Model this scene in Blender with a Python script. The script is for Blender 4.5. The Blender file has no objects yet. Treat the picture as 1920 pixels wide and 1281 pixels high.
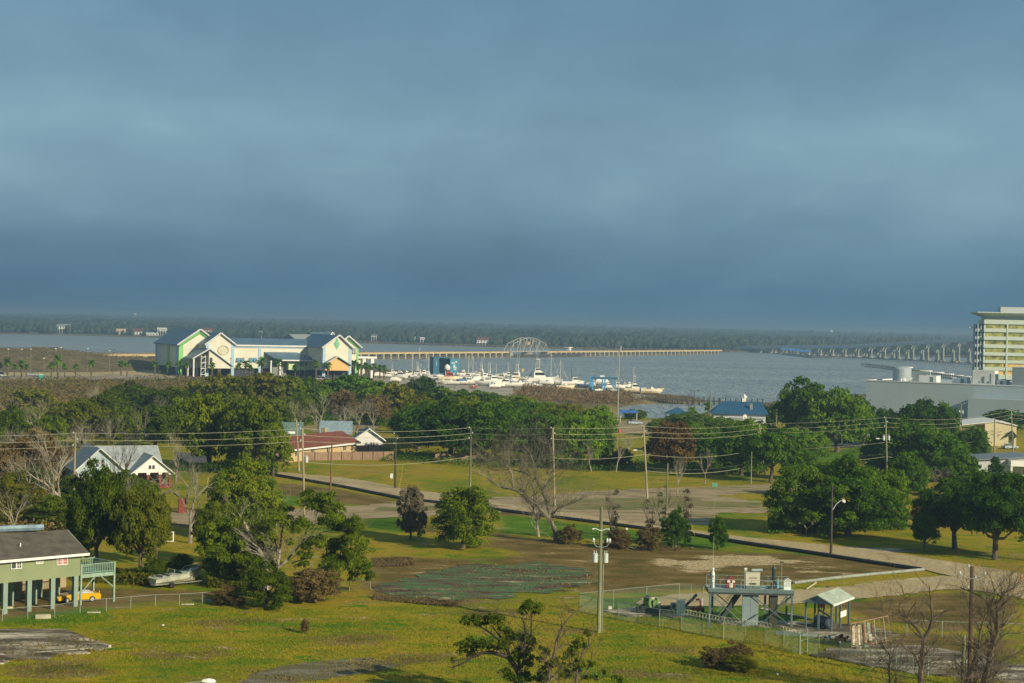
import bpy, math, random
import numpy as np
from mathutils import Vector, Matrix
scene = bpy.context.scene
COL = scene.collection
# ------------------------------------------------------------------ camera
F = 3200.0; CX = 960.0; CY = 640.5; H = 30.0
PITCH = math.atan(30.5/F); ROLL = math.atan(0.0225)
fw = Vector((0, math.cos(PITCH), -math.sin(PITCH)))
r0 = Vector((1, 0, 0)); u0 = r0.cross(fw)
ri = r0*math.cos(ROLL) + u0*math.sin(ROLL)
up = u0*math.cos(ROLL) - r0*math.sin(ROLL)
cd = bpy.data.cameras.new('camera'); cam = bpy.data.objects.new('camera', cd); COL.objects.link(cam)
M = Matrix((ri, up, -fw)).transposed().to_4x4(); M.translation = (0, 0, H); cam.matrix_world = M
cd.sensor_width = 36.0; cd.lens = 36.0*F/1920.0; cd.clip_start = 1.0; cd.clip_end = 40000.0
scene.camera = cam
# ------------------------------------------------------------------ light
SUN_AZ = math.radians(47); SUN_EL = math.radians(24)      # azimuth to the right of straight behind the camera
sdir = Vector((math.sin(SUN_AZ)*math.cos(SUN_EL), -math.cos(SUN_AZ)*math.cos(SUN_EL), math.sin(SUN_EL)))
ld = bpy.data.lights.new('sun', 'SUN'); ld.energy = 4.0; ld.angle = math.radians(0.9); ld.color = (1.0, 0.86, 0.62)
lo = bpy.data.objects.new('sun', ld); COL.objects.link(lo); lo.rotation_euler = sdir.to_track_quat('Z', 'Y').to_euler()
w = bpy.data.worlds.new('World'); scene.world = w; w.use_nodes = True
nt = w.node_tree; nt.nodes.clear()
def N(nt, t, **k):
    n = nt.nodes.new(t)
    for a, b in k.items():
        if a == 'inp':
            for i, v in b.items(): n.inputs[i].default_value = v
        else: setattr(n, a, b)
    return n
def ramp(nt, stops, interp='LINEAR'):
    n = nt.nodes.new('ShaderNodeValToRGB'); cr = n.color_ramp; cr.interpolation = interp
    while len(cr.elements) < len(stops): cr.elements.new(0.5)
    for e, (p, c) in zip(cr.elements, stops):
        e.position = p; e.color = (c[0], c[1], c[2], 1) if not isinstance(c, (int, float)) else (c, c, c, 1)
    return n
L = nt.links.new
out = N(nt, 'ShaderNodeOutputWorld'); bg = N(nt, 'ShaderNodeBackground'); tc = N(nt, 'ShaderNodeTexCoord')
sky = N(nt, 'ShaderNodeTexSky', sky_type='NISHITA', sun_disc=False, sun_elevation=SUN_EL, sun_rotation=math.pi-SUN_AZ, air_density=1.0, dust_density=2.0)
bg.inputs[1].default_value = 0.1
sep = N(nt, 'ShaderNodeSeparateXYZ'); L(tc.outputs['Generated'], sep.inputs[0])
# cloud deck overhead: direction projected on a high plane
ab = N(nt, 'ShaderNodeMath', operation='ABSOLUTE'); L(sep.outputs[2], ab.inputs[0])
ad = N(nt, 'ShaderNodeMath', operation='ADD', inp={1: 0.32}); L(ab.outputs[0], ad.inputs[0])
dv = N(nt, 'ShaderNodeVectorMath', operation='DIVIDE')
cb = N(nt, 'ShaderNodeCombineXYZ'); [L(ad.outputs[0], cb.inputs[i]) for i in range(3)]
L(tc.outputs['Generated'], dv.inputs[0]); L(cb.outputs[0], dv.inputs[1])
mp = N(nt, 'ShaderNodeMapping'); mp.inputs['Scale'].default_value = (1.0, 0.75, 0.0); mp.inputs['Location'].default_value = (3.1, 1.4, 0)
L(dv.outputs[0], mp.inputs[0])
n1 = N(nt, 'ShaderNodeTexNoise', inp={'Scale': 1.5, 'Detail': 5.0, 'Roughness': 0.5, 'Distortion': 0.15}); L(mp.outputs[0], n1.inputs['Vector'])
n2 = N(nt, 'ShaderNodeTexNoise', inp={'Scale': 5.0, 'Detail': 6.0, 'Roughness': 0.55, 'Distortion': 0.25}); L(mp.outputs[0], n2.inputs['Vector'])
mx = N(nt, 'ShaderNodeMath', operation='MULTIPLY_ADD', inp={1: 0.30}); L(n2.outputs[0], mx.inputs[0])
m7 = N(nt, 'ShaderNodeMath', operation='MULTIPLY', inp={1: 0.72}); L(n1.outputs[0], m7.inputs[0]); L(m7.outputs[0], mx.inputs[2])
cl = ramp(nt, [(0.36, (0.76, 0.78, 0.80)), (0.5, (0.95, 0.95, 0.95)), (0.64, (1.24, 1.16, 1.10))]); L(mx.outputs[0], cl.inputs[0])
# base colour of the overcast by elevation (sine of it)
el = ramp(nt, [(0.0, (0.46, 1.28, 2.10)), (0.02, (0.46, 1.22, 2.0)), (0.040, (0.66, 1.46, 2.22)), (0.078, (1.24, 2.26, 3.0)), (0.110, (1.46, 2.56, 3.30)), (0.145, (1.20, 2.18, 2.92)), (0.19, (0.92, 1.84, 2.60)), (1.0, (0.95, 1.55, 2.12))])
L(ab.outputs[0], el.inputs[0])
mul = N(nt, 'ShaderNodeMix', data_type='RGBA', blend_type='MULTIPLY', inp={0: 1.0}); L(el.outputs[0], mul.inputs[6]); L(cl.outputs[0], mul.inputs[7])
mix = N(nt, 'ShaderNodeMix', data_type='RGBA', inp={0: 0.94}); L(sky.outputs[0], mix.inputs[6]); L(mul.outputs[2], mix.inputs[7])
L(mix.outputs[2], bg.inputs[0]); L(bg.outputs[0], out.inputs[0])
scene.view_settings.view_transform = 'Standard'; scene.view_settings.look = 'None'
scene.view_settings.exposure = 0.55; scene.view_settings.gamma = 1.0; scene.view_settings.use_curve_mapping = False
scene.render.engine = 'CYCLES'
try:
    scene.cycles.volume_bounces = 0; scene.cycles.max_bounces = 5; scene.cycles.transparent_max_bounces = 8
except Exception: pass
# ------------------------------------------------------------------ placing helpers (photo pixel -> point of the real ground)
def ray(px, py): return F*fw + (px-CX)*ri + (CY-py)*up
def G(px, py, z=0.0):
    d = ray(px, py); t = (z-H)/d.z; return Vector((d.x*t, d.y*t, z))
def V(px, py, Y):
    d = ray(px, py); t = Y/d.y; return Vector((d.x*t, d.y*t, H+d.z*t))
def top_z(px, py, Y): return V(px, py, Y).z
# ------------------------------------------------------------------ mesh builder
class MB:
    def __init__(s): s.v = []; s.f = []
    def add(s, vs, fs):
        o = len(s.v); s.v += [tuple(p) for p in vs]; s.f += [tuple(i+o for i in f) for f in fs]; return s
    def box(s, x0, x1, y0, y1, z0, z1):
        return s.add([(x0,y0,z0),(x1,y0,z0),(x1,y1,z0),(x0,y1,z0),(x0,y0,z1),(x1,y0,z1),(x1,y1,z1),(x0,y1,z1)],
                     [(0,3,2,1),(4,5,6,7),(0,1,5,4),(1,2,6,5),(2,3,7,6),(3,0,4,7)])
    def cbox(s, c, sz, rz=0, rx=0):
        R = Matrix.Rotation(rz, 3, 'Z') @ Matrix.Rotation(rx, 3, 'X'); c = Vector(c); vs = []
        for k in ((-1,-1,-1),(1,-1,-1),(1,1,-1),(-1,1,-1),(-1,-1,1),(1,-1,1),(1,1,1),(-1,1,1)):
            vs.append(c + R @ Vector((k[0]*sz[0]/2, k[1]*sz[1]/2, k[2]*sz[2]/2)))
        return s.add(vs, [(0,3,2,1),(4,5,6,7),(0,1,5,4),(1,2,6,5),(2,3,7,6),(3,0,4,7)])
    def tube(s, pts, r, n=6, cap=True):
        pts = [Vector(p) for p in pts]; rs = r if isinstance(r, (list, tuple)) else [r]*len(pts)
        o = len(s.v)
        for i, p in enumerate(pts):
            d = (pts[min(i+1, len(pts)-1)] - pts[max(i-1, 0)])
            if d.length < 1e-9: d = Vector((0, 0, 1))
            d.normalize(); a = Vector((0,0,1)) if abs(d.z) < 0.9 else Vector((1,0,0))
            x = d.cross(a).normalized(); y = d.cross(x)
            for k in range(n):
                t = 2*math.pi*k/n; s.v.append(tuple(p + (x*math.cos(t)+y*math.sin(t))*rs[i]))
        for i in range(len(pts)-1):
            for k in range(n):
                a_ = o+i*n+k; b_ = o+i*n+(k+1) % n
                s.f.append((a_, b_, b_+n, a_+n))
        if cap:
            s.f.append(tuple(o+k for k in range(n))[::-1]); s.f.append(tuple(o+(len(pts)-1)*n+k for k in range(n)))
        return s
    def prism(s, poly, z0, z1):      # poly of (x,y), extruded up
        n = len(poly); vs = [(x,y,z0) for x, y in poly] + [(x,y,z1) for x, y in poly]
        return s.add(vs, [tuple(range(n))[::-1], tuple(range(n, 2*n))] + [(i, (i+1) % n, n+(i+1) % n, n+i) for i in range(n)])
    def prismy(s, poly, y0, y1):     # poly of (x,z), extruded along y
        n = len(poly); vs = [(x,y0,z) for x, z in poly] + [(x,y1,z) for x, z in poly]
        return s.add(vs, [tuple(range(n)), tuple(range(n, 2*n))[::-1]] + [(i, n+i, n+(i+1) % n, (i+1) % n) for i in range(n)])
    def prismx(s, poly, x0, x1):     # poly of (y,z), extruded along x
        n = len(poly); vs = [(x0,y,z) for y, z in poly] + [(x1,y,z) for y, z in poly]
        return s.add(vs, [tuple(range(n))[::-1], tuple(range(n, 2*n))] + [(i, (i+1) % n, n+(i+1) % n, n+i) for i in range(n)])
    def lathe(s, prof, c=(0,0,0), n=12):
        o = len(s.v)
        for r, z in prof:
            for k in range(n):
                t = 2*math.pi*k/n; s.v.append((c[0]+r*math.cos(t), c[1]+r*math.sin(t), c[2]+z))
        for i in range(len(prof)-1):
            for k in range(n):
                a = o+i*n+k; b = o+i*n+(k+1) % n; s.f.append((a, b, b+n, a+n))
        s.f.append(tuple(o+k for k in range(n))[::-1]); s.f.append(tuple(o+(len(prof)-1)*n+k for k in range(n)))
        return s
    def build(s, name, m, parent=None, smooth=False, kind=None):
        me = bpy.data.meshes.new(name); me.from_pydata(s.v, [], s.f)
        me.materials.append(m)
        if smooth: me.polygons.foreach_set('use_smooth', [True]*len(me.polygons))
        o = bpy.data.objects.new(name, me); COL.objects.link(o)
        if parent is not None: o.parent = parent
        if kind: o['kind'] = kind
        return o
def np_mesh(name, verts, faces_k, mats, parent=None, smooth=False, mi=None):
    """verts (N,3), faces_k (M,k) int array"""
    me = bpy.data.meshes.new(name); k = faces_k.shape[1]
    me.vertices.add(len(verts)); me.vertices.foreach_set('co', np.asarray(verts, np.float32).ravel())
    me.loops.add(faces_k.size); me.loops.foreach_set('vertex_index', np.asarray(faces_k, np.int32).ravel())
    me.polygons.add(len(faces_k)); me.polygons.foreach_set('loop_start', np.arange(0, faces_k.size, k, dtype=np.int32))
    if smooth: me.polygons.foreach_set('use_smooth', np.ones(len(faces_k), bool))
    for m in mats: me.materials.append(m)
    if mi is not None: me.polygons.foreach_set('material_index', np.asarray(mi, np.int32))
    me.update(calc_edges=True)
    return me
def link(name, me, parent=None, kind=None):
    o = bpy.data.objects.new(name, me); COL.objects.link(o)
    if parent is not None: o.parent = parent
    if kind: o['kind'] = kind
    return o
def tag(o, label, cat, group=None, kind=None):
    o['label'] = label; o['category'] = cat
    if group: o['group'] = group
    if kind: o['kind'] = kind
    return o
def thing(name, label, cat, loc=(0,0,0), rz=0.0, group=None):
    o = bpy.data.objects.new(name, None); COL.objects.link(o); o.location = loc; o.rotation_euler = (0, 0, rz)
    o.empty_display_size = 0.2
    return tag(o, label, cat, group)
def clone(root, loc, rz=0.0, sc=1.0, label=None, group=None):
    r = root.copy(); COL.objects.link(r); r.location = loc; r.rotation_euler = (0, 0, rz)
    r.scale = sc if isinstance(sc, (tuple, list)) else (sc, sc, sc)
    if label: r['label'] = label
    if group: r['group'] = group
    for ch in list(root.children):
        c = ch.copy(); COL.objects.link(c); c.parent = r
        for g in list(ch.children):
            d = g.copy(); COL.objects.link(d); d.parent = c
    return r
ORD = ['leftmost','second','third','fourth','fifth','sixth','seventh','eighth','ninth','tenth','eleventh','twelfth','thirteenth','fourteenth','fifteenth','sixteenth','seventeenth','eighteenth','nineteenth','twentieth','twenty-first','twenty-second','twenty-third','twenty-fourth','twenty-fifth','twenty-sixth','twenty-seventh','twenty-eighth','twenty-ninth','thirtieth','thirty-first','thirty-second','thirty-third','thirty-fourth','thirty-fifth','thirty-sixth','thirty-seventh','thirty-eighth','thirty-ninth','fortieth','forty-first','forty-second','forty-third','forty-fourth','forty-fifth','forty-sixth']
# ------------------------------------------------------------------ materials
MATS = {}
def mat(name, col, rough=0.7, var=0.15, scale=1.5, metal=0.0, bump=0.0, col2=None, coord='Object', rnd=0.0, streak=None, spec=0.4):
    if name in MATS: return MATS[name]
    m = bpy.data.materials.new(name); m.use_nodes = True; t = m.node_tree; l = t.links.new
    b = t.nodes['Principled BSDF']; b.inputs['Roughness'].default_value = rough; b.inputs['Metallic'].default_value = metal
    b.inputs['Specular IOR Level'].default_value = spec
    c = N(t, 'ShaderNodeTexCoord'); n = N(t, 'ShaderNodeTexNoise', inp={'Scale': scale, 'Detail': 5.0, 'Roughness': 0.6})
    src = c.outputs[coord]
    if streak:
        mpn = N(t, 'ShaderNodeMapping'); mpn.inputs['Scale'].default_value = streak; l(src, mpn.inputs[0]); src = mpn.outputs[0]
    l(src, n.inputs['Vector'])
    c2 = col2 or tuple(max(0, x*(1-2.2*var)) for x in col)
    c1 = col if col2 else tuple(min(1, x*(1+var)) for x in col)
    r = ramp(t, [(0.32, c2), (0.62, c1)]); l(n.outputs[0], r.inputs[0]); last = r.outputs[0]
    if rnd:
        oi = N(t, 'ShaderNodeObjectInfo'); mr = N(t, 'ShaderNodeMapRange', inp={3: 1-rnd, 4: 1+rnd}); l(oi.outputs['Random'], mr.inputs[0])
        vm = N(t, 'ShaderNodeVectorMath', operation='SCALE'); l(last, vm.inputs[0]); l(mr.outputs[0], vm.inputs['Scale']); last = vm.outputs[0]
    l(last, b.inputs['Base Color'])
    if bump:
        bn = N(t, 'ShaderNodeBump', inp={0: bump, 1: 0.05}); l(n.outputs[0], bn.inputs['Height']); l(bn.outputs[0], b.inputs['Normal'])
    MATS[name] = m; return m
def leaf_mat(name, c1, c2, c3, rnd=0.25, trans=0.42, sc=0.33, k=(2.05, 2.2, 0.75)):
    c1, c2, c3 = [(c[0]*k[0], c[1]*k[1], c[2]*k[2]) for c in (c1, c2, c3)]
    m = bpy.data.materials.new(name); m.use_nodes = True; t = m.node_tree; l = t.links.new
    t.nodes.remove(t.nodes['Principled BSDF']); o = t.nodes['Material Output']
    c = N(t, 'ShaderNodeTexCoord'); n = N(t, 'ShaderNodeTexNoise', inp={'Scale': sc, 'Detail': 3.0}); l(c.outputs['Object'], n.inputs['Vector'])
    n2 = N(t, 'ShaderNodeTexNoise', inp={'Scale': sc*10, 'Detail': 1.0}); l(c.outputs['Object'], n2.inputs['Vector'])
    r = ramp(t, [(0.38, c1), (0.52, c2), (0.66, c3)])
    ma = N(t, 'ShaderNodeMath', operation='MULTIPLY_ADD', inp={1: 0.45}); l(n2.outputs[0], ma.inputs[0])
    mb = N(t, 'ShaderNodeMath', operation='MULTIPLY', inp={1: 0.55}); l(n.outputs[0], mb.inputs[0]); l(mb.outputs[0], ma.inputs[2]); l(ma.outputs[0], r.inputs[0])
    oi = N(t, 'ShaderNodeObjectInfo'); mr = N(t, 'ShaderNodeMapRange', inp={3: 1-rnd, 4: 1+rnd}); l(oi.outputs['Random'], mr.inputs[0])
    vm = N(t, 'ShaderNodeVectorMath', operation='SCALE'); l(r.outputs[0], vm.inputs[0]); l(mr.outputs[0], vm.inputs['Scale'])
    d = N(t, 'ShaderNodeBsdfDiffuse'); tr = N(t, 'ShaderNodeBsdfTranslucent'); l(vm.outputs[0], d.inputs[0]); l(vm.outputs[0], tr.inputs[0])
    ms = N(t, 'ShaderNodeMixShader', inp={0: trans}); l(d.outputs[0], ms.inputs[1]); l(tr.outputs[0], ms.inputs[2]); l(ms.outputs[0], o.inputs[0])
    return m
# ------------------------------------------------------------------ the ground, water and far shore
rngn = np.random.default_rng(7)
def noise2(x, y, s, seed=0):
    """cheap smooth value noise"""
    r = np.random.default_rng(seed); T = r.random((256, 256))
    u = x/s; v = y/s; iu = np.floor(u).astype(int); iv = np.floor(v).astype(int); fu = u-iu; fv = v-iv
    fu = fu*fu*(3-2*fu); fv = fv*fv*(3-2*fv); g = lambda a, b: T[a % 256, b % 256]
    return (g(iu,iv)*(1-fu)+g(iu+1,iv)*fu)*(1-fv) + (g(iu,iv+1)*(1-fu)+g(iu+1,iv+1)*fu)*fv
def sdist(x, y, poly):
    """signed distance to polygon, >0 inside"""
    P = np.array([(p[0], p[1]) for p in poly]); d = np.full(x.shape, 1e9); ins = np.zeros(x.shape, bool)
    for i in range(len(P)):
        a = P[i]; b = P[(i+1) % len(P)]; ab = b-a; t = np.clip(((x-a[0])*ab[0]+(y-a[1])*ab[1])/(ab@ab+1e-9), 0, 1)
        d = np.minimum(d, np.hypot(x-a[0]-t*ab[0], y-a[1]-t*ab[1]))
        c = (a[1] > y) != (b[1] > y)
        with np.errstate(divide='ignore', invalid='ignore'):
            xi = (b[0]-a[0])*(y-a[1])/(b[1]-a[1]+1e-12)+a[0]
        ins ^= c & (x < xi)
    return np.where(ins, d, -d)
def gp(pts, z=0.0): return [tuple(G(a, b, z))[:2] for a, b in pts]
SHORE = [(-900, -400), (-900, 1130), (-420, 1130)] + gp([(-60,676),(60,677),(150,677),(240,676),(300,674),(420,680),(560,683),(690,692),(800,696),(900,700),(985,706),(1060,716),(1130,724),(1200,733),(1245,738),(1300,743),(1318,747),(1298,751),(1235,750),(1200,751),(1152,757),(1150,770),(1158,781),(1225,783),(1300,779),(1340,764),(1400,757),(1455,751),(1560,744),(1640,735),(1660,722),(1700,716),(1800,718),(1960,722)]) + [(900, 1000), (900, -400)]
LOTS = {
 'dirt': [[(985,1040),(1110,1030),(1220,1030),(1500,1038),(1640,1052),(1735,1066),(1600,1084),(1480,1096),(1330,1104),(1150,1114),(1085,1106),(1000,1075),(890,1050)],
          [(520,905),(600,912),(760,940),(740,950),(640,945),(520,925)],
          [(1500,1128),(1620,1124),(1810,1110),(1900,1130),(1900,1165),(1780,1185),(1640,1165),(1580,1140)],
          [(690,1062),(780,1045),(900,1050),(880,1060),(700,1110)],
          [(940,1000),(1100,1020),(1340,1028),(1340,1034),(1000,1040),(900,1025)],
          [(780,955),(1080,950),(1300,975),(1290,990),(1000,968),(800,962)],
          [(0,1098),(150,1100),(380,1108),(440,1108),(400,1122),(150,1140),(0,1160)],
          [(1610,1185),(1760,1190),(1900,1200),(1900,1240),(1740,1235),(1600,1205)],
          [(660,1085),(900,1128),(860,1140),(700,1115)], [(330,1168),(470,1158),(520,1166),(420,1176)], [(560,1196),(700,1188),(760,1198),(640,1210)], [(820,1150),(960,1140),(1010,1150),(900,1160)], [(240,1225),(420,1218),(440,1228),(300,1240)], [(700,1232),(830,1226),(860,1240),(740,1250)], [(1000,1180),(1110,1176),(1100,1190)], [(0,1245),(180,1240),(220,1262),(40,1275)], [(1180,1210),(1300,1214),(1290,1228)],[(1150,1252),(1300,1262),(1280,1276),(1160,1270)],
          [(300,950),(420,955),(470,1000),(300,985)], [(0,708),(300,712),(560,716),(540,760),(200,790),(0,770)]],
 'sand': [[(1185,1053),(1240,1049),(1290,1050),(1360,1040),(1440,1042),(1476,1048),(1510,1053),(1450,1060),(1410,1059),(1350,1069),(1300,1071),(1270,1062)],
          [(1520,1102),(1600,1096),(1700,1088),(1640,1100),(1550,1110)], [(1480,1065),(1560,1072),(1600,1078),(1500,1074)]],
 'lush': [[(940,962),(1100,985),(1300,1005),(1400,1022),(1330,1026),(1100,1012),(940,1000)],
          [(500,928),(590,930),(580,950),(500,945)], [(1100,1120),(1330,1120),(1500,1150),(1520,1170),(1330,1170),(1150,1150)],
          [(1500,852),(1600,840),(1620,850),(1600,865),(1510,865)], [(1390,1018),(1530,1030),(1700,1056),(1800,1072),(1700,1068),(1500,1040)],
          [(680,975),(760,965),(760,1000),(690,990)], [(0,1140),(200,1140),(200,1165),(0,1175)], [(1500,1120),(1620,1115),(1640,1132),(1510,1140)]],
 'lot': [[(0,698),(300,698),(330,712),(100,716),(0,716)]],
}
def mask(x, y, name, soft):
    m = np.full(x.shape, -1e3)
    for p in LOTS[name]: m = np.maximum(m, sdist(x, y, gp(p)))
    return np.clip(m/soft+0.5, 0, 1)
def dune(x, y):
    px = CX + x/np.maximum(y, 1)*F
    a = np.clip((y-905)/70, 0, 1)*np.clip((1120-y)/70, 0, 1); a = a*a*(3-2*a)
    prof = np.interp(px, [-300, 0, 60, 110, 160, 200, 260, 300, 340], [9.5, 8.6, 9.0, 9.0, 6.8, 6.6, 5.6, 4.0, 0.0])
    return a*prof*(0.86+0.28*noise2(x, y, 22, 3)) * (y > 800)
rows = np.concatenate([np.linspace(-400, 125, 12), 125*np.exp(np.linspace(0.004, math.log(1250/125.), 560))])
cols = np.linspace(-1, 1, 420)
Yg, Tg = np.meshgrid(rows, cols, indexing='ij'); half = np.where(Yg < 140, 400, 0.33*Yg + 22)
# outermost columns reach far to the sides so that the sheet goes on outside the view
Xg = Tg*half; Xg[:, 0] = -880; Xg[:, 1] = Xg[:, 2]-60; Xg[:, -1] = 880; Xg[:, -2] = Xg[:, -3]+60
sd = sdist(Xg, Yg, SHORE) + 3*(noise2(Xg, Yg, 9, 11)-0.5)
Zg = np.where(sd > 3, 0.0, np.clip((sd-3)*0.35, -6, 0))
Zg = Zg + dune(Xg, Yg)*(sd > 0) + 0.10*(noise2(Xg, Yg, 14, 2)-0.5)*(sd > 4)*(Yg < 600)
nr, nc = Xg.shape; idx = np.arange(nr*nc).reshape(nr, nc)
fk = np.stack([idx[:-1,:-1], idx[:-1,1:], idx[1:,1:], idx[1:,:-1]], -1).reshape(-1, 4)
def ground_mat():
    m = bpy.data.materials.new('ground_mat'); m.use_nodes = True; t = m.node_tree; l = t.links.new
    b = t.nodes['Principled BSDF']; b.inputs['Roughness'].default_value = 0.95; b.inputs['Specular IOR Level'].default_value = 0.1
    tc = N(t, 'ShaderNodeTexCoord'); P = tc.outputs['Object']
    def noise(sc, det=5, rough=0.6, stretch=(1,1,1), dist=0.0):
        mp = N(t, 'ShaderNodeMapping'); mp.inputs['Scale'].default_value = stretch; l(P, mp.inputs[0])
        n = N(t, 'ShaderNodeTexNoise', inp={'Scale': sc, 'Detail': det, 'Roughness': rough, 'Distortion': dist}); l(mp.outputs[0], n.inputs['Vector']); return n.outputs[0]
    def mixc(f, a, bb, bt='MIX'):
        n = N(t, 'ShaderNodeMix', data_type='RGBA', blend_type=bt)
        for s, v in ((0, f), (6, a), (7, bb)):
            if isinstance(v, (tuple, float)): n.inputs[s].default_value = v if not isinstance(v, tuple) else (*v, 1)
            else: l(v, n.inputs[s])
        return n.outputs[2]
    big = noise(0.05, 6, 0.62, (1, 0.55, 1), 0.6); mid = noise(0.3, 6, 0.68, (0.55, 1, 1), 0.3); fine = noise(2.6, 5, 0.75)
    g = ramp(t, [(0.39, (0.085, 0.165, 0.003)), (0.46, (0.205, 0.215, 0.004)), (0.53, (0.355, 0.275, 0.010)), (0.61, (0.350, 0.225, 0.032))]); l(big, g.inputs[0])
    g2 = ramp(t, [(0.37, (0.060, 0.165, 0.002)), (0.44, (0.190, 0.215, 0.004)), (0.53, (0.370, 0.285, 0.014)), (0.63, (0.235, 0.145, 0.030))]); l(mid, g2.inputs[0])
    grass = mixc(0.5, g.outputs[0], g2.outputs[0])
    tuft = noise(0.42, 3, 0.55, (0.5, 1.1, 1), 0.5); tr = ramp(t, [(0.60, 0.0), (0.66, 1.0)]); l(tuft, tr.inputs[0]); grass = mixc(tr.outputs[0], grass, (0.075, 0.200, 0.002))
    bare_ = noise(0.23, 6, 0.7, (0.4, 1, 1), 0.3); br_ = ramp(t, [(0.60, 0.0), (0.70, 0.75)]); l(bare_, br_.inputs[0]); grass = mixc(br_.outputs[0], grass, (0.25, 0.165, 0.075))
    at = N(t, 'ShaderNodeAttribute', attribute_name='masks'); sp = N(t, 'ShaderNodeSeparateColor'); l(at.outputs['Color'], sp.inputs[0])
    def fac(ch, amt=0.55, lo=0.42, hi=0.62):
        a = N(t, 'ShaderNodeMath', operation='SUBTRACT', inp={1: 0.5}); l(mid, a.inputs[0])
        c = N(t, 'ShaderNodeMath', operation='MULTIPLY_ADD', inp={1: amt*3}); l(a.outputs[0], c.inputs[0]); l(ch, c.inputs[2])
        r = N(t, 'ShaderNodeMapRange', inp={1: lo, 2: hi}); l(c.outputs[0], r.inputs[0]); return r.outputs[0]
    earth = ramp(t, [(0.38, (0.105, 0.090, 0.015)), (0.5, (0.175, 0.122, 0.034)), (0.62, (0.24, 0.175, 0.060))]); l(mid, earth.inputs[0])
    sand = ramp(t, [(0.38, (0.22, 0.15, 0.07)), (0.5, (0.50, 0.39, 0.20)), (0.64, (0.70, 0.58, 0.34))]); l(fine, sand.inputs[0])
    lush = ramp(t, [(0.35, (0.050, 0.140, 0.002)), (0.65, (0.135, 0.235, 0.006))]); l(mid, lush.inputs[0])
    c = mixc(fac(sp.outputs[1], 0.5), grass, lush.outputs[0])
    c = mixc(fac(sp.outputs[0], 0.6, 0.36, 0.7), c, earth.outputs[0])
    c = mixc(fac(sp.outputs[2], 1.25, 0.45, 0.75), c, sand.outputs[0])
    scrub = ramp(t, [(0.36, (0.07, 0.065, 0.025)), (0.5, (0.17, 0.125, 0.06)), (0.64, (0.24, 0.20, 0.085))]); l(mid, scrub.inputs[0])
    c = mixc(at.outputs['Alpha'], c, scrub.outputs[0])
    fr = ramp(t, [(0.25, 0.55), (0.5, 0.95), (0.75, 1.35)]); l(fine, fr.inputs[0])
    c = mixc(1.0, c, fr.outputs[0], 'MULTIPLY'); l(c, b.inputs['Base Color'])
    bn = N(t, 'ShaderNodeBump', inp={0: 0.7, 1: 0.25}); l(fine, bn.inputs['Height']); l(bn.outputs[0], b.inputs['Normal'])
    return m
gme = np_mesh('ground', np.stack([Xg, Yg, Zg], -1).reshape(-1, 3), fk, [ground_mat()], smooth=True)
att = gme.color_attributes.new('masks', 'FLOAT_COLOR', 'POINT')
far = np.clip((Yg-560)/120, 0, 1)
mk = np.stack([mask(Xg, Yg, 'dirt', 5), mask(Xg, Yg, 'lush', 5), np.maximum(mask(Xg, Yg, 'sand', 4), mask(Xg, Yg, 'lot', 8)*0.9), far*(1-mask(Xg, Yg, 'lot', 8))], -1)
att.data.foreach_set('color', mk.astype(np.float32).ravel())
ground = link('ground', gme, kind='structure')
# ---- water
def water_mat():
    m = bpy.data.materials.new('water_mat'); m.use_nodes = True; t = m.node_tree; l = t.links.new
    b = t.nodes['Principled BSDF']; b.inputs['Roughness'].default_value = 0.33; b.inputs['IOR'].default_value = 1.33
    tc = N(t, 'ShaderNodeTexCoord')
    def nz(st, sc, det):
        mp = N(t, 'ShaderNodeMapping'); mp.inputs['Scale'].default_value = st; mp.inputs['Rotation'].default_value = (0, 0, 0.12); l(tc.outputs['Object'], mp.inputs[0])
        n = N(t, 'ShaderNodeTexNoise', inp={'Scale': sc, 'Detail': det, 'Roughness': 0.6}); l(mp.outputs[0], n.inputs['Vector']); return n
    a = nz((0.05, 0.10, 1), 1.0, 6); d = nz((0.004, 0.012, 1), 1.0, 4); e = nz((0.16, 0.05, 1), 1.0, 3)
    r = ramp(t, [(0.34, (0.16, 0.20, 0.19)), (0.66, (0.36, 0.39, 0.355))])
    s = N(t, 'ShaderNodeMath', operation='MULTIPLY_ADD', inp={1: 0.5}); l(a.outputs[0], s.inputs[0])
    s2 = N(t, 'ShaderNodeMath', operation='MULTIPLY', inp={1: 0.5}); l(d.outputs[0], s2.inputs[0]); l(s2.outputs[0], s.inputs[2]); l(s.outputs[0], r.inputs[0]); l(r.outputs[0], b.inputs['Base Color'])
    bn = N(t, 'ShaderNodeBump', inp={0: 1.0, 1: 3.0}); l(e.outputs[0], bn.inputs['Height']); l(bn.outputs[0], b.inputs['Normal'])
    b.inputs['Specular IOR Level'].default_value = 0.5
    return m
WZ = -1.5
wb = MB(); wb.add([(-9000, 600, WZ), (9000, 600, WZ), (9000, 16000, WZ), (-9000, 16000, WZ)], [(0,1,2,3)])
water = wb.build('bay_water', water_mat(), kind='structure')
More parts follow.
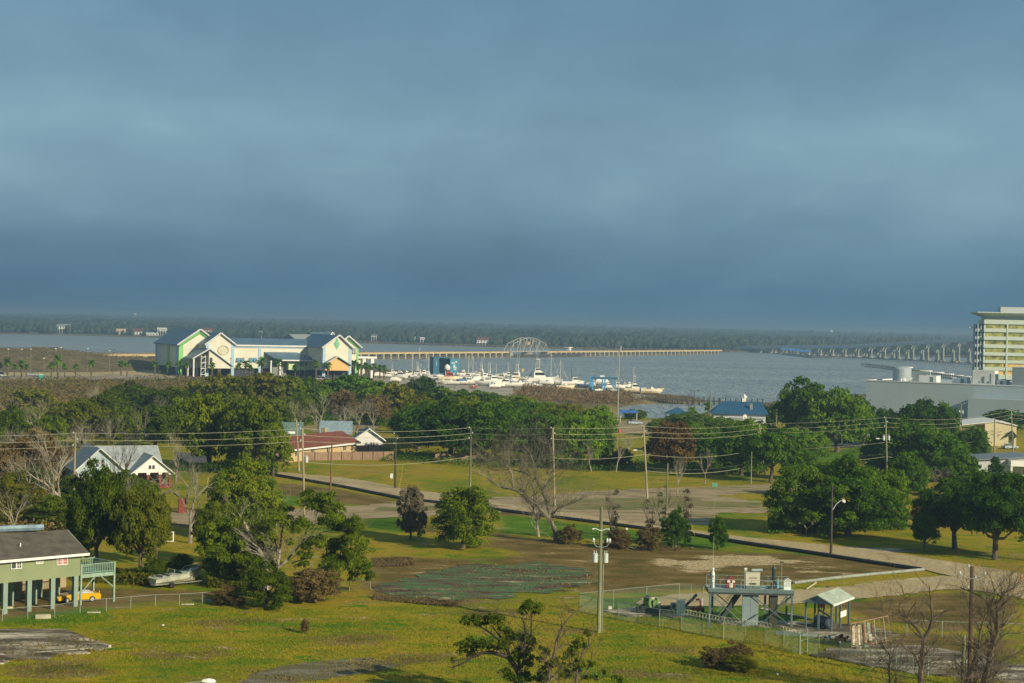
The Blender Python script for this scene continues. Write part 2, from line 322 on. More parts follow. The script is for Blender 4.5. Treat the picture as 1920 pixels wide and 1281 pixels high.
# ---- far shore terrain
FS = gp([(-500,612),(-100,623),(0,626.5),(150,629.5),(290,633.5),(420,636),(560,640),(700,644),(850,649),(960,652),(1100,656),(1200,657.5),(1330,660),(1400,661),(1480,662.5),(1530,663.5),(1600,665.3),(1700,668),(1830,671.5),(1960,675),(2500,690)], WZ)
FSY = np.array([p[1] for p in FS]); FSR = np.array([p[0]/p[1] for p in FS])
def shoreY(r): return np.interp(r, FSR, FSY)
rr = np.linspace(-0.52, 0.52, 260); dd = np.concatenate([[0, 6, 14], np.linspace(25, 1200, 40), np.linspace(1300, 9000, 30)])
RR, DD = np.meshgrid(rr, dd, indexing='ij'); YY = shoreY(RR)+DD; XX = RR*YY
ZZ = np.where(DD < 7, -2.5+DD*0.28, 0) + np.clip(DD, 0, 700)/700*3.0 + np.clip((DD-700)/5000, 0, 1)*9 + 1.5*noise2(XX, YY, 260, 5)*(DD > 20)
ii = np.arange(RR.size).reshape(RR.shape)
ffk = np.stack([ii[:-1,:-1], ii[1:,:-1], ii[1:,1:], ii[:-1,1:]], -1).reshape(-1, 4)
link('far_shore', np_mesh('far_shore', np.stack([XX, YY, ZZ], -1).reshape(-1, 3), ffk, [mat('far_ground', (0.17, 0.14, 0.07), 0.95, scale=0.02, col2=(0.07, 0.07, 0.035))], smooth=True), kind='structure')
# ---- flat sheets: roads, slabs, lots
def sheet(name, pts, m, z=0.06, wob=0.0, kind='structure', sub=6, thick=0.0):
    P = [G(a, b) for a, b in pts]; Q = []
    rg = random.Random(len(pts)*31+int(pts[0][0]))
    for i in range(len(P)):
        a = P[i]; b = P[(i+1) % len(P)]; n = max(1, int((b-a).length/(2.5 if wob < .5 else 1.1))) if wob else 1
        for k in range(n):
            p = a.lerp(b, k/n); Q.append((p.x+rg.uniform(-wob, wob), p.y+rg.uniform(-wob, wob)))
    ar = sum(Q[i][0]*Q[(i+1) % len(Q)][1]-Q[(i+1) % len(Q)][0]*Q[i][1] for i in range(len(Q)))
    if ar < 0: Q = Q[::-1]
    mb = MB(); n = len(Q)
    import mathutils
    tess = mathutils.geometry.tessellate_polygon([[Vector((x, y, 0)) for x, y in Q]])
    fs = []
    for tr in tess:
        a, b, c = [Vector((*Q[i], 0)) for i in tr]
        fs.append(tuple(tr) if (b-a).cross(c-a).z > 0 else tuple(tr[::-1]))
    mb.add([(x, y, z) for x, y in Q], fs)
    if thick: mb.add([(x, y, z) for x, y in Q]+[(x, y, z-thick) for x, y in Q], [(i+n, (i+1) % n+n, (i+1) % n, i) for i in range(n)])
    return mb.build(name, m, kind=kind)
def surf_mat(name, stops, sc=0.25, sc2=2.5, stretch=(1,1,1), rough=0.92, grow=None):
    m = bpy.data.materials.new(name); m.use_nodes = True; t = m.node_tree; l = t.links.new
    b = t.nodes['Principled BSDF']; b.inputs['Roughness'].default_value = rough; b.inputs['Specular IOR Level'].default_value = 0.2
    tc = N(t, 'ShaderNodeTexCoord'); mp = N(t, 'ShaderNodeMapping'); mp.inputs['Scale'].default_value = stretch; l(tc.outputs['Object'], mp.inputs[0])
    n = N(t, 'ShaderNodeTexNoise', inp={'Scale': sc, 'Detail': 8.0, 'Roughness': 0.68, 'Distortion': 0.4}); l(mp.outputs[0], n.inputs['Vector'])
    n2 = N(t, 'ShaderNodeTexNoise', inp={'Scale': sc2, 'Detail': 4.0, 'Roughness': 0.7}); l(tc.outputs['Object'], n2.inputs['Vector'])
    r = ramp(t, stops); l(n.outputs[0], r.inputs[0]); f = ramp(t, [(0.3, 0.75), (0.7, 1.2)]); l(n2.outputs[0], f.inputs[0])
    mx = N(t, 'ShaderNodeMix', data_type='RGBA', blend_type='MULTIPLY', inp={0: 1.0}); l(r.outputs[0], mx.inputs[6]); l(f.outputs[0], mx.inputs[7]); l(mx.outputs[2], b.inputs['Base Color'])
    bn = N(t, 'ShaderNodeBump', inp={0: 0.4, 1: 0.1}); l(n2.outputs[0], bn.inputs['Height']); l(bn.outputs[0], b.inputs['Normal'])
    MATS[name] = m; return m
asph = surf_mat('asphalt_old', [(0.36, (0.32, 0.24, 0.115)), (0.47, (0.46, 0.36, 0.18)), (0.56, (0.40, 0.33, 0.19)), (0.64, (0.56, 0.44, 0.25))], 0.15)
asphr = surf_mat('asphalt_grey', [(0.3, (0.062, 0.065, 0.062)), (0.6, (0.10, 0.10, 0.095)), (0.78, (0.14, 0.135, 0.115))], 0.15)
worn = surf_mat('asphalt_worn', [(0.40, (0.15, 0.17, 0.03)), (0.44, (0.28, 0.205, 0.105)), (0.56, (0.42, 0.33, 0.20)), (0.60, (0.26, 0.19, 0.10)), (0.64, (0.16, 0.18, 0.035))], 0.4, stretch=(0.22, 1, 1))
conc = surf_mat('concrete_old', [(0.36, (0.05, 0.04, 0.025)), (0.46, (0.13, 0.11, 0.07)), (0.53, (0.27, 0.235, 0.165)), (0.60, (0.58, 0.52, 0.38))], 0.45, stretch=(0.35, 1, 1))
court = surf_mat('court_paint', [(0.39, (0.06, 0.035, 0.022)), (0.455, (0.14, 0.085, 0.05)), (0.49, (0.10, 0.085, 0.05)), (0.50, (0.050, 0.14, 0.045)), (0.56, (0.085, 0.19, 0.065)), (0.585, (0.13, 0.10, 0.055)), (0.62, (0.22, 0.15, 0.08)), (0.65, (0.45, 0.40, 0.26))], 0.6, stretch=(0.3, 1, 1))
sheet('cross_street', [(300,958),(420,962),(540,956),(680,948),(760,941),(900,934),(1000,930),(1100,922),(1200,917),(1300,914),(1430,909),(1560,903),(1560,914),(1430,924),(1330,930),(1420,940),(1450,962),(1340,962),(1330,985),(1200,985),(1060,968),(940,958),(930,966),(740,970),(660,974),(540,990),(400,990),(300,978)], worn, 0.05, 0.9)
sheet('road', [(490,884),(560,889),(640,896),(700,905),(755,916),(860,930),(960,949),(1100,967),(1240,988),(1400,1008),(1520,1020),(1640,1032),(1760,1051),(1930,1078),(1930,1106),(1820,1090),(1735,1070),(1640,1055),(1500,1033),(1397,1018),(1300,1003),(1100,978),(940,958),(860,948),(755,935),(640,913),(560,899),(490,890)], asph, 0.09, 0.25)
sheet('service_road', [(1200,1122),(1330,1110),(1480,1108),(1560,1103),(1640,1094),(1740,1082),(1860,1080),(1930,1095),(1930,1125),(1800,1104),(1740,1110),(1660,1120),(1500,1132),(1380,1138),(1200,1136)], asph, 0.07, 0.5)
sheet('old_court', [(702,1100),(760,1090),(790,1074),(850,1068),(880,1056),(960,1060),(1020,1054),(1060,1062),(1110,1070),(1100,1084),(1128,1094),(1080,1100),(1040,1112),(970,1110),(950,1124),(880,1122),(850,1134),(790,1120),(745,1124),(710,1112)], court, 0.06, 0.9)
sheet('grass_island', [(985,944),(1100,937),(1240,934),(1330,940),(1425,944),(1425,952),(1300,951),(1200,957),(1060,955)], surf_mat('verge', [(0.42, (0.10, 0.15, 0.02)), (0.5, (0.22, 0.19, 0.06)), (0.58, (0.26, 0.2, 0.12))], 0.5, stretch=(0.3,1,1)), 0.10, 0.8)
sheet('grass_island', [(700,953),(820,949),(900,946),(960,950),(900,955),(780,959),(700,960)], MATS['verge'], 0.10, 0.7)
sheet('concrete_slab', [(-60,1190),(0,1184),(40,1180),(90,1183),(120,1181),(160,1192),(176,1202),(196,1206),(214,1214),(186,1219),(150,1220),(170,1227),(110,1229),(90,1238),(30,1238),(0,1247),(-60,1250)], conc, 0.12, 0.45, thick=0.12)
sheet('concrete_slab', [(470,1263),(530,1250),(620,1238),(690,1235),(752,1248),(700,1262),(600,1276),(520,1284),(440,1290)], surf_mat('concrete_mossy', [(0.36, (0.15, 0.135, 0.03)), (0.5, (0.13, 0.11, 0.065)), (0.62, (0.24, 0.22, 0.17))], 0.5, stretch=(0.4, 1, 1)), 0.05, 0.25)
sheet('concrete_slab', [(1520,1228),(1560,1218),(1640,1210),(1730,1212),(1800,1222),(1920,1250),(1990,1290),(1700,1262),(1580,1242)], conc, 0.08, 0.5, thick=0.1)
sheet('pump_pad', [(1131,1147),(1200,1139),(1262,1143),(1225,1156),(1176,1157)], conc, 0.16, 0, thick=0.16)
sheet('pump_pad', [(1222,1150),(1285,1146),(1292,1156),(1262,1160)], conc, 0.165, 0, thick=0.16)
sheet('platform_base', [(1345,1163),(1480,1166),(1560,1170),(1560,1180),(1470,1178),(1350,1171)], conc, 0.1, 0.1, thick=0.1)
sheet('shed_pad', [(1455,1187),(1500,1176),(1610,1170),(1690,1190),(1640,1204),(1560,1200)], conc, 0.08, 0.1, thick=0.08)
sheet('footpath', [(1425,1143),(1430,1141),(1530,1162),(1526,1165)], conc, 0.09, 0)
sheet('footpath', [(1570,1030),(1600,1026),(1730,1032),(1715,1036),(1640,1036)], conc, 0.08, 0.2)
sheet('parking_lot', [(1160,790),(1290,786),(1320,800),(1300,815),(1150,812)], worn, 0.06, 0.5)
sheet('parking_lot', [(560,800),(700,792),(712,803),(600,814)], worn, 0.06, 0.5)
sheet('parking_lot', [(-80,706),(60,706),(330,706),(330,712),(80,716),(-80,716)], surf_mat('lot_pale', [(0.3, (0.24, 0.19, 0.14)), (0.7, (0.42, 0.35, 0.26))], 0.05), 0.4, 0)
sheet('side_street', [(180,818),(420,812),(420,817),(300,824),(180,828)], asphr, 0.06, 0.2)
sheet('driveway', [(330,848),(400,852),(380,870),(330,866)], asphr, 0.06, 0.2)
sheet('side_street', [(1500,832),(1660,828),(1660,838),(1500,842)], asphr, 0.06, 0.2)
sheet('boat_yard', [(700,706),(980,716),(1240,744),(1180,748),(1000,744),(820,740),(700,722)], surf_mat('yard', [(0.3, (0.28, 0.24, 0.17)), (0.7, (0.5, 0.45, 0.34))], 0.1), 0.08, 0.5)
# ------------------------------------------------------------------ the air
hm = bpy.data.materials.new('haze_air'); hm.use_nodes = True; _t = hm.node_tree
_t.nodes.remove(_t.nodes['Principled BSDF']); pv = N(_t, 'ShaderNodeVolumePrincipled'); pv.inputs['Color'].default_value = (0.50, 0.72, 0.88, 1)
pv.inputs['Density'].default_value = 0.00027; pv.inputs['Anisotropy'].default_value = 0.35; _t.links.new(pv.outputs[0], _t.nodes['Material Output'].inputs['Volume'])
hb = MB(); hb.box(-8800, 8800, -700, 15500, -9.0, 52.0); haze = hb.build('haze', hm, kind='stuff'); haze['label'] = 'thin bluish air over the bay and the land'; haze['category'] = 'haze'
# ------------------------------------------------------------------ vegetation
LM = {
 'oak':   leaf_mat('leaf_oak',   (0.018, 0.042, 0.008), (0.040, 0.082, 0.012), (0.080, 0.120, 0.018), 0.22),
 'dark':  leaf_mat('leaf_dark',  (0.014, 0.034, 0.010), (0.028, 0.062, 0.012), (0.050, 0.088, 0.016), 0.18),
 'mid':   leaf_mat('leaf_mid',   (0.030, 0.065, 0.010), (0.070, 0.115, 0.016), (0.120, 0.145, 0.026), 0.20),
 'olive': leaf_mat('leaf_olive', (0.055, 0.062, 0.012), (0.115, 0.105, 0.018), (0.175, 0.135, 0.026), 0.20, k=(1.75, 2.0, 0.7)),
 'rust':  leaf_mat('leaf_rust',  (0.065, 0.048, 0.024), (0.130, 0.085, 0.040), (0.185, 0.120, 0.058), 0.20, k=(1.45, 1.42, 0.8)),
 'ylw':   leaf_mat('leaf_yellowgreen', (0.050, 0.070, 0.008), (0.105, 0.115, 0.012), (0.160, 0.140, 0.018), 0.15, k=(1.5, 1.6, 1.0)),
 'vine':  leaf_mat('leaf_vine',  (0.018, 0.050, 0.010), (0.038, 0.085, 0.014), (0.070, 0.120, 0.020), 0.15),
 'brown': leaf_mat('leaf_brown', (0.055, 0.042, 0.026), (0.110, 0.082, 0.052), (0.160, 0.120, 0.075), 0.2, 0.15, k=(1.45, 1.42, 0.8)),
 'reed':  leaf_mat('leaf_reed',  (0.12, 0.075, 0.035), (0.22, 0.14, 0.07), (0.30, 0.20, 0.11), 0.1, 0.2, k=(1.0, 1.08, 1.0)),
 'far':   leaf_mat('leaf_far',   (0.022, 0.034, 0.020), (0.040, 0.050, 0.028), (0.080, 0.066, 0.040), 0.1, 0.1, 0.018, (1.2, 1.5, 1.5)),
 'palm':  leaf_mat('leaf_palm',  (0.040, 0.080, 0.012), (0.075, 0.130, 0.020), (0.12, 0.17, 0.03), 0.2),
 'lawn':  leaf_mat('leaf_lawn', (0.09, 0.18, 0.006), (0.22, 0.22, 0.010), (0.34, 0.26, 0.02), 0.0, 0.2, 0.1, (1, 1, 1)),
 'warm':  leaf_mat('leaf_warm', (0.020, 0.032, 0.005), (0.058, 0.068, 0.009), (0.115, 0.115, 0.015), 0.22, k=(2.2, 2.7, 0.8)),
 'warm2': leaf_mat('leaf_warm_light', (0.030, 0.046, 0.007), (0.080, 0.090, 0.012), (0.140, 0.130, 0.020), 0.22, k=(2.1, 2.5, 0.8)),
 'warmdark': leaf_mat('leaf_warm_dark', (0.011, 0.020, 0.004), (0.034, 0.042, 0.006), (0.085, 0.088, 0.010), 0.18, k=(2.2, 2.8, 0.8)),
 'vinegrey': leaf_mat('leaf_vine_grey', (0.06, 0.052, 0.038), (0.13, 0.11, 0.08), (0.19, 0.165, 0.12), 0.15, 0.15, k=(1.1, 1.1, 1.0)),
 'straw': leaf_mat('leaf_straw', (0.13, 0.10, 0.045), (0.20, 0.15, 0.07), (0.26, 0.20, 0.10), 0.2, k=(1, 1, 1)),
}
BARK = mat('bark_brown', (0.12, 0.095, 0.065), 0.95, 0.3, 1.2, bump=0.5)
BARKD = mat('bark_dark', (0.055, 0.045, 0.032), 0.95, 0.3, 1.2, bump=0.5)
BARKG = mat('bark_grey', (0.26, 0.235, 0.17), 0.95, 0.3, 0.8, bump=0.5, rnd=0.2)
BARKM = mat('bark_lichen', (0.17, 0.155, 0.105), 0.95, 0.3, 0.8, bump=0.5)
BARKL = mat('bark_pale', (0.30, 0.28, 0.20), 0.95, 0.25, 0.8, bump=0.4)
def rdir(rg, n):
    v = rg.normal(size=(n, 3)); return v/np.linalg.norm(v, axis=1)[:, None]
def leaf_quads(rg, P, Nn, size, aspect=0.62):
    n = len(P); a = rg.normal(size=(n, 3)); t = np.cross(Nn, a); t /= np.linalg.norm(t, axis=1)[:, None]+1e-9; b = np.cross(Nn, t)
    s = size*rg.uniform(0.6, 1.35, n)[:, None]; t = t*s*0.5; b = b*s*0.5*aspect
    v = np.stack([P-t, P-b*1.0, P+t, P+b*1.0], 1).reshape(-1, 3)
    return v, np.arange(n*4).reshape(-1, 4)
def crown_np(seed, lumps, n, leaf, sub=9, up=0.15, subr=0.42):
    """lumps: (x,y,z,r) balls; leaves gather on smaller puffs that sit on every ball"""
    rg = np.random.default_rng(seed); Ls = np.array(lumps, float); k = len(Ls)
    pr = Ls[:, 3]**2; pr /= pr.sum(); li = rg.choice(k, n, p=pr)
    sd_ = rdir(rg, k*sub).reshape(k, sub, 3); sd_[..., 2] = sd_[..., 2]*0.75+up; sr = rg.uniform(0.7, 1.25, (k, sub))*subr
    wgt = rg.random((k, sub))**1.3+0.02; cum = np.cumsum(wgt/wgt.sum(1, keepdims=True), 1); si = (rg.random(n)[:, None] > cum[li]).sum(1).clip(0, sub-1); d = rdir(rg, n); d[:, 2] = np.where(d[:, 2] < -0.3, -d[:, 2]*0.6, d[:, 2])
    R = Ls[li, 3][:, None]; c = Ls[li, :3] + sd_[li, si]*R*0.68
    P = c + d*R*sr[li, si][:, None]*np.where(rg.random((n, 1)) < 0.10, rg.uniform(1.05, 1.45, (n, 1)), rg.uniform(0.68, 1.06, (n, 1)))
    Nn = d + 0.55*sd_[li, si] + 0.75*rg.normal(size=(n, 3)); Nn /= np.linalg.norm(Nn, axis=1)[:, None]
    return leaf_quads(rg, P, Nn, leaf)
def std_lumps(seed, R=5.0, Hh=8.0, z0=1.6, n=30, flat=1.0):
    rg = random.Random(seed); out = []; ph = rg.uniform(0, 6.28); cz = (z0+Hh)/2; hz = (Hh-z0)/2
    sq = [rg.uniform(0.82, 1.12) for _ in range(5)]
    for i in range(n):
        q = (i+0.5)/n; z = 1-1.75*q; s_ = math.sqrt(max(0, 1-z*z)); a = ph+i*2.39996+rg.uniform(-.25, .25)
        f = rg.uniform(0.86, 1.06)*sq[int((a % 6.28)/6.28*5) % 5]; r = rg.uniform(0.22, 0.36)*R
        k = R*0.97-r*1.05
        out.append((math.cos(a)*s_*k*f, math.sin(a)*s_*k*f, cz+z*(hz-r*0.6)*f*flat, r))
    for i in range(6):
        a = rg.uniform(0, 6.28); d = rg.uniform(0, .5)*R; out.append((math.cos(a)*d, math.sin(a)*d, cz+rg.uniform(-.4, .5)*hz, 0.34*R))
    return out
def limb_mb(mb, a, b, r0, r1, rg, n=5, wig=0.12, steps=4):
    a = Vector(a); b = Vector(b); Ln = (b-a).length; pts = [a.lerp(b, i/steps)+(Vector((rg.uniform(-1,1), rg.uniform(-1,1), rg.uniform(-.6,.8)))*Ln*wig*(0 < i < steps)) for i in range(steps+1)]
    mb.tube(pts, [r0+(r1-r0)*i/steps for i in range(steps+1)], n); return pts
def trunk_mb(seed, lumps, Hh, r=0.32, fork=0.28):
    rg = random.Random(seed); mb = MB(); f = Vector((rg.uniform(-.3,.3), rg.uniform(-.3,.3), Hh*fork))
    mb.tube([(0,0,-0.2), (0.02,0,0.25), f*0.6, f], [r*1.5, r*1.05, r*0.9, r*0.8], 8)
    for l in sorted(lumps, key=lambda q: -q[3])[:9]: limb_mb(mb, f*rg.uniform(0.8, 1), (l[0], l[1], l[2]), r*0.5, r*0.12, rg)
    return mb
TPL = {}
def tpl(kind, cls, k):
    key = (kind, cls, k)
    if key in TPL: return TPL[key]
    n, leaf = {'far': (4200, 0.72), 'mid': (14000, 0.38), 'near': (30000, 0.26)}[cls]
    seed = 100*k + {'far': 1, 'mid': 2, 'near': 3}[cls] + sum(map(ord, kind))
    if kind == 'round': lm = std_lumps(seed, 5, 8, 1.0, 30)
    elif kind == 'low': lm = std_lumps(seed, 5, 8, -0.4, 34)
    elif kind == 'cone':
        rg = random.Random(seed); lm = []
        for i in range(26):
            z = rg.uniform(0.08, 0.95); R_ = 5*(1-z)**0.75; a = rg.uniform(0, 6.28); lm.append((math.cos(a)*R_*0.6, math.sin(a)*R_*0.6, 0.6+z*7.0, 0.6+0.9*(1-z)))
    elif kind == 'bush': lm = std_lumps(seed, 5, 8, -1.2, 28)
    v, f = crown_np(seed, lm, n, leaf)
    me = np_mesh('crown', v, f, [LM['oak']])
    tm = trunk_mb(seed, lm, 8)
    tme = bpy.data.meshes.new('trunk'); tme.from_pydata(tm.v, [], tm.f); tme.materials.append(BARK)
    TPL[key] = (me, tme); return TPL[key]
def setmat(o, m):
    o.material_slots[0].link = 'OBJECT'; o.material_slots[0].material = m
TREES = []
rt = random.Random(5)
def tree(kind, leaf, cx, base, top, wpx, label, cat='tree', name=None, group=None, dx=1.0):
    if cx < 560 and base > 700: leaf = {'oak': 'warm', 'mid': 'warm2', 'dark': 'warmdark'}.get(leaf, leaf)
    if 560 <= cx < 1140 and base < 870 and rt.random() < 0.4: leaf = {'oak': 'warm', 'mid': 'warm2', 'dark': 'oak'}.get(leaf, leaf)
    lowk = kind == 'round' and not (cx in (1733, 1790, 1866, 1445, 1505, 182, 262) or base > 1040); kind = 'low' if lowk else kind
    p = G(cx, base); hgt = max(1.5, top_z(cx, top, p.y)); wid = wpx*p.y/F
    cls = 'near' if p.y < 255 else 'mid' if p.y < 520 else 'far'
    me, tme = tpl(kind, cls, rt.randrange(4 if cls != 'near' else 3))
    nm = name or {'round': 'broadleaf_tree', 'low': 'broadleaf_tree', 'cone': 'conical_tree', 'bush': 'shrub'}[kind]
    r = thing(nm, label, cat, p, rt.uniform(0, 6.28), group)
    r.scale = (wid/9.2, wid/9.2*dx, hgt/8.2)
    t = link('trunk', tme, r); c = link('crown' if kind != 'bush' else 'foliage', me, r); setmat(c, LM[leaf])
    TREES.append(r); return r
A = 'live oak crowns behind the vacant lots'
# far belt in front of the marina and the white building
tree('round','olive',420,776,702,92,'olive brown tree in front of the long white building, below its round gable ornament')
tree('round','olive',484,779,700,112,'widest olive brown tree in the far tree belt, below the blue window shutters')
tree('round','olive',372,771,712,70,'small olive tree at the left end of the belt before the white building')
tree('round','mid',538,773,704,84,'mid green tree right of the olive trees, in front of the lean-to roof')
tree('round','oak',572,762,708,70,'dark green tree below the pale green wall of the white building')
tree('round','mid',612,765,711,80,'mid green tree just left of the dark oak below the orange gable')
tree('round','dark',655,770,703,104,'dark rounded oak directly below the orange porch gable')
tree('round','mid',704,777,713,84,'mid green tree below the palms right of the white building')
tree('round','olive',745,783,716,84,'olive tree in the belt just left of the blue building')
tree('round','dark',792,762,706,74,'dark green tree standing against the boats below the blue building')
tree('round','mid',842,782,726,112,'mid green tree overlapping the boatyard, below the blue building')
tree('round','oak',905,792,733,120,'dark green tree below the densest cluster of boats')
tree('round','mid',962,797,736,120,'mid green tree in front of the boatyard reeds, left of the leaning crane')
tree('round','mid',1015,802,748,108,'mid green tree below the white sport fishing boat')
tree('round','olive',1072,815,752,112,'olive green tree below the reed bank of the boatyard')
tree('round','mid',1118,835,758,84,'rightmost tree of the belt, beside the small water inlet')
tree('round','brown',705,798,735,80,'brownish half leafless tree left of the big dark oaks')
tree('round','dark',785,842,755,125,'big dark oak just right of the small white gabled house')
tree('round','dark',842,864,750,168,'largest dark oak behind the brown wooden fence')
tree('round','oak',925,866,752,150,'big oak behind the transformer pole, right of the largest dark oak')
tree('round','oak',1005,872,765,128,'oak directly behind the big bare tree')
tree('round','mid',1088,880,768,116,'mid green oak right of the big bare tree, with gaps of light')
# left side
tree('round','dark',248,792,717,128,'dark oak below the left end of the white building')
tree('round','dark',318,795,722,100,'dark oak between the dark left oak and the big mid green oak')
tree('round','oak',205,800,728,90,'dark green oak left of the dark pair, above the grey bare tree')
tree('round','ylw',150,838,744,128,'yellow green tree behind the blue gabled house, at its left')
tree('round','dark',18,862,762,86,'dark tree cut by the left edge of the view')
tree('round','oak',92,846,772,84,'dark green tree behind the tangle of bare trees')
tree('round','mid',392,880,724,150,'tall mid green oak just behind the right side of the blue gabled house')
tree('round','oak',470,888,735,146,'tall broad oak left of the red roofed house')
tree('round','mid',512,893,790,74,'low outer boughs of oak beside the end of the asphalt road')
tree('round','olive',60,770,728,90,'olive bush tree in the scrub at the far left')
tree('round','rust',45,905,818,118,'rust coloured tree near the left edge, below the wires')
tree('round','rust',118,900,838,90,'rust brown tree left of the blue gabled house')
tree('bush','olive',25,985,885,110,'dark thicket at the left edge above the stilt house')
tree('bush','oak',100,992,925,120,'dark thicket between the stilt house and the bare tangle')
tree('bush','oak',262,968,892,90,'green thicket before the middle of the blue gabled house')
tree('bush','olive',205,985,905,90,'olive thicket between the glossy dark tree and the blue gabled house')
tree('bush','oak',225,960,880,100,'green thicket hiding the lower left of the blue gabled house')
tree('round','dark',182,1082,868,124,'glossy dark magnolia like tree right of the stilt house roof','tree','magnolia_tree')
tree('bush','dark',150,1060,930,70,'dark lower boughs beside the green deck')
tree('round','ylw',292,1060,925,70,'small yellow green tree at the right of the feathery one')
tree('round','ylw',262,1090,905,112,'yellow green feathery tree next to the dark glossy one')
tree('bush','oak',262,1010,900,80,'dark green tree at the back, left of the bare tree')
tree('round','mid',455,1012,865,150,'mid green tree behind the spreading oak, above its left boughs')
tree('round','mid',410,1060,935,100,'olive green tree at the left of the spreading oak')
tree('bush','dark',415,1098,965,90,'dark bushy tree right of the boat trailer')
tree('bush','oak',470,1095,985,110,'dark shrubby growth under the left boughs of the spreading oak')
tree('bush','dark',340,1092,1036,62,'dark shrub directly behind the bow of the boat','shrub')
tree('bush','dark',290,1096,1048,70,'dark shrub behind the stern of the boat','shrub')
tree('bush','dark',500,1140,1060,110,'dark shrub around the foot of the spreading oak','shrub')
tree('bush','brown',590,1128,1062,120,'brown brush under the right boughs of the spreading oak','shrub')
tree('bush','brown',430,1135,1098,70,'low brown brush along the chain link fence, left of the oak foot','shrub')
# middle lots
tree('bush','warm',868,1028,903,138,'big round dark green bush in the middle lot','bush','round_bush')
tree('bush','vinegrey',770,1012,905,66,'dead brown vine heap against the big round bush','bush','vine_heap')
tree('round','rust',1256,888,781,116,'rust brown rounded tree right of the leaning pole')
tree('bush','mid',1192,786,766,50,'small round green tree standing by the inlet')
tree('round','mid',1292,806,772,110,'green tree in front of the small blue pavilion')
tree('round','mid',1352,818,782,104,'green tree in front of the blue roofed building')
tree('round','oak',1330,880,798,84,'dark green tree right of the rust brown one')
tree('round','oak',1390,892,790,110,'dark green tree behind the leaning transformer pole')
tree('round','mid',1400,868,782,90,'mid green tree under the three wires, left of the leaning transformer pole')
tree('round','oak',1445,905,802,110,'oak with a thick dark trunk right of the leaning transformer pole')
tree('round','mid',1508,868,800,112,'olive green tree left of the small lawn')
tree('round','dark',1442,800,758,64,'dark tree at the right end of the blue roofed building')
tree('round','oak',1505,842,716,118,'left half of the giant oak at the waterfront, beside the fan palm')
tree('round','mid',1570,848,724,140,'right half of the giant oak at the waterfront')
tree('round','dark',1618,840,742,70,'dark outer crown of the giant oak, touching the grey building')
tree('round','dark',1668,836,764,92,'dark tree before the grey building, left of the pair')
tree('round','dark',1722,838,746,104,'tallest dark tree before the grey building')
tree('round','oak',1768,840,752,78,'dark green tree before the grey building, right of the tallest one')
tree('round','oak',1690,898,782,140,'broad green tree behind the pole with two transformers')
tree('round','oak',1762,905,802,136,'broad green tree left of the cream warehouse')
tree('round','dark',1650,893,818,90,'dark tree right of the small lawn')
tree('round','oak',1822,868,797,74,'green tree partly hiding the cream warehouse')
tree('round','dark',1884,806,768,92,'dark tree before the right end of the grey building')
tree('cone','dark',1866,912,852,62,'dark conical tree in front of the low grey roof')
tree('bush','mid',1500,1000,866,142,'left part of the great green thicket above the street lamp')
tree('bush','oak',1590,1004,858,190,'tallest part of the great green thicket, behind the street lamp')
tree('bush','mid',1662,990,872,104,'right part of the great green thicket')
tree('bush','oak',1700,925,868,80,'dark green shrubbery behind the great thicket')
tree('round','dark',1790,1030,900,150,'dark oak right of the gap in the great thickets')
tree('round','dark',1866,1050,882,160,'great dark oak at the right edge, over the road')
tree('round','oak',1930,1052,884,150,'dark oak cut by the right edge')
tree('round','dark',1733,1036,960,58,'small dark tree with a visible trunk on the lawn')
tree('round','oak',1822,935,888,120,'mid distance oak behind the great dark oak')
tree('bush','oak',1345,1030,965,42,'small green bush around the foot of the street sign','bush')
tree('bush','dark',1266,1026,955,56,'dark ivy covered shrub in the middle of the vine row','bush')
tree('bush','brown',1160,1030,990,60,'low brown bramble left in the vine row','bush')
tree('bush','brown',1215,1032,985,60,'low brown bramble beside the ivy covered shrub','bush')
tree('bush','brown',1068,1020,985,50,'brown bramble at the foot of the big bare tree','bush')
tree('bush','brown',1382,1250,1204,66,'round brown bramble bush on the near lawn','bush','bramble_bush')
tree('bush','brown',1340,1252,1212,60,'lower greyish bramble left of the round one','bush','bramble_bush')
tree('bush','olive',1388,1258,1242,70,'low weeds right of the round bramble','bush','bramble_bush')
tree('bush','brown',572,1188,1168,20,'tiny dry tuft alone on the near lawn','bush','dry_tuft')
tree('bush','dark',1165,878,838,46,'dark shrub under the bare trees behind the far lawn','bush')
tree('bush','dark',1128,878,845,50,'dark shrub at the foot of the mid green oak','bush')
tree('bush','brown',1735,990,925,60,'dry brown shrub in the gap between the right thickets','bush')
tree('bush','brown',1690,862,828,40,'small dark shrub beside the right street','bush')
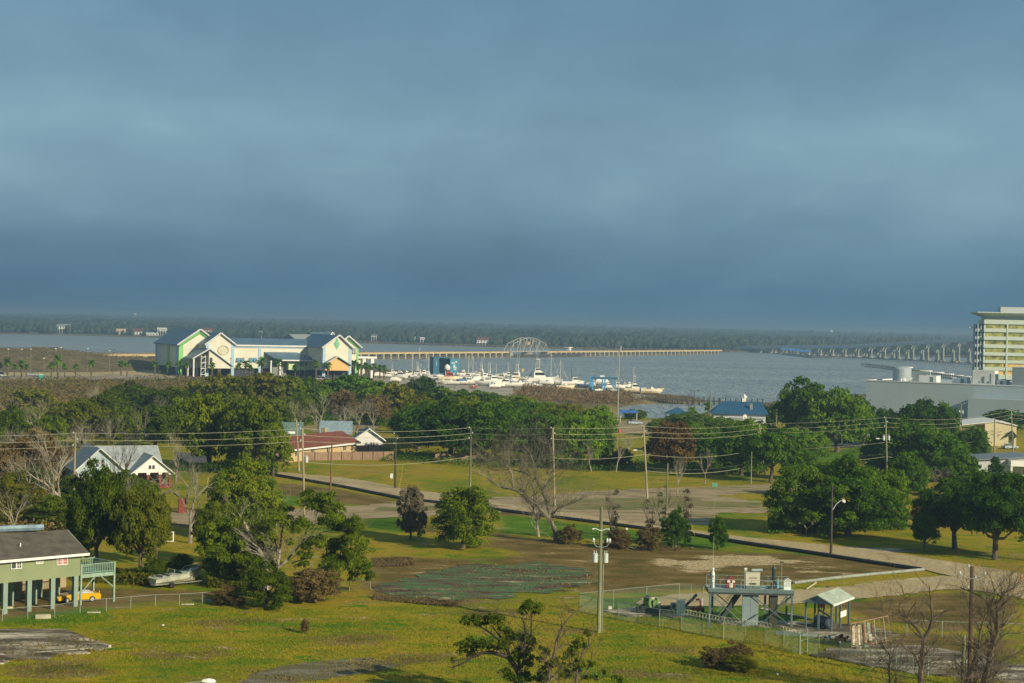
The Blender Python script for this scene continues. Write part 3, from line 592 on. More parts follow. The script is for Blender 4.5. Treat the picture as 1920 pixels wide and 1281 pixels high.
# trees that fill the belts between the named ones
FILL = [('oak',765,828,757,90,'oak behind the left of the big dark oaks'),('mid',800,835,748,120,'mid green oak peering over the big dark oaks'),('mid',880,832,745,120,'mid green tree behind the largest dark oak, right side'),('oak',955,838,750,120,'oak in the second row of the belt, below the leaning crane'),('mid',1030,842,757,110,'mid green oak in the second row, behind the big bare tree'),
 ('olive',785,815,738,90,'olive tree in the middle of the belt, above the big dark oaks'),('mid',868,812,738,100,'green tree in the middle of the belt below the sailboats'),('mid',930,818,744,100,'green tree in the middle of the belt below the densest boats'),('oak',990,826,752,90,'dark tree in the middle of the belt, above the left arm of the bare tree'),('mid',1060,852,768,90,'green tree right behind the top of the big bare tree'),('oak',1120,868,785,70,'dark green tree at the right end of the belt, lower row'),
 ('brown',640,790,728,70,'brownish leafless looking tree in the belt above the red roof'),('mid',600,782,722,70,'green tree in the belt above the green roofed house'),('oak',560,800,735,70,'dark green tree behind the green roofed house'),('mid',520,812,742,80,'green tree left of the green roofed house'),('olive',470,818,735,90,'olive tree peering over the broad oak'),('mid',420,815,728,90,'green tree peering over the tall mid green oak'),
 ('oak',350,832,742,100,'dark green tree behind the roof of the blue gabled house'),('dark',290,840,752,110,'dark tree directly above the roof of the blue gabled house'),('oak',232,845,760,80,'oak left of the dark tree above the blue gabled house'),('olive',105,805,748,80,'olive tree in the scrub above the left pole'),('mid',50,812,760,80,'green tree in the scrub at the far left'),('dark',5,830,770,60,'dark tree at the far left edge, upper one'),
 ('olive',190,880,815,80,'olive tree just left of the blue gabled house'),('brown',70,870,800,90,'brownish tree above the rust coloured ones'),('brown',10,920,835,80,'brownish tree cut by the left edge, above the dark thicket'),('dark',60,935,872,90,'dark tree in the tangle above the dark thickets'),('dark',140,955,890,80,'dark tree before the left end of the blue gabled house'),
 ('mid',1235,818,785,60,'green tree behind the rust brown one'),('mid',1300,850,790,80,'green tree between the rust brown one and the blue roof'),('oak',1365,852,795,80,'oak under the blue roofed building'),('mid',1425,838,790,70,'green tree above the leaning transformer pole'),('dark',1540,838,770,70,'dark lower boughs under the giant waterfront oak'),('oak',1740,872,790,110,'oak between the two transformer pole and the cream warehouse'),('oak',1700,935,845,90,'dark green tree behind the gap of the great thickets'),('oak',1790,925,850,100,'oak in front of the cream warehouse trees'),('mid',1545,935,858,110,'olive green back part of the great thicket'),('oak',1850,985,880,110,'dark oak behind the great dark oak'),('dark',1905,960,885,90,'dark oak at the right edge behind the great dark oak'),('oak',1500,900,835,80,'green tree behind the great thicket, left'),('dark',1830,845,800,50,'dark tree at the left corner of the cream warehouse')]
for lf, cx, b, t, wd, lb in FILL: tree('round', lf, cx, b, t, wd, lb)
# ---- bare trees
def bare_mb(seed, Hh=10.0, R=5.0, levels=5, r0=0.26, spread=0.55, fork=0.22, nside=4, dens=1.0):
    rg = random.Random(seed); tr = MB(); br = MB()
    def rec(p, d, ln, r, lv):
        steps = 3 if lv < 3 else 2; pts = [p]; dd = d.copy()
        for i in range(steps):
            dd = (dd + Vector((rg.uniform(-1,1), rg.uniform(-1,1), rg.uniform(-.5,.8)))*0.20).normalized(); pts.append(pts[-1]+dd*ln/steps)
        r1 = r*0.62
        (tr if lv == 0 else br).tube(pts, [r+(r1-r)*i/steps for i in range(steps+1)], 6 if lv == 0 else nside if lv < 3 else 3, cap=False)
        if lv >= levels: return
        nb = (3 if lv < 2 else 2) + (rg.random() < 0.45*dens)
        for k in range(nb):
            a = rg.uniform(0, 6.28); px = dd.cross(Vector((0.3, 0.1, 1))).normalized(); py = dd.cross(px)
            nd = (dd + (px*math.cos(a)+py*math.sin(a))*rg.uniform(spread*0.6, spread*1.5)).normalized(); nd.z += 0.10; nd.normalize()
            q = pts[-1] if k == 0 else pts[rg.randint(max(1, steps-1), steps)]
            rec(q, nd, ln*rg.uniform(0.66, 0.88), r1*rg.uniform(0.7, 0.95), lv+1)
    rec(Vector((0, 0, -0.1)), Vector((rg.uniform(-.08,.08), 0, 1)), Hh*fork, r0, 0)
    zs = max(v[2] for v in br.v); xs = sorted(math.hypot(v[0], v[1]) for v in br.v)[int(len(br.v)*0.97)]
    return tr, br, zs, xs
BT = {}; LASTB = []; VINES = []
def bare(k, cx, base, top, wpx, label, m=None, spread=0.55, name='bare_tree', levels=6, cat='bare tree', r0=0.24):
    key = (k, spread, levels)
    if key not in BT:
        tr, br, zs, xs = bare_mb(900+k, levels=levels, spread=spread, r0=r0)
        a = bpy.data.meshes.new('trunk'); a.from_pydata(tr.v, [], tr.f); a.materials.append(BARKG)
        b = bpy.data.meshes.new('branches'); b.from_pydata(br.v, [], br.f); b.materials.append(BARKG); BT[key] = (a, b, zs, xs)
    a, b, zs, xs = BT[key]; p = G(cx, base); hgt = top_z(cx, top, p.y); wid = wpx*p.y/F
    r = thing(name, label, cat, p, rt.uniform(0, 6.28)); s = wid/2/xs; r.scale = (s, s, hgt/zs)
    t = link('trunk', a, r); c = link('branches', b, r)
    if m: setmat(t, m); setmat(c, m)
    LASTB.append(r); return r
bare(1,356,1019,838,165,'pale bare tree standing alone right of the blue gabled house',BARKG,.75)
bare(2,600,822,735,90,'grey bare tree behind the red roofed house, its left one',BARKG)
bare(3,668,815,738,86,'grey brown bare tree behind the small white gabled house',BARKG)
bare(4,268,870,752,48,'pale bare tree rising before the big left oaks',BARKG,0.45)
bare(2,72,835,742,80,'grey bare tree at the far left above the wires',BARKG)
bare(3,172,775,715,60,'grey bare tree at the edge of the far scrub',BARKG)
bare(1,55,980,835,150,'bare tree at the left edge of the tangle, above the stilt house',BARKG,0.75)
bare(2,120,985,800,150,'bare tree with curving limbs in the middle of the tangle',BARKG,0.75)
bare(4,95,930,785,150,'pale bare tree rising above the tangle near the leaning pole',BARKG,0.55)
bare(3,222,945,800,110,'bare tree in front of the blue gabled house',BARK,0.55)
bare(5,20,900,800,90,'bare tree cut by the left edge, under the wires',BARKG,0.55)
bare(2,180,900,790,80,'bare tree behind the left pole, beside the blue house gable',BARK,0.55)
bare(4,30,890,790,110,'grey bare tree in the upper part of the left tangle',BARKG,.75)
bare(5,150,880,775,90,'bare tree behind the leaning left pole',BARKG,.6)
bare(1,205,870,768,70,'thin bare tree above the gable of the blue gabled house',BARKG,.5)
bare(2,330,905,800,70,'bare tree before the right end of the blue gabled house roof',BARKG,.6)
bare(3,236,1000,880,80,'grey bare twigs above the glossy dark tree',BARKG,.7)
bare(4,30,1010,905,100,'bare tree right above the ridge of the pier house',BARKG,.75)
bare(3,560,815,742,60,'grey bare tree right of the olive trees, behind the green roof',BARKG,.6)
bare(1,700,812,745,50,'thin bare tree right of the small white gabled house',BARKG,.5)
bare(2,15,815,735,90,'bare grey tree in the scrub, cut by the left edge',BARKG,.7)
bare(3,125,822,748,70,'bare tree among the scrub trees above the left pole',BARKG,.6)
bare(4,300,800,738,60,'bare tree crown poking from the far left oaks',BARKG,.6)
bare(1,640,830,748,70,'bare grey brown tree directly behind the chimney of the red roofed house',BARKG,.7)
bare(5,955,850,770,60,'small bare tree before the belt, left of the big bare tree',BARKG,.6)
bare(5,1322,907,838,40,'small bare tree standing on the far lawn',BARKG,0.5)
bare(1,1176,862,805,46,'small pale bare tree in the thicket behind the far lawn',BARKL,0.5)
bare(3,1108,885,820,50,'slanting pale bare tree on the far lawn',BARKG,0.4)
bare(2,1155,885,812,44,'bare tree in the dark shrubs behind the far lawn',BARKG,0.5)
bare(4,1762,935,868,84,'bare pinkish tree in the gap between the right thickets',BARKG,0.7)
bare(5,1512,1004,958,56,'small bare tree in front of the great thicket',BARKG,0.6)
bare(2,1650,775,740,44,'thin bare tree against the grey building',BARKG,0.6)
bare(1,1270,930,848,44,'bare stem growing through the rust brown tree',BARKL,0.4)
for i, (x, b, t, wd, lb) in enumerate([(1146,1022,903,44,'slim vine draped tree, leftmost in the vine row'),(1216,1020,925,60,'vine draped bare tree just left of the ivy covered shrub'),(1242,1018,890,50,'taller vine draped bare tree at the leaning pole foot'),(1285,1022,900,60,'vine draped bare tree right of the ivy covered shrub')]):
    bare(3+i, x, b, t, wd, lb, BARK, 0.5, 'vine_draped_tree')
    p = G(x, b); rg0 = random.Random(i); hh = top_z(x, t, p.y)
    lum = [(rg0.uniform(-.6,.6), rg0.uniform(-.6,.6), hh*q, rg0.uniform(.3,.75)*(1.2-.5*q)) for q in (0.06,0.12,0.18,0.25,0.33,0.41,0.5,0.6,0.7,0.82)]
    v, f = crown_np(70+i, lum, 2200, 0.17); VINES.append((x, v, f))
    vo = link('vines', np_mesh('vines', v, f, [LM['vinegrey' if i != 2 else 'vine']])); par = LASTB[-1]; sx = par.scale
    vo.parent = par; vo.scale = (1/sx[0], 1/sx[1], 1/sx[2])
# ---- trees drawn limb by limb from what the photograph shows
def limb_tree(name, label, cat, zoom, Y, limbs, clusters, lm, bm, r0, leaf, per, twigs=0, seed=1, tw_len=1.2, depth=2.2, nside=6, twl=3):
    ox, oy, sc = zoom; rg = random.Random(seed); ng = np.random.default_rng(seed)
    base = V(ox+limbs[0][0][0]/sc, oy+limbs[0][0][1]/sc, Y)
    r = thing(name, label, cat, (base.x, Y, 0)); O = Vector((base.x, Y, 0)); off = {}
    def pt(x, y):
        key = (round(x/12), round(y/12))
        if key not in off: off[key] = None
        return V(ox+x/sc, oy+y/sc, Y)
    tr = MB(); br = MB(); segs = []; nodes = []
    for li, lbm in enumerate(limbs):
        n = len(lbm); main = li == 0; rr0 = r0 if main else r0*0.55
        # join to the nearest already placed node so limbs stay connected in depth
        d0 = 0.0; st = V(ox+lbm[0][0]/sc, oy+lbm[0][1]/sc, Y)
        for q, rad, dd in nodes:
            if (Vector((q.x, 0, q.z))-Vector((st.x, 0, st.z))).length < 0.8: d0 = dd; rr0 = min(rad*0.8, rr0) if not main else rr0
        drift = rg.uniform(-1, 1)*depth; pts = []; rad = []
        for i, (x, y) in enumerate(lbm):
            f = i/(n-1); dy = d0+drift*f; p = V(ox+x/sc, oy+y/sc, Y+dy); pts.append(p-O); rad.append(max(0.03, rr0*(1-0.82*f))); nodes.append((V(ox+x/sc, oy+y/sc, Y), rad[-1], dy))
        if main:
            g0 = pts[0].copy(); g0.z = -0.2; pts = [g0, *([Vector((g0.x, g0.y, pts[0].z*0.5))] if pts[0].z > 1 else []), *pts]; rad = [rr0*1.35]*(len(pts)-len(rad)) + rad
        elif pts[0].z < 1.5 or y > 1e9: pass
        if not main and lbm[0][1] >= limbs[0][0][1]-6: pts = [Vector((pts[0].x, pts[0].y, -0.2))]+pts; rad = [rad[0]]+rad
        (tr if main else br).tube(pts, rad, nside)
        for i in range(len(pts)-1): segs.append((pts[i], pts[i+1], rad[i+1]))
    def tw(p, d, ln, rad, lv):
        q = p + d*ln*0.5 + Vector((rg.uniform(-1,1), rg.uniform(-1,1), rg.uniform(-.7,.9)))*ln*0.13; e = q + (d+Vector((rg.uniform(-1,1), rg.uniform(-1,1), rg.uniform(-.5,1)))*0.35).normalized()*ln*0.5
        br.tube([p, q, e], [rad, rad*0.8, rad*0.55], 3, cap=False)
        if lv > 0:
            for _ in range(rg.choice((2, 3))):
                s = rg.choice((q, e, e)); nd = (d+Vector((rg.uniform(-1,1), rg.uniform(-1,1), rg.uniform(-.5,1)))*0.85).normalized(); tw(s, nd, ln*rg.uniform(0.5, 0.8), rad*0.6, lv-1)
    tl = sum((b-a).length for a, b, _ in segs[2:]) or 1
    for a, b, rad in segs[1:]:
        for _ in range(max(0, int(round(twigs*(b-a).length/tl+rg.uniform(-.4,.6))))):
            d = (b-a).normalized(); nd = (d*0.5+Vector((rg.uniform(-1,1), rg.uniform(-1,1), rg.uniform(-.3,1)))).normalized()
            tw(a.lerp(b, rg.random()), nd, tw_len*rg.uniform(0.6, 1.3), max(0.02, min(rad*0.4, 0.05)), twl)
    tr.build('trunk', bm, r); br.build('branches', bm, r)
    if clusters:
        lum = []
        for x, y, q in clusters:
            p = V(ox+x/sc, oy+y/sc, Y+rg.uniform(-1, 1)*depth*0.6)-O; lum.append((p.x, p.y, p.z, q/sc*Y/F*1.38))
        v, f = crown_np(seed, lum, int(per*sum(l[3]**2 for l in lum)), leaf, 8, 0.1, 0.5)
        link('crown', np_mesh('crown', v, f, [lm]), r)
    return r
Z2 = (780, 1080, 4.571)
limb_tree('oak_tree', 'small dark oak with windswept flat boughs in the foreground', 'tree', Z2, 136, [
 [(893,919),(890,840),(850,780),(800,700),(740,680),(650,655),(560,660),(480,700),(400,750),(300,790)],
 [(800,700),(780,620),(720,560),(640,490),(560,440),(450,420)], [(780,640),(740,540),(680,470),(640,420)],
 [(890,840),(880,700),(930,600),(940,500),(925,400),(890,350)], [(900,790),(950,650),(985,520),(990,360),(1000,290)], [(870,740),(850,640),(820,520)], [(480,700),(380,715),(300,740)], [(890,860),(820,880),(760,850)], [(890,880),(980,890),(1080,870)]],
 [(440,395,42),(500,380,40),(560,395,52),(640,395,50),(700,400,50),(760,465,42),(800,490,35),(390,600,42),(450,580,50),(510,600,50),(570,590,55),(620,620,35),(400,660,35),(470,670,40),(320,725,22),(690,600,50),(770,590,50),(820,530,40),(880,540,48),(950,550,50),(985,600,42),(860,700,42),(960,700,45),(925,650,50),(1015,270,55),(960,260,45),(930,300,40),(900,320,30),(1040,320,32),(970,760,30),(750,850,45),(850,890,55),(960,890,55),(1050,880,50),(1110,870,40)],
 LM['warm'], BARKD, 0.30, 0.2, 1150, 60, 11, 0.9, 1.6)
limb_tree('oak_tree', 'sparse half dead oak with a long bare limb, right of the windswept one', 'tree', Z2, 134, [
 [(1125,919),(1150,800),(1180,680),(1200,580),(1240,460),(1310,360),(1370,310),(1420,250)], [(1370,310),(1320,320),(1300,290)], [(1190,640),(1250,600),(1330,590)],
 [(1230,919),(1220,800),(1190,700)], [(1370,919),(1380,800),(1430,640),(1480,590),(1475,520)], [(1395,919),(1470,800),(1505,700),(1520,620),(1580,590)], [(1400,860),(1480,875),(1560,890),(1630,850)], [(1380,800),(1330,700)], [(1150,800),(1100,700),(1050,710)]],
 [(1095,650,36),(1130,665,30),(1050,725,26),(1115,790,36),(1165,760,36),(1290,690,42),(1345,640,40),(1400,585,42),(1440,600,25),(1475,500,34),(1385,710,36),(1500,750,30),(1510,770,22),(1280,840,42),(1350,800,46),(1480,880,34),(1530,880,25),(1600,825,26),(1240,770,34),(1420,780,30),(1200,720,28),(1320,870,30),(1720,890,34),(1760,910,26)],
 LM['warm'], BARK, 0.17, 0.19, 950, 80, 12, 0.8, 1.4)
Z4 = (880, 760, 4.002)
limb_tree('bare_tree', 'big spreading bare tree in the middle lot, lichen grey', 'bare tree', Z4, G(1042,1018).y, [
 [(655,1035),(640,930),(605,860),(560,810),(500,740),(420,680),(330,630),(220,610),(130,540),(60,480)],
 [(605,860),(590,760),(550,640),(500,560),(400,500),(300,480),(200,490),(100,460)], [(500,560),(490,450),(450,350),(400,290)], [(550,640),(580,600),(650,570),(750,555)], [(620,830),(660,780),(740,740),(850,700)],
 [(560,660),(570,560),(600,460),(620,360),(590,260)], [(400,500),(350,420),(300,350)], [(490,450),(540,380),(560,300)], [(330,630),(320,520),(300,440),(280,380)], [(300,480),(230,420),(170,370)], [(200,490),(140,420),(100,400)], [(650,570),(700,500),(760,440)], [(740,740),(800,760),(840,740)], [(600,460),(660,400),(700,380)], [(420,680),(400,600),(380,540)]],
 [], None, BARKM, 0.42, 0.2, 0, 230, 21, 2.0, 3.5, twl=4)
limb_tree('bare_tree', 'smaller bare tree close behind the big spreading bare one', 'bare tree', Z4, G(1008,1006).y, [
 [(520,990),(500,850),(480,770),(420,700),(330,600)], [(510,860),(530,780),(600,640)], [(480,770),(490,660),(470,560)]],
 [], None, BARKG, 0.26, 0.2, 0, 60, 22, 1.8, 2.0)
ZR = (1600, 980, 4.256)
limb_tree('bare_tree', 'dark crooked bare tree in front of the rusty frame, at the lower right', 'bare tree', ZR, 138, [
 [(535,1281),(545,1100),(565,930),(610,850),(630,770),(620,650),(605,500)], [(565,930),(500,830),(430,760),(360,720),(310,740),(220,700),(100,700)], [(360,720),(370,640),(420,610),(400,560),(380,500)], [(630,780),(680,740),(740,700)], [(535,1150),(490,1050),(430,1010),(370,960),(330,920)], [(430,760),(450,700),(500,640)], [(310,740),(320,800)], [(220,700),(240,640),(300,610)]],
 [], None, BARK, 0.24, 0.2, 0, 75, 31, 1.1, 1.6)
limb_tree('bare_tree', 'large many stemmed bare tree in the lower right corner', 'bare tree', ZR, 137, [
 [(1040,1281),(1080,1150),(1110,980),(1150,880),(1150,650),(1200,560),(1290,520)], [(900,1281),(950,1130),(1000,1000),(1010,870),(1050,740)], [(1110,980),(1100,800),(1090,650),(1000,580),(850,515)], [(1150,880),(1220,790),(1290,710)], [(1000,1170),(1100,1130),(1200,1110),(1280,1060),(1362,1010)], [(1080,1281),(1150,1190),(1280,1130)], [(1100,650),(1130,560),(1110,470)], [(1010,870),(960,760),(900,640)], [(1150,700),(1210,650),(1300,640)], [(1280,1060),(1330,1120),(1362,1130)], [(1000,1000),(900,1000)], [(960,1281),(985,1100),(1030,900)]],
 [], None, BARK, 0.28, 0.2, 0, 210, 32, 1.3, 2.2, twl=4)
limb_tree('bare_sapling', 'small bare sapling left of the crooked bare tree', 'bare tree', ZR, 140, [
 [(290,1281),(285,1150),(290,1050),(240,1000),(200,960)], [(340,1281),(340,1180),(400,1120),(440,1100)], [(285,1150),(310,1060),(330,980)], [(290,1050),(230,1080),(150,1180)]],
 [], None, BARK, 0.09, 0.2, 0, 60, 33, 1.0, 1.2)
Z3 = (360, 840, 4.269)
limb_tree('oak_tree', 'spreading oak with pale exposed limbs over the chain link fence', 'tree', Z3, G(497,1106).y, [
 [(590,1130),(590,1000),(580,890),(530,800),(470,700),(420,600),(380,530)], [(585,900),(540,850),(470,840)], [(590,880),(650,820),(690,770)], [(640,1100),(680,1000),(700,850),(715,700),(740,560),(740,500)],
 [(690,960),(760,900),(850,780),(900,700),(940,600),(950,540)], [(760,900),(880,760),(960,700),(1060,670),(1180,680)], [(800,920),(900,890),(1000,870),(1100,880)], [(850,780),(900,740),(1000,640)], [(900,700),(980,620),(1000,520),(1060,440)], [(940,600),(920,480),(930,400)], [(470,700),(400,660)], [(530,800),(430,720),(350,640),(250,600)], [(700,850),(640,680),(600,580)], [(960,700),(1080,780),(1180,860),(1250,900)], [(800,920),(860,1010),(960,1000),(1050,1020)], [(1060,670),(1180,640),(1300,660)], [(1100,880),(1250,950),(1350,1010)]],
 [(930,400,50),(1000,420,60),(1080,400,50),(880,440,40),(1130,440,50),(960,480,40),(1050,500,50),(1140,520,60),(740,490,50),(700,560,50),(760,600,50),(640,600,60),(870,620,55),(820,640,50),(1100,580,60),(1200,590,60),(1300,610,60),(1320,680,60),(1250,660,55),(1150,640,50),(1050,600,40),(930,780,60),(1020,760,55),(1100,800,65),(1180,780,60),(1260,760,60),(1340,760,60),(1380,840,60),(1300,860,65),(1210,880,65),(1120,900,60),(1250,960,65),(1350,940,65),(1400,1000,55),(1430,1040,35),(1160,980,60),(1050,960,55),(1280,1030,45),(1120,1050,40),(900,860,45),(880,950,40),(600,720,60),(560,760,50),(630,780,45),(480,600,60),(420,560,55),(350,620,60),(260,640,60),(180,680,60),(110,740,55),(100,840,55),(170,800,60),(240,760,60),(320,740,60),(400,780,60),(330,860,60),(240,880,60),(150,920,55),(420,900,60),(500,940,60),(340,960,55),(780,760,30),(560,640,45)],
 LM['warm'], BARKG, 0.42, 0.22, 1000, 90, 41, 1.6, 3.0)
# ---- brush, reeds and the far woods: nobody could count them
def scatter_poly(rg, poly_px, n, z=0.0):
    P = [G(a, b, z) for a, b in poly_px]; x0 = min(p.x for p in P); x1 = max(p.x for p in P); y0 = min(p.y for p in P); y1 = max(p.y for p in P)
    X = rg.uniform(x0, x1, n*4); Y_ = rg.uniform(y0, y1, n*4); s = sdist(X, Y_, [(p.x, p.y) for p in P]) > 0
    return X[s][:n], Y_[s][:n]
def brush(name, label, regions, m, n, hgt, leaf, seed, dunes=False, blade=False, cat='brush'):
    rg = np.random.default_rng(seed); VV = []
    for reg in regions:
        x, y = scatter_poly(rg, reg, n)
        cl_ = noise2(x, y, 9, seed)*0.6+noise2(x, y, 3.1, seed+1)*0.4; k = cl_ > 0.34; x = x[k]; y = y[k]; h = hgt*np.clip((cl_[k]-0.25)*1.9, 0.15, 1.4)
        z = rg.uniform(0, 1, len(x))**0.6*h
        if dunes: z = z + dune(x, y)
        VV.append(np.stack([x, y, z], 1))
    P = np.concatenate(VV); Nn = rdir(rg, len(P))
    if blade: Nn[:, 2] *= 0.15; Nn /= np.linalg.norm(Nn, axis=1)[:, None]
    v, f = leaf_quads(rg, P, Nn, leaf, 0.5 if not blade else 0.35)
    o = link(name, np_mesh(name, v, f, [m]), kind='stuff'); o['label'] = label; o['category'] = cat; return o
brush('scrub_field', 'brown winter scrub between the left trees and the white building', [[(-60,716),(200,714),(560,712),(700,716),(560,765),(380,775),(200,800),(-60,800)]], LM['brown'], 30000, 2.6, 1.0, 51)
brush('green_scrub', 'green bushes scattered in the brown scrub', [[(-60,716),(200,714),(560,712),(620,760),(380,790),(-60,830)]], LM['olive'], 7000, 3.2, 1.0, 57)
brush('dune_scrub', 'dry brush covering the dune by the bay at the left', [[(-60,660),(0,655),(290,664),(300,690),(-60,694)]], LM['brown'], 9000, 1.6, 0.9, 52, True)
brush('reed_bank', 'tan reeds along the shore in front of the boatyard', [[(985,728),(1060,734),(1180,746),(1196,752),(1185,757),(1100,757),(1000,752),(960,742)]], LM['reed'], 14000, 3.4, 0.9, 53, False, True)
brush('shore_grass', 'olive grass on the spit beyond the boats', [[(1180,744),(1250,741),(1300,745),(1290,749),(1200,751)]], LM['straw'], 1800, 0.9, 0.6, 54, False, True)
brush('thicket_undergrowth', 'dark brush filling the ground between the left bare trees', [[(-40,870),(140,860),(180,940),(150,1000),(-40,1010)]], LM['brown'], 12000, 2.6, 0.5, 55)
brush('belt_undergrowth', 'shaded green brush below the tree belt behind the houses', [[(400,768),(700,775),(900,800),(1130,830),(1130,850),(1000,862),(700,798),(400,800)]], LM['oak'], 22000, 3.0, 0.8, 56)
brush('shrub_border', 'dark brush at the foot of the trees behind the far lawn', [[(1060,872),(1440,872),(1440,884),(1060,884)]], LM['oak'], 5000, 1.8, 0.5, 59)
brush('belt_shade_brush', 'brush closing the foot of the big oaks behind the fences', [[(715,850),(1130,868),(1130,884),(900,876),(715,866)],[(330,868),(520,880),(520,894),(330,884)]], LM['oak'], 7000, 2.4, 0.5, 65)
brush('right_undergrowth', 'brush below the trees on the right side', [[(1235,868),(1430,880),(1430,896),(1235,884)],[(1600,840),(1860,842),(1860,905),(1640,905)],[(1440,985),(1700,978),(1700,996),(1440,1002)]], LM['oak'], 9000, 2.2, 0.5, 66)
brush('hedge_undergrowth', 'brush under the hedge trees behind the boat and the fence', [[(130,1062),(260,1075),(380,1090),(380,1096),(270,1104),(130,1090)],[(390,1088),(480,1090),(480,1106),(390,1104)]], LM['olive'], 5000, 1.5, 0.3, 60)
brush('court_weeds', 'weeds and dead leaves scattered over the old court and the slabs', [[(700,1108),(900,1058),(1110,1075),(1110,1100),(860,1134)],[(0,1184),(190,1198),(200,1222),(0,1246)],[(460,1260),(700,1236),(740,1250),(560,1284)],[(1530,1226),(1900,1240),(1900,1275),(1700,1258)]], LM['brown'], 900, 0.25, 0.35, 67, False, True)
brush('weeds', 'dry weeds along the edge of the old court', [[(690,1048),(770,1046),(780,1060),(690,1066)],[(700,1120),(860,1134),(850,1140),(700,1126)],[(1130,1022),(1300,1028),(1300,1034),(1130,1032)]], LM['straw'], 3500, 0.6, 0.28, 58, False, True)
# grass tufts over the near lawns
rg = np.random.default_rng(77); X, Y_ = scatter_poly(rg, [(-60,1290),(-60,1160),(400,1145),(1000,1130),(1500,1180),(1960,1290)], 42000)
P = np.stack([X, Y_, rg.uniform(0.0, 0.09, len(X))], 1); Nn = rdir(rg, len(P)); Nn[:, 2] *= 0.3; Nn /= np.linalg.norm(Nn, axis=1)[:, None]
v, f = leaf_quads(rg, P, Nn, 0.17, 0.5); gt = link('lawn_tufts', np_mesh('lawn_tufts', v, f, [LM['lawn']]), kind='stuff'); gt['label'] = 'short uneven grass tufts of the near lawns'; gt['category'] = 'grass'
# far woods
def woods(name, label, n, dmin, dmax, hmin, hmax, seed, m, bias=1.0):
    rg = np.random.default_rng(seed)
    r = rg.uniform(-0.40, 0.40, n); d = dmin + (dmax-dmin)*rg.uniform(0, 1, n)**bias; Yc = shoreY(r)+d; Xc = r*Yc
    h = rg.uniform(hmin, hmax, n)*(0.62+0.76*noise2(Xc, Yc, 90, seed)); R = h*rg.uniform(0.3, 0.6, n)
    base = np.clip(d, 0, 700)/700*3.0+np.clip((d-700)/5000, 0, 1)*9
    # a lumpy 20-sided crown
    t = (1+5**.5)/2; iv = np.array([(-1,t,0),(1,t,0),(-1,-t,0),(1,-t,0),(0,-1,t),(0,1,t),(0,-1,-t),(0,1,-t),(t,0,-1),(t,0,1),(-t,0,-1),(-t,0,1)]); iv = iv/np.linalg.norm(iv[0])
    jf = np.array([(0,11,5),(0,5,1),(0,1,7),(0,7,10),(0,10,11),(1,5,9),(5,11,4),(11,10,2),(10,7,6),(7,1,8),(3,9,4),(3,4,2),(3,2,6),(3,6,8),(3,8,9),(4,9,5),(2,4,11),(6,2,10),(8,6,7),(9,8,1)])
    v = iv[None]*rg.uniform(0.7, 1.25, (n, 12, 1)); v = v*np.stack([R, R, h*0.55], -1)[:, None]; v = v+np.stack([Xc, Yc, base+h*0.5], -1)[:, None]
    f = (jf[None]+12*np.arange(n)[:, None, None]).reshape(-1, 3)
    o = link(name, np_mesh(name, v.reshape(-1, 3), f, [m]), kind='stuff'); o['label'] = label; o['category'] = 'woods'; return o
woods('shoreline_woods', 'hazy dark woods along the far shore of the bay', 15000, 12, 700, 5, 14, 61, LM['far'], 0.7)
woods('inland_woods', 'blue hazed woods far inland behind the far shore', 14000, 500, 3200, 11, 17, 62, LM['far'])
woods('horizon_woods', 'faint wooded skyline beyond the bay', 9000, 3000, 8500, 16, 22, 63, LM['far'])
brush2 = np.random.default_rng(64); r = brush2.uniform(-0.4, 0.4, 7000); k = noise2(r*400, r*0+3, 11, 8) > 0.5; r = r[k]; d = brush2.uniform(2, 14, len(r)); Yc = shoreY(r)+d
v, f = leaf_quads(brush2, np.stack([r*Yc, Yc, brush2.uniform(-1, 1.4, len(r))], 1), rdir(brush2, len(r)), 2.6, 0.6); o = link('far_reeds', np_mesh('far_reeds', v, f, [LM['reed']]), kind='stuff'); o['label'] = 'tan marsh grass fringing the far shore'; o['category'] = 'marsh grass'
# ---- palms
def palm_meshes(seed, fan=True):
    rg = random.Random(seed); t = MB(); t.tube([(0,0,-.2),(0.05,0.02,2.2),(0.0,0.05,4.6)], [0.26,0.2,0.2], 6); c = MB()
    for i in range(34):
        a = rg.uniform(0, 6.28); e = rg.uniform(-0.9, 1.35); L_ = rg.uniform(1.2, 1.7); d = Vector((math.cos(a)*math.cos(e), math.sin(a)*math.cos(e), math.sin(e))); s = Vector((-math.sin(a), math.cos(a), 0)); o = Vector((0, 0, 4.7))
        m_ = o+d*L_*0.55; e_ = o+d*L_+Vector((0, 0, -0.35)); wd = 0.42
        c.add([o, m_-s*wd+Vector((0,0,-.08)), m_+Vector((0,0,.08)), m_+s*wd+Vector((0,0,-.08)), e_-s*wd*0.5, e_+s*wd*0.5, e_+d*0.1], [(0,1,2),(0,2,3),(1,4,6,2),(2,6,5,3)])
    k = MB()
    for i in range(14):
        a = rg.uniform(0, 6.28); d = Vector((math.cos(a)*0.5, math.sin(a)*0.5, -1)).normalized(); o = Vector((0, 0, 4.6)); s = Vector((-math.sin(a), math.cos(a), 0))*0.22; k.add([o, o+d*0.8-s, o+d*1.35, o+d*0.8+s], [(0,1,2,3)])
    res = []
    for nm, mb, m in (('trunk', t, BARK), ('crown', c, LM['palm']), ('dead_fronds', k, LM['straw'])):
        me = bpy.data.meshes.new(nm); me.from_pydata(mb.v, [], mb.f); me.materials.append(m); res.append((nm, me))
    return res
PM = [palm_meshes(s) for s in (1, 2, 3)]
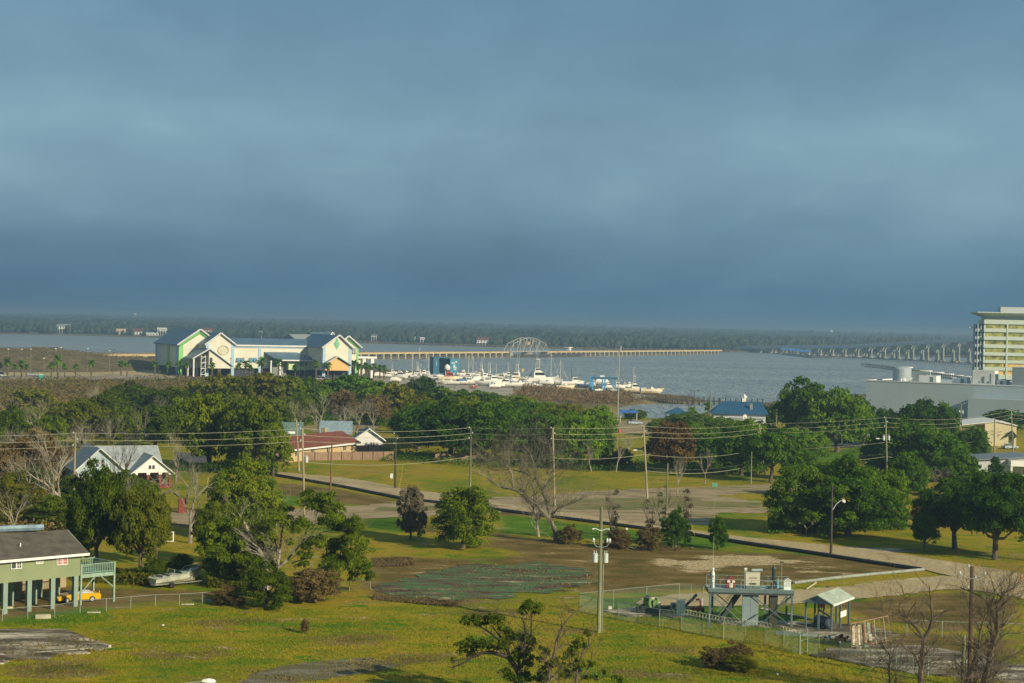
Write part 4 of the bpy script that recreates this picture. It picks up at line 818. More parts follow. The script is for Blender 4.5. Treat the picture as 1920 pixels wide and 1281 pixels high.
def palm(cx, base, top, label, k=0, group=None, w=1.0):
    p = G(cx, base); h = top_z(cx, top, p.y); r = thing('fan_palm', label, 'palm tree', p, rt.uniform(0, 6.28), group); r.scale = (h/6*w*1.12, h/6*w*1.12, h/6)
    for nm, me in PM[k % 3]: link(nm, me, r)
g1 = 'palms along the pale parking lot'
for i, (x, b, t) in enumerate([(-1,705,678),(14,706,670),(27,706,681),(40,706,674),(49,705,682),(96,707,678),(108,707,664),(121,707,681),(142,704,681),(171,704,673)]):
    palm(x, b+3, t, '%s palm from the left in the row along the pale parking lot' % ORD[i] if i else 'leftmost palm of the row along the pale parking lot, cut by the left edge', i, g1)
g2 = 'palms round the white building'
lb2 = ['palm left of the white building, farthest from it','palm left of the white building, second from the wall','palm close to the left wall of the white building','palm before the back left block of the white building','palm before the green corner of the back left block','palm at the left edge of the small entrance porch','palm in front of the cream triangle of the entrance porch','palm right of the porch, below the first shutters','palm below the middle of the blue shutters','palm below the right pair of blue shutters','palm at the left end of the lean-to roof','palm before the open part of the lean-to','palm before the pale green wall, left one','palm at the right end of the lean-to roof','palm before the left side of the orange gable','palm before the right side of the orange gable','palm under the flat white canopy, leftmost','palm under the flat white canopy, second','palm under the flat white canopy, near its middle column','palm under the right end of the flat canopy','palm just right of the flat canopy','palm second right of the flat canopy','outermost palm right of the flat canopy']
for i, (x, b, t) in enumerate([(227,705,675),(238,705,677),(290,706,676),(316,706,676),(336,707,675),(350,708,678),(397,710,679),(447,709,680),(460,709,675),(469,710,684),(490,710,669),(522,710,671),(553,711,683),(592,712,674),(614,712,678),(626,711,676),(663,710,674),(672,711,680),(685,711,679),(692,711,683),(700,711,680),(712,711,683),(720,712,684)]):
    palm(x, b, t, lb2[i], i, g2, 1.15)
palm(1479, 800, 730, 'fan palm leaning on the left of the giant waterfront oak', 1, None, 1.1)
palm(1297, 800, 762, 'pale leaved palm between the blue pavilion and the blue roof', 2, None, 1.1)
palm(1327, 790, 753, 'small palm at the left corner of the blue roof', 0, None, 1.1)
# ------------------------------------------------------------------ buildings
WHT = mat('paint_white', (0.74, 0.74, 0.70), 0.6, 0.05, 0.6); CRM = mat('wall_cream', (0.68, 0.66, 0.53), 0.75, 0.04, 0.25)
ROOFB = mat('metal_roof_blue', (0.10, 0.18, 0.245), 0.5, 0.08, 0.15, metal=0.1); LBL = mat('trim_lightblue', (0.36, 0.52, 0.66), 0.6, 0.05)
GRN = mat('trim_green', (0.22, 0.56, 0.16), 0.6, 0.05); PGR = mat('wall_palegreen', (0.45, 0.66, 0.40), 0.7, 0.05)
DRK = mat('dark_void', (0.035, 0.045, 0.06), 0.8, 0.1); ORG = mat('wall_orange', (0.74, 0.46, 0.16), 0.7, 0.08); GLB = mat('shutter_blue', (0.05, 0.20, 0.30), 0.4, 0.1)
GLS = mat('window_glass', (0.05, 0.06, 0.065), 0.12, 0.2, 0.5, spec=0.6)
def seams(mb_list_fn, name, m, parent): pass
def gable(parent, name, m, u0, u1, v0, v1, ze, zr, over=0.8, th=0.35, ur=None, axis='v'):
    """two roof slopes over a rectangle; ridge along v (or along u when axis='u')"""
    ur = (u0+u1)/2 if ur is None else ur; mb = MB()
    if axis == 'v':
        sl = (zr-ze)/(ur-u0); sr_ = (zr-ze)/(u1-ur); a, b = v0-over, v1+over
        mb.prismy([(u0-over, ze-over*sl), (ur, zr), (u1+over, ze-over*sr_), (u1+over, ze-over*sr_+th), (ur, zr+th), (u0-over, ze-over*sl+th)], a, b)
    else:
        vr = (v0+v1)/2; sl = (zr-ze)/(vr-v0); a, b = u0-over, u1+over
        mb.prismx([(v0-over, ze-over*sl), (vr, zr), (v1+over, ze-over*sl), (v1+over, ze-over*sl+th), (vr, zr+th), (v0-over, ze-over*sl+th)], a, b)
    return mb.build(name, m, parent)
# --- the big white museum-like building on the waterfront
TH = math.radians(24); ct, st_ = math.cos(TH), math.sin(TH)
O1 = G(388, 706); CB = thing('waterfront_hall', 'long white building with blue metal roofs, gables and a round ornament by the bay', 'building', O1, TH)
def UU(px, v):   # local u on the vertical plane v at the picture column px (at eye level)
    k = ray(px, 600); k = k.x/k.y; return (k*(O1.y+ct*v)-(O1.x-st_*v))/(ct-k*st_)
def ZZ_(px, py, v):
    u = UU(px, v); return top_z(px, py, O1.y+st_*u+ct*v)
uA, uB = UU(388,0), UU(440,0); zE = ZZ_(388,645,0)
# block with the round ornament
mb = MB(); mb.prismy([(uA, 4.2), (uB, 4.2), (uB, zE), ((uA+uB)/2, zE+5.4), (uA, zE)], 0, 42); mb.build('gable_wall', CRM, CB)
r_ = gable(CB, 'roof', ROOFB, uA, uB, 0, 42, zE+0.1, zE+5.6, 1.1)
mb = MB()
for a, b in (((uA-1.1, zE-.72), ((uA+uB)/2, zE+5.5)), (((uA+uB)/2, zE+5.5), (uB+1.1, zE-.72))): mb.tube([(a[0], -1.25, a[1]+.2), (b[0], -1.25, b[1]+.2)], 0.42, 4)
mb.build('barge_board', WHT, r_)
for a in (uA+.6, uB-.6): mb = MB(); mb.box(a-.75, a+.75, -.18, .9, 0, zE+.3); mb.build('corner_post', LBL, CB)
mb = MB(); cu = UU(419.5,0); cz = ZZ_(419.5,657,0); n = 28
mb.tube([(cu+2.75*math.cos(t*2*math.pi/n), -.25, cz+2.35*math.sin(t*2*math.pi/n)) for t in range(n+1)], 0.14, 5); om = mat('ornament_olive', (0.36, 0.30, 0.10), 0.6); mb.build('round_ornament', om, CB)
mb = MB(); om2 = mat('ornament_faint', (0.58, 0.55, 0.40), 0.7)
for k in range(-2, 3): mb.box(cu+k*.8-.05, cu+k*.8+.05, -.08, -.02, cz-1.7, cz+1.7)
for k in range(-2, 3): mb.box(cu-2.0, cu+2.0, -.10, -.08, cz+k*.7-.05, cz+k*.7+.05)
mb.build('ornament_grille', om2, CB)
# back left green-trimmed block
vB = 16; b0 = UU(337,vB); bp = UU(375,vB); b1 = 2*bp-b0; ze1 = ZZ_(337,645,vB); zp1 = ZZ_(375,618.5,vB)
mb = MB(); mb.prismy([(b0, 4.0), (b1, 4.0), (b1, ze1), (bp, zp1-.4), (b0, ze1)], vB, vB+56); mb.build('gable_wall', CRM, CB)
r_ = gable(CB, 'roof', ROOFB, b0, b1, vB, vB+56, ze1+.1, zp1, 1.3); mb = MB()
for a, b in (((b0-1.3, ze1-.9), (bp, zp1-.1)), ((bp, zp1-.1), (b1+1.3, ze1-.9))): mb.tube([(a[0], vB-1.45, a[1]+.3), (b[0], vB-1.45, b[1]+.3)], 0.42, 4)
mb.build('barge_board', WHT, r_); mb = MB()
for a, b in (((b0, ze1-.9), (bp, zp1-1.3)), ((bp, zp1-1.3), (b1, ze1-.9))): mb.tube([(a[0], vB-.1, a[1]-.1), (b[0], vB-.1, b[1]-.1)], 0.75, 4)
mb.build('green_band', GRN, r_)
mb = MB(); mb.box(b0-.15, b0+2.2, vB-.2, vB+.7, 0, ze1); mb.build('green_corner', GRN, CB)
for v0, v1, m in ((vB+52, vB+56.3, LBL), (vB+22, vB+27, GRN), (vB+3, vB+6, LBL)): mb = MB(); mb.box(b0-.25, b0+.1, v0, v1, 0, ze1-.3); mb.build('wall_pilaster', m, CB)
mb = MB(); mb.box(b0+.5, b1-.5, vB+1, vB+55, 0.02, 4.0); mb.build('underfloor_shade_block', DRK, CB)  # solid block, its dark colour stands for the shade in the open garage
# porch with its long right slope
vP = -6; pl, pr, pr2 = UU(364,vP), UU(393.5,vP), UU(435,vP); zl, zr, z2 = ZZ_(364,672.5,vP), ZZ_(393.5,654,vP), ZZ_(435,686,vP)
mb = MB(); mb.prismy([(pr, 4.4), (pr2, 4.4), (pr2, z2), (pr, zr-.5)], vP+.3, -.2); mb.build('porch_wall', CRM, CB)
mb = MB(); mb.prismy([(pl-.6, zl-.4), (pr, zr-.3), (pr2+.8, z2-.5), (pr2+.8, z2-.1), (pr, zr+.1), (pl-.6, zl)], vP-.8, 14); rp = mb.build('porch_roof', ROOFB, CB)
mb = MB(); mb.tube([(pl-.6, vP-.95, zl-.1), (pr, vP-.95, zr-.05)], .34, 4); mb.build('barge_board', WHT, rp)
for a, v in ((pl+.3, vP+.3), (pl+.3, 6), (pl+5.5, 9)): mb = MB(); mb.box(a-.35, a+.35, v-.35, v+.35, 0, zl); mb.build('porch_column', WHT, CB)
# lattice stair tower in the porch
mb = MB(); a0 = UU(379,vP+2)
for x in (a0, a0+2.2): mb.box(x-.12, x+.12, vP+2, vP+2.3, 0, 11)
for k in range(4): mb.box(a0-.3, a0+2.6, vP+1.8, vP+2.5, 1+k*3, 1.3+k*3); mb.tube([(a0, vP+2.1, 1.3+k*2.4), (a0+2.2, vP+2.1, 3.7+k*2.4)], .08, 4)
mb.build('porch_lattice', WHT, CB)
mb = MB(); q = UU(397.5,vP)
mb.box(q-.7, q+.7, vP+.12, vP+.28, ZZ_(397,680,vP), ZZ_(397,671,vP)); mb.build('window', GLS, CB)
# main wing
w0, w1 = uB+.2, UU(606, 3); zw = ZZ_(500,648.5,3); zR = ZZ_(500,635.5,15)
mb = MB(); mb.box(w0, w1, 3, 30, 4.4, zw); mb.build('wing_wall', CRM, CB)
mb = MB(); mb.prismx([(2.0, zw-.2), (2.0, zw+.2), (16, zR+.2), (30.6, zw+.3), (30.6, zw-.1), (16, zR-.4)], w0-2, w1); rw = mb.build('wing_roof', ROOFB, CB)
mb = MB(); mb.box(w0-.5, w1, 1.85, 2.05, zw-.35, zw+.35); mb.build('eave_fascia', WHT, rw)
mb = MB(); mb.box(w0, w1, 2.6, 3.02, zw-1.1, zw-.5); mb.build('eave_band', LBL, CB)
mb = MB(); mb.box(w0+.3, w1, 5, 28, .02, 4.4); mb.build('underfloor_shade_block', DRK, CB)  # shade below the wing, put in as a dark solid block
for px in (488,): mb = MB(); q = UU(px, 3); mb.box(q-.7, q+.7, 2.7, 3.01, 0, zw-1.2); mb.build('corner_post', LBL, CB)
for px in (447.5, 456, 471.5, 479.5):
    q = UU(px, 3); z0 = ZZ_(px, 679.5, 3); z1 = ZZ_(px, 671, 3); mb = MB(); mb.box(q-.8, q+.8, 2.85, 3.02, z0, z1); wi = mb.build('window', DRK, CB)
    mb = MB(); mb.prismx([(2.8, z1), (1.9, z0+.4), (2.0, z0+.3), (2.9, z1-.1)], q-.95, q+.95); mb.build('shutter', GLB, wi)
# lean-to
l0, l1 = UU(497,2), UU(592,2); za = ZZ_(500,660,3); zb = ZZ_(520,675,-8)
mb = MB(); mb.add([(l0,3,za),(l1-10,3,za),(l1,-8,zb),(l0+4,-8,zb),(l0,3,za-.3),(l1-10,3,za-.3),(l1,-8,zb-.4),(l0+4,-8,zb-.4)], [(0,3,2,1),(4,5,6,7),(0,1,5,4),(1,2,6,5),(2,3,7,6),(3,0,4,7)]); rl = mb.build('lean_to_roof', ROOFB, CB)
mb = MB(); mb.box(l0+4, l1, -8.2, -8.02, zb-.5, zb+.15); mb.build('eave_fascia', WHT, rl)
g0, g1 = UU(543,-5), UU(590,-5); mb = MB(); mb.box(g0, g0+9, -5, 2.5, 4.0, zb-.1); mb.build('lean_to_wall', mat('wall_limegreen', (0.52, 0.68, 0.34), 0.7, 0.04), CB)
mb = MB(); mb.box(g0+9.05, g1, -4.9, 2.5, 4.0, zb-.1); mb.build('lean_to_wall', PGR, CB)
for px in (565.5, 574): q = UU(px, -5); mb = MB(); mb.box(q-.7, q+.7, -5.35, -5.0, 6.2, zb-.2); wi = mb.build('window', DRK, CB); mb = MB(); mb.box(q-1.0, q+1.0, -5.6, -5.4, 7.2, zb-.2); mb.build('shutter', GLB, wi)
mb = MB(); mb.box(l0+3, g0-.1, -1, 2.6, 0, zb); mb.build('lean_to_shade_block', mat('recess_shade_grey', (0.22, 0.25, 0.22), 0.8), CB)  # solid grey block painted as the shade in the open lean-to end
for px in (510, 527): q = UU(px, -7.5); mb = MB(); mb.box(q-.35, q+.35, -7.8, -7.1, 0, zb-.4); mb.build('porch_column', WHT, CB)
mb = MB(); mb.tube([(UU(524,-8), -8, 5.5), (UU(533,-8), -8, 2.0)], .25, 4); mb.build('stair_rail', WHT, CB)
# right gabled block
v3 = -25; c0, cp, c1 = UU(608,v3), UU(636,v3), UU(659,v3); ze3 = ZZ_(608,650.5,v3); zp3 = ZZ_(636,629.5,v3)
mb = MB(); mb.prismy([(c0, 4.4), (c1, 4.4), (c1, ze3), (cp, zp3-.3), (c0, ze3)], v3, 20); mb.build('gable_wall', CRM, CB)
r_ = gable(CB, 'roof', ROOFB, c0, c1, v3, 20, ze3+.1, zp3, 1.2, ur=cp); mb = MB()
for a, b in (((c0-1.2, ze3-.8), (cp, zp3)), ((cp, zp3), (c1+1.2, ze3-.9))): mb.tube([(a[0], v3-1.35, a[1]+.25), (b[0], v3-1.35, b[1]+.25)], 0.42, 4)
mb.build('barge_board', WHT, r_)
for a in (c0+.3, c1-.3): mb = MB(); mb.box(a-.75, a+.75, v3-.2, v3+.6, 0, ze3-.2); mb.build('corner_post', LBL, CB)
mb = MB(); mb.box(c0+1, c1-1, v3+2, 19, .02, 4.4); mb.build('underfloor_shade_block', DRK, CB)  # dark filled block in place of the shaded space under this gable
q = UU(632.5, v3); z = ZZ_(632.5, 645, v3); mb = MB(); mb.add([(q, v3-.12, z-3.1), (q+1.7, v3-.12, z), (q, v3-.12, z+3.1), (q-1.7, v3-.12, z), (q, v3-.02, z-3.1), (q+1.7, v3-.02, z), (q, v3-.02, z+3.1), (q-1.7, v3-.02, z)], [(0,1,2,3),(0,4,5,1),(1,5,6,2),(2,6,7,3),(3,7,4,0)]); mb.build('diamond_ornament', mat('ornament_green', (0.18, 0.48, 0.28), 0.6, 0.3, 1.5), CB)
q0, qp, q1 = UU(608,v3-4), UU(634,v3-4), UU(659,v3-4); zq, zqp = ZZ_(608,685,v3-4), ZZ_(634,669,v3-4)
mb = MB(); mb.prismy([(q0-.8, zq-.4), (qp, zqp-.2), (q1+.8, zq-.4), (q1+.8, zq), (qp, zqp+.2), (q0-.8, zq)], v3-5, v3-.2); rp = mb.build('porch_roof', mat('porch_roof_green', (0.10, 0.20, 0.16), 0.5), CB)
mb = MB(); mb.tube([(q0-.8, v3-5.1, zq-.2), (qp, v3-5.1, zqp)], .28, 4); mb.build('barge_board', WHT, rp)
mb = MB(); mb.prismy([(q0+.9, 4.6), (q1-.9, 4.6), (q1-.9, zq+.1), (qp, zqp-.7), (q0+.9, zq+.1)], v3-3.6, v3-.25); mb.build('porch_gable', ORG, CB)
# green trimmed right block with a barred window
v4 = -12; d0, dp, d1 = UU(645,v4), UU(653,v4), UU(673,v4); ze4 = ZZ_(673,649,v4); zp4 = ZZ_(653,630.5,v4)
mb = MB(); mb.prismy([(dp-(d1-dp), ze4-9), (d1, ze4-9), (d1, ze4), (dp, zp4-.3), (dp-(d1-dp), ze4)], v4, 24); mb.build('gable_wall', CRM, CB)
r_ = gable(CB, 'roof', ROOFB, dp-(d1-dp), d1, v4, 24, ze4+.1, zp4, 1.6); mb = MB()
mb.tube([(dp, v4-1.75, zp4), (d1+1.6, v4-1.75, ze4-1.0)], 0.42, 4); mb.tube([(dp, v4-1.75, zp4), (dp-4, v4-1.75, zp4-3)], 0.42, 4); mb.build('barge_board', WHT, r_)
mb = MB(); mb.tube([(dp, v4-.2, zp4-1.4), (d1, v4-.2, ze4-.9)], .7, 4); mb.box(d1-.9, d1+.12, v4-.25, v4+.6, ze4-9, ze4); mb.build('green_band', GRN, CB)
q = UU(664.5, v4); z0, z1 = ZZ_(664,664.5,v4), ZZ_(664,653.5,v4); mb = MB(); mb.box(q-1, q+1, v4-.06, v4-.01, z0, z1); wi = mb.build('window', DRK, CB); mb = MB()
for k in range(1, 4): mb.box(q-1, q+1, v4-.14, v4-.07, z0+(z1-z0)*k/4-.09, z0+(z1-z0)*k/4+.09)
mb.box(q-.09, q+.09, v4-.16, v4-.07, z0, z1); mb.build('window_bars', WHT, wi)
# flat canopy
e0, e1 = UU(657,-8), UU(708,-8); zc = ZZ_(690,671,-8); mb = MB(); mb.box(e0, e1, -8, 4, zc-.4, zc+.6); mb.build('canopy_slab', WHT, CB)
for px, m in ((670, GRN), (684, CRM), (699.5, WHT)): q = UU(px, -7); mb = MB(); mb.box(q-.9, q+.9, -7.6, -5.8, 0, zc-.4); mb.build('canopy_column', m, CB)
mb = MB(); mb.box(UU(660,0), UU(672,0), -6, 0, 0, zc-.5); mb.build('canopy_wall', CRM, CB)
# rear roofs seen over the wing
h0, h1 = UU(548, 40), UU(590, 40); zz = ZZ_(570, 636, 40); zt = ZZ_(570,627,46); mb = MB(); mb.prismx([(34, zz-3), (34, zz), (46, zt), (60, zz), (60, zz-3)], h0, h1+4); mb.build('rear_roof', mat('roof_greygreen', (0.34, 0.38, 0.36), 0.6), CB)
h0, h1 = UU(586, 50), UU(622, 50); mb = MB(); mb.prismx([(44, zz-3), (44, zz), (56, zt+1.4), (70, zz), (70, zz-3)], h0, h1); mb.build('rear_roof', ROOFB, CB)
f0, fp, f1 = UU(615,36), UU(624,36), UU(633,36); zf = ZZ_(624,624,36); gable(CB, 'rear_gable_roof', WHT, f0, f1, 36, 50, zf-3.4, zf, .3, .6)
mb = MB(); mb.prismy([(f0, zf-14), (f1, zf-14), (f1, zf-3.4), (fp, zf-.2), (f0, zf-3.4)], 36.4, 49.6); mb.build('rear_wall', CRM, CB)
# --- generic far / small houses
def house(name, label, p, rz, L_, W_, zE_, zR_, wall, roof, axis='u', wins=(), z0=0.0, over=0.5, cat='house', trim=None, chimney=None):
    r = thing(name, label, cat, p, rz); mb = MB()
    if axis == 'u': mb.prismx([(0, z0), (W_, z0), (W_, zE_), (W_/2, zR_-.1), (0, zE_)], 0, L_)
    else: mb.prismy([(0, z0), (L_, z0), (L_, zE_), (L_/2, zR_-.1), (0, zE_)], 0, W_)
    mb.build('wall', wall, r)
    rf = gable(r, 'roof', roof, 0, L_, 0, W_, zE_, zR_, over, .22, axis=axis)
    if trim:
        mb = MB(); mb.box(-over, L_+over, -over-.08, -over-.02, zE_-.5, zE_-.15); mb.build('fascia', trim, r) if axis == 'u' else None
    if chimney: mb = MB(); mb.box(*chimney); mb.build('chimney', mat('brick_tan', (0.42, 0.32, 0.18), 0.9, 0.2, 3), rf)
    for (u, z, w_, h_, side) in wins:
        mb = MB(); mb2 = MB()
        if side == 'f': mb.box(u-w_/2, u+w_/2, -.07, -.02, z, z+h_); mb2.box(u-.04, u+.04, -.12, -.075, z, z+h_); mb2.box(u-w_/2-.07, u+w_/2+.07, -.10, -.075, z-.07, z); mb2.box(u-w_/2-.07, u+w_/2+.07, -.10, -.075, z+h_, z+h_+.07)
        elif side == 'l': mb.box(-.07, -.02, u-w_/2, u+w_/2, z, z+h_); mb2.box(-.12, -.075, u-.04, u+.04, z, z+h_)
        else: mb.box(L_+.02, L_+.07, u-w_/2, u+w_/2, z, z+h_); mb2.box(L_+.075, L_+.12, u-.04, u+.04, z, z+h_)
        wi = mb.build('window', GLS, r); mb2.build('frame', WHT, wi)
    return r
def far_house(px, py, wpx, hpx, label, wall, roof, hz=0.0, hip=False, stilts=False, extra=False):
    r0 = ray(px, 600); k = r0.x/r0.y; Y = float(shoreY(k))+35; x = k*Y; s = Y/F; wd, hg = wpx*s, hpx*s; zb_ = top_z(px, py, Y)
    r = thing('far_house', label, 'house', (x-wd/2, Y, 0), 0.1); zb_ = max(zb_, 1.5)
    mb = MB(); mb.box(0, wd, 0, 9, zb_, zb_+hg*0.6); mb.build('wall', wall, r)
    rf = gable(r, 'roof', roof, 0, wd, 0, 9, zb_+hg*.6, zb_+hg, .8, .4, axis='u')
    n = max(2, int(wpx/4)); wn = max(1, int(wd/4))
    for i in range(wn): mb = MB(); mb.box(wd*(i+.5)/wn-.8, wd*(i+.5)/wn+.8, -.12, -.02, zb_+hg*.15, zb_+hg*.42); mb.build('window', GLS, r)
    for i in range(int(wd/4)+1): mb = MB(); q = min(wd-.4, i*4+.2); mb.box(q-.3, q+.3, .1, .7, 0, zb_); mb.build('pile', wall, r)
    return r
TAN = mat('wall_tan', (0.55, 0.42, 0.26), .8); REDR = mat('roof_red', (0.17, 0.055, 0.032), .8, .12, .8, bump=.3); GRYR = mat('roof_grey', (0.24, 0.26, 0.27), .8, .12, .8)
far_house(119, 617, 24, 9, 'hazy white house in the woods across the bay, farthest left', WHT, GRYR)
far_house(227, 627, 16, 10, 'hazy tan house on the far shore, left of the red roofed one', TAN, TAN)
far_house(255, 627, 21, 10, 'small house with an orange red roof on the far shore', WHT, REDR)
far_house(286, 631, 22, 5, 'low white house on the far shore just left of the white building', WHT, WHT)
far_house(304, 621, 16, 6, 'white house in the far woods above the low white one', WHT, WHT)
far_house(389, 623, 18, 8, 'tan house with a red roof seen between the white building roofs', TAN, REDR)
far_house(484, 627, 16, 6, 'pale house in the far woods above the wing roof', WHT, GRYR)
far_house(906, 643, 22, 10, 'white house with a red roof on the far shore left of the swing bridge', WHT, REDR)
far_house(772, 637, 14, 5, 'small white house on the far shore above the blue building', WHT, WHT)
far_house(793, 637, 8, 4, 'tiny white hut on the far shore above the blue building', WHT, WHT)
far_house(702, 632, 10, 4, 'tiny white cottage in the far woods right of the white building', WHT, GRYR)
# --- red roofed long house
p = G(536, 868); q = G(668, 852); L_ = (q-p).length; rz = math.atan2(q.y-p.y, q.x-p.x)
TANW = mat('wall_sand', (0.50, 0.38, 0.21), .85, .06)
RH = house('red_roof_house', 'long low tan house with a red brown roof behind the wooden fence', p, rz, L_, 8.5, 2.9, 4.9, TANW, REDR, wins=[(L_*f, 1.2, 1.1, 1.1, 'f') for f in (.14, .36, .58, .82)], over=.7, trim=WHT, chimney=(L_*.79, L_*.79+1.2, 4.6, 5.6, 3.8, 6.0))
p = G(683, 842); RW = house('white_gable_house', 'small white gabled house right of the red roofed house', G(664,848), 0.12, 6.6, 9, 2.9, 5.3, WHT, GRYR, axis='v', wins=[(4.2, 1.4, 1.0, .9, 'f')])
mb = MB(); mb.tube([(-.6, -.6, 2.65), (3.3, -.6, 5.4), (7.2, -.6, 2.65)], .16, 4); mb.build('barge_board', WHT, RW)
house('blue_roof_house', 'house with a pale blue grey roof behind the red roofed house', G(604, 836), .1, 6.6, 8, 3.2, 5.6, TANW, mat('roof_paleblue', (0.22, 0.30, 0.34), .7), over=.6)
GH = house('green_roof_house', 'house with a dull green roof and white vent behind the left poles', G(492,850), .12, 8.5, 10, 3.6, 6.6, TANW, mat('roof_dullgreen', (0.12, 0.20, 0.17), .75), over=.6)
mb = MB(); mb.box(5.5, 7.2, 1.0, 1.8, 4.3, 4.9); mb.build('roof_vent', WHT, GH)
# --- blue gabled house on the left with the white front gable
BLW = mat('siding_blue', (0.36, 0.46, 0.50), .75, .05, streak=(.2, .2, 9)); SHG = mat('shingle_greyblue', (0.30, 0.34, 0.34), .8, .12, 1.0, bump=.3)
p = G(172, 928); q = G(205, 936); BH = thing('blue_gabled_house', 'blue grey house with a white front gable among the bare trees', 'house', G(143, 916), 0.42); BH.scale = (.88, .88, .92)
mb = MB(); mb.prismy([(0, 0), (9.5, 0), (9.5, 3.4), (4.4, 7.4), (0, 3.6)], 0, 14); mb.build('wall', BLW, BH)
# main body: ridge along its length to the right
mb = MB(); mb.box(3, 17, 2, 13, 0, 3.4); mb.build('body_wall', BLW, BH)
rf = gable(BH, 'roof', SHG, 0, 9, -.1, 14, 3.6, 7.4, .6, .2, ur=4.4)
mb = MB(); mb.prismx([(1.2, 3.2), (7.5, 7.3), (13.8, 3.2), (13.8, 3.4), (7.5, 7.5), (1.2, 3.4)], 4.4, 17.6); mb.build('long_roof', SHG, rf)
mb = MB(); mb.tube([(-.6, -.75, 3.1), (4.4, -.75, 7.5), (9.6, -.75, 3.2)], .13, 4); mb.build('barge_board', WHT, rf)
for u in (2.9, 4.0, 5.1): mb = MB(); mb.box(u-.28, u+.28, -.07, -.02, 4.0, 5.4); wi = mb.build('window', GLS, BH); mb = MB(); mb.box(u-.35, u+.35, -.1, -.075, 3.9, 4.0); mb.box(u-.35, u+.35, -.1, -.075, 4.65, 4.7); mb.build('frame', WHT, wi)
mb = MB(); mb.prismy([(10.6, 3.0), (18.2, 3.0), (14.4, 5.9)], -2.6, 6); mb.build('front_gable', WHT, BH)
mb = MB(); mb.prismy([(10.0, 2.65), (14.4, 6.05), (18.8, 2.65), (18.8, 2.85), (14.4, 6.3), (10.0, 2.85)], -3.1, 7); fr = mb.build('front_gable_roof', SHG, BH)
mb = MB(); mb.tube([(10.0, -3.2, 2.75), (14.4, -3.2, 6.15), (18.8, -3.2, 2.75)], .12, 4); mb.build('barge_board', WHT, fr)
for u in (13.9, 14.6): mb = MB(); mb.box(u-.24, u+.24, -2.68, -2.61, 3.7, 4.4); mb.build('window', GLS, BH)
BRK = mat('brick_red', (0.20, 0.05, 0.035), .9, .2, 3)
mb = MB(); mb.box(10.8, 18, 1.5, 6, 0, 3.0); mb.build('porch_back_wall', mat('stone_grey', (0.16, 0.14, 0.12), .9, .25, 1.5), BH)
for u in (11.2, 13.6, 16, 18): mb = MB(); mb.box(u-.25, u+.25, -2.5, -2.0, 0, 3.0); pp = mb.build('porch_pillar', BRK, BH); mb = MB(); mb.box(u-.32, u+.32, -2.6, -1.9, 2.6, 2.99); mb.build('pillar_cap', WHT, pp)
mb = MB(); mb.prismx([(-4.2, 0), (-2.6, 0), (-2.6, .9), (-3.1, .9)], 13.7, 15.9); mb.build('porch_steps', BRK, BH)
mb = MB(); mb.box(11, 18, -2.6, 1.5, .02, .5); mb.build('porch_floor', BRK, BH)
gp_ = G(341, 962); t = thing('brick_gatepost', 'square red brick gatepost near the pale bare tree', 'gatepost', gp_, .3); mb = MB(); mb.box(-.55, .55, -.4, .4, 0, 2.0); mb.build('shaft', BRK, t); mb = MB(); mb.box(-.62, .62, -.47, .47, 2.0, 2.15); mb.build('cap', BRK, t)
t = thing('garden_swing', 'small white timber swing frame beside the yellow green tree', 'frame', G(312, 1016), .2)
for x in (-.9, .1, .9): mb = MB(); mb.box(x-.07, x+.07, -.07, .07, 0, 1.25); mb.build('post', WHT, t)
mb = MB(); mb.box(-1, 1, -.08, .08, 1.25, 1.35); mb.build('beam', WHT, t); mb = MB(); mb.box(-1, 1, -.06, .06, .02, .12); mb.build('sill', WHT, t)
# --- the house on tall piers, lower left
SAGE = mat('wall_sage', (0.235, 0.275, 0.15), .8, .05, .35, col2=(0.19, 0.235, 0.125)); PIER = mat('pier_bluegreen', (0.22, 0.30, 0.24), .75, .06); RFD = mat('shingle_dark', (0.095, 0.085, 0.063), .9, .18, .9, bump=.4)
e0 = G(142, 1137.5); an = math.radians(44); SH = thing('pier_house', 'sage green house raised on tall piers with a dark roof, lower left', 'house', (e0.x, e0.y, 0), an)
dz = lambda px, py: top_z(px, py, e0.y)
zW0, zW1 = 3.15, 5.55; LW, DW = 16.0, 8.0      # local +x runs to the right end; the house extends to -x
mb = MB(); mb.prismx([(0, zW0), (DW, zW0), (DW, zW1), (DW/2, zW1+1.7), (0, zW1)], -LW, .45); mb.build('wall', SAGE, SH)
mb = MB(); sl = 1.7/4; o_ = .55; mb.prismx([(-o_, zW1-o_*sl+.03), (DW/2, zW1+1.75), (DW+o_, zW1-o_*sl+.03), (DW+o_, zW1-o_*sl+.2), (DW/2, zW1+1.93), (-o_, zW1-o_*sl+.2)], -LW, 1.1); rf = mb.build('roof', RFD, SH)
mb = MB(); mb.box(-LW, 1.14, -o_-.06, -o_-.01, zW1-o_*sl-.06, zW1-o_*sl+.2); mb.tube([(1.15, -o_, zW1-o_*sl+.08), (1.15, DW/2, zW1+1.86)], .07, 4); mb.build('eave_board', WHT, rf)
for u, v, h in ((-5.5, 1.6, .35), (-7.2, 3.3, .3)): mb = MB(); zz = zW1+v*sl; mb.tube([(u, v, zz+.1), (u, v, zz+.2+h)], .07, 6); mb.build('vent_pipe', WHT, rf)
mb = MB(); mb.prismy([(-14.5, 6.0), (-5.5, 6.0), (-10, 8.6)], DW/2, DW+9); mb.build('rear_wing_wall', SAGE, SH)
mb = MB(); mb.prismy([(-15.2, 5.6), (-10, 8.6), (-4.8, 5.6), (-4.8, 5.8), (-10, 8.85), (-15.2, 5.8)], DW/2+.2, DW+9.6); mb.build('rear_roof', mat('roof_brownish', (0.15, 0.115, 0.07), .9, .25, .6, bump=.3), SH)
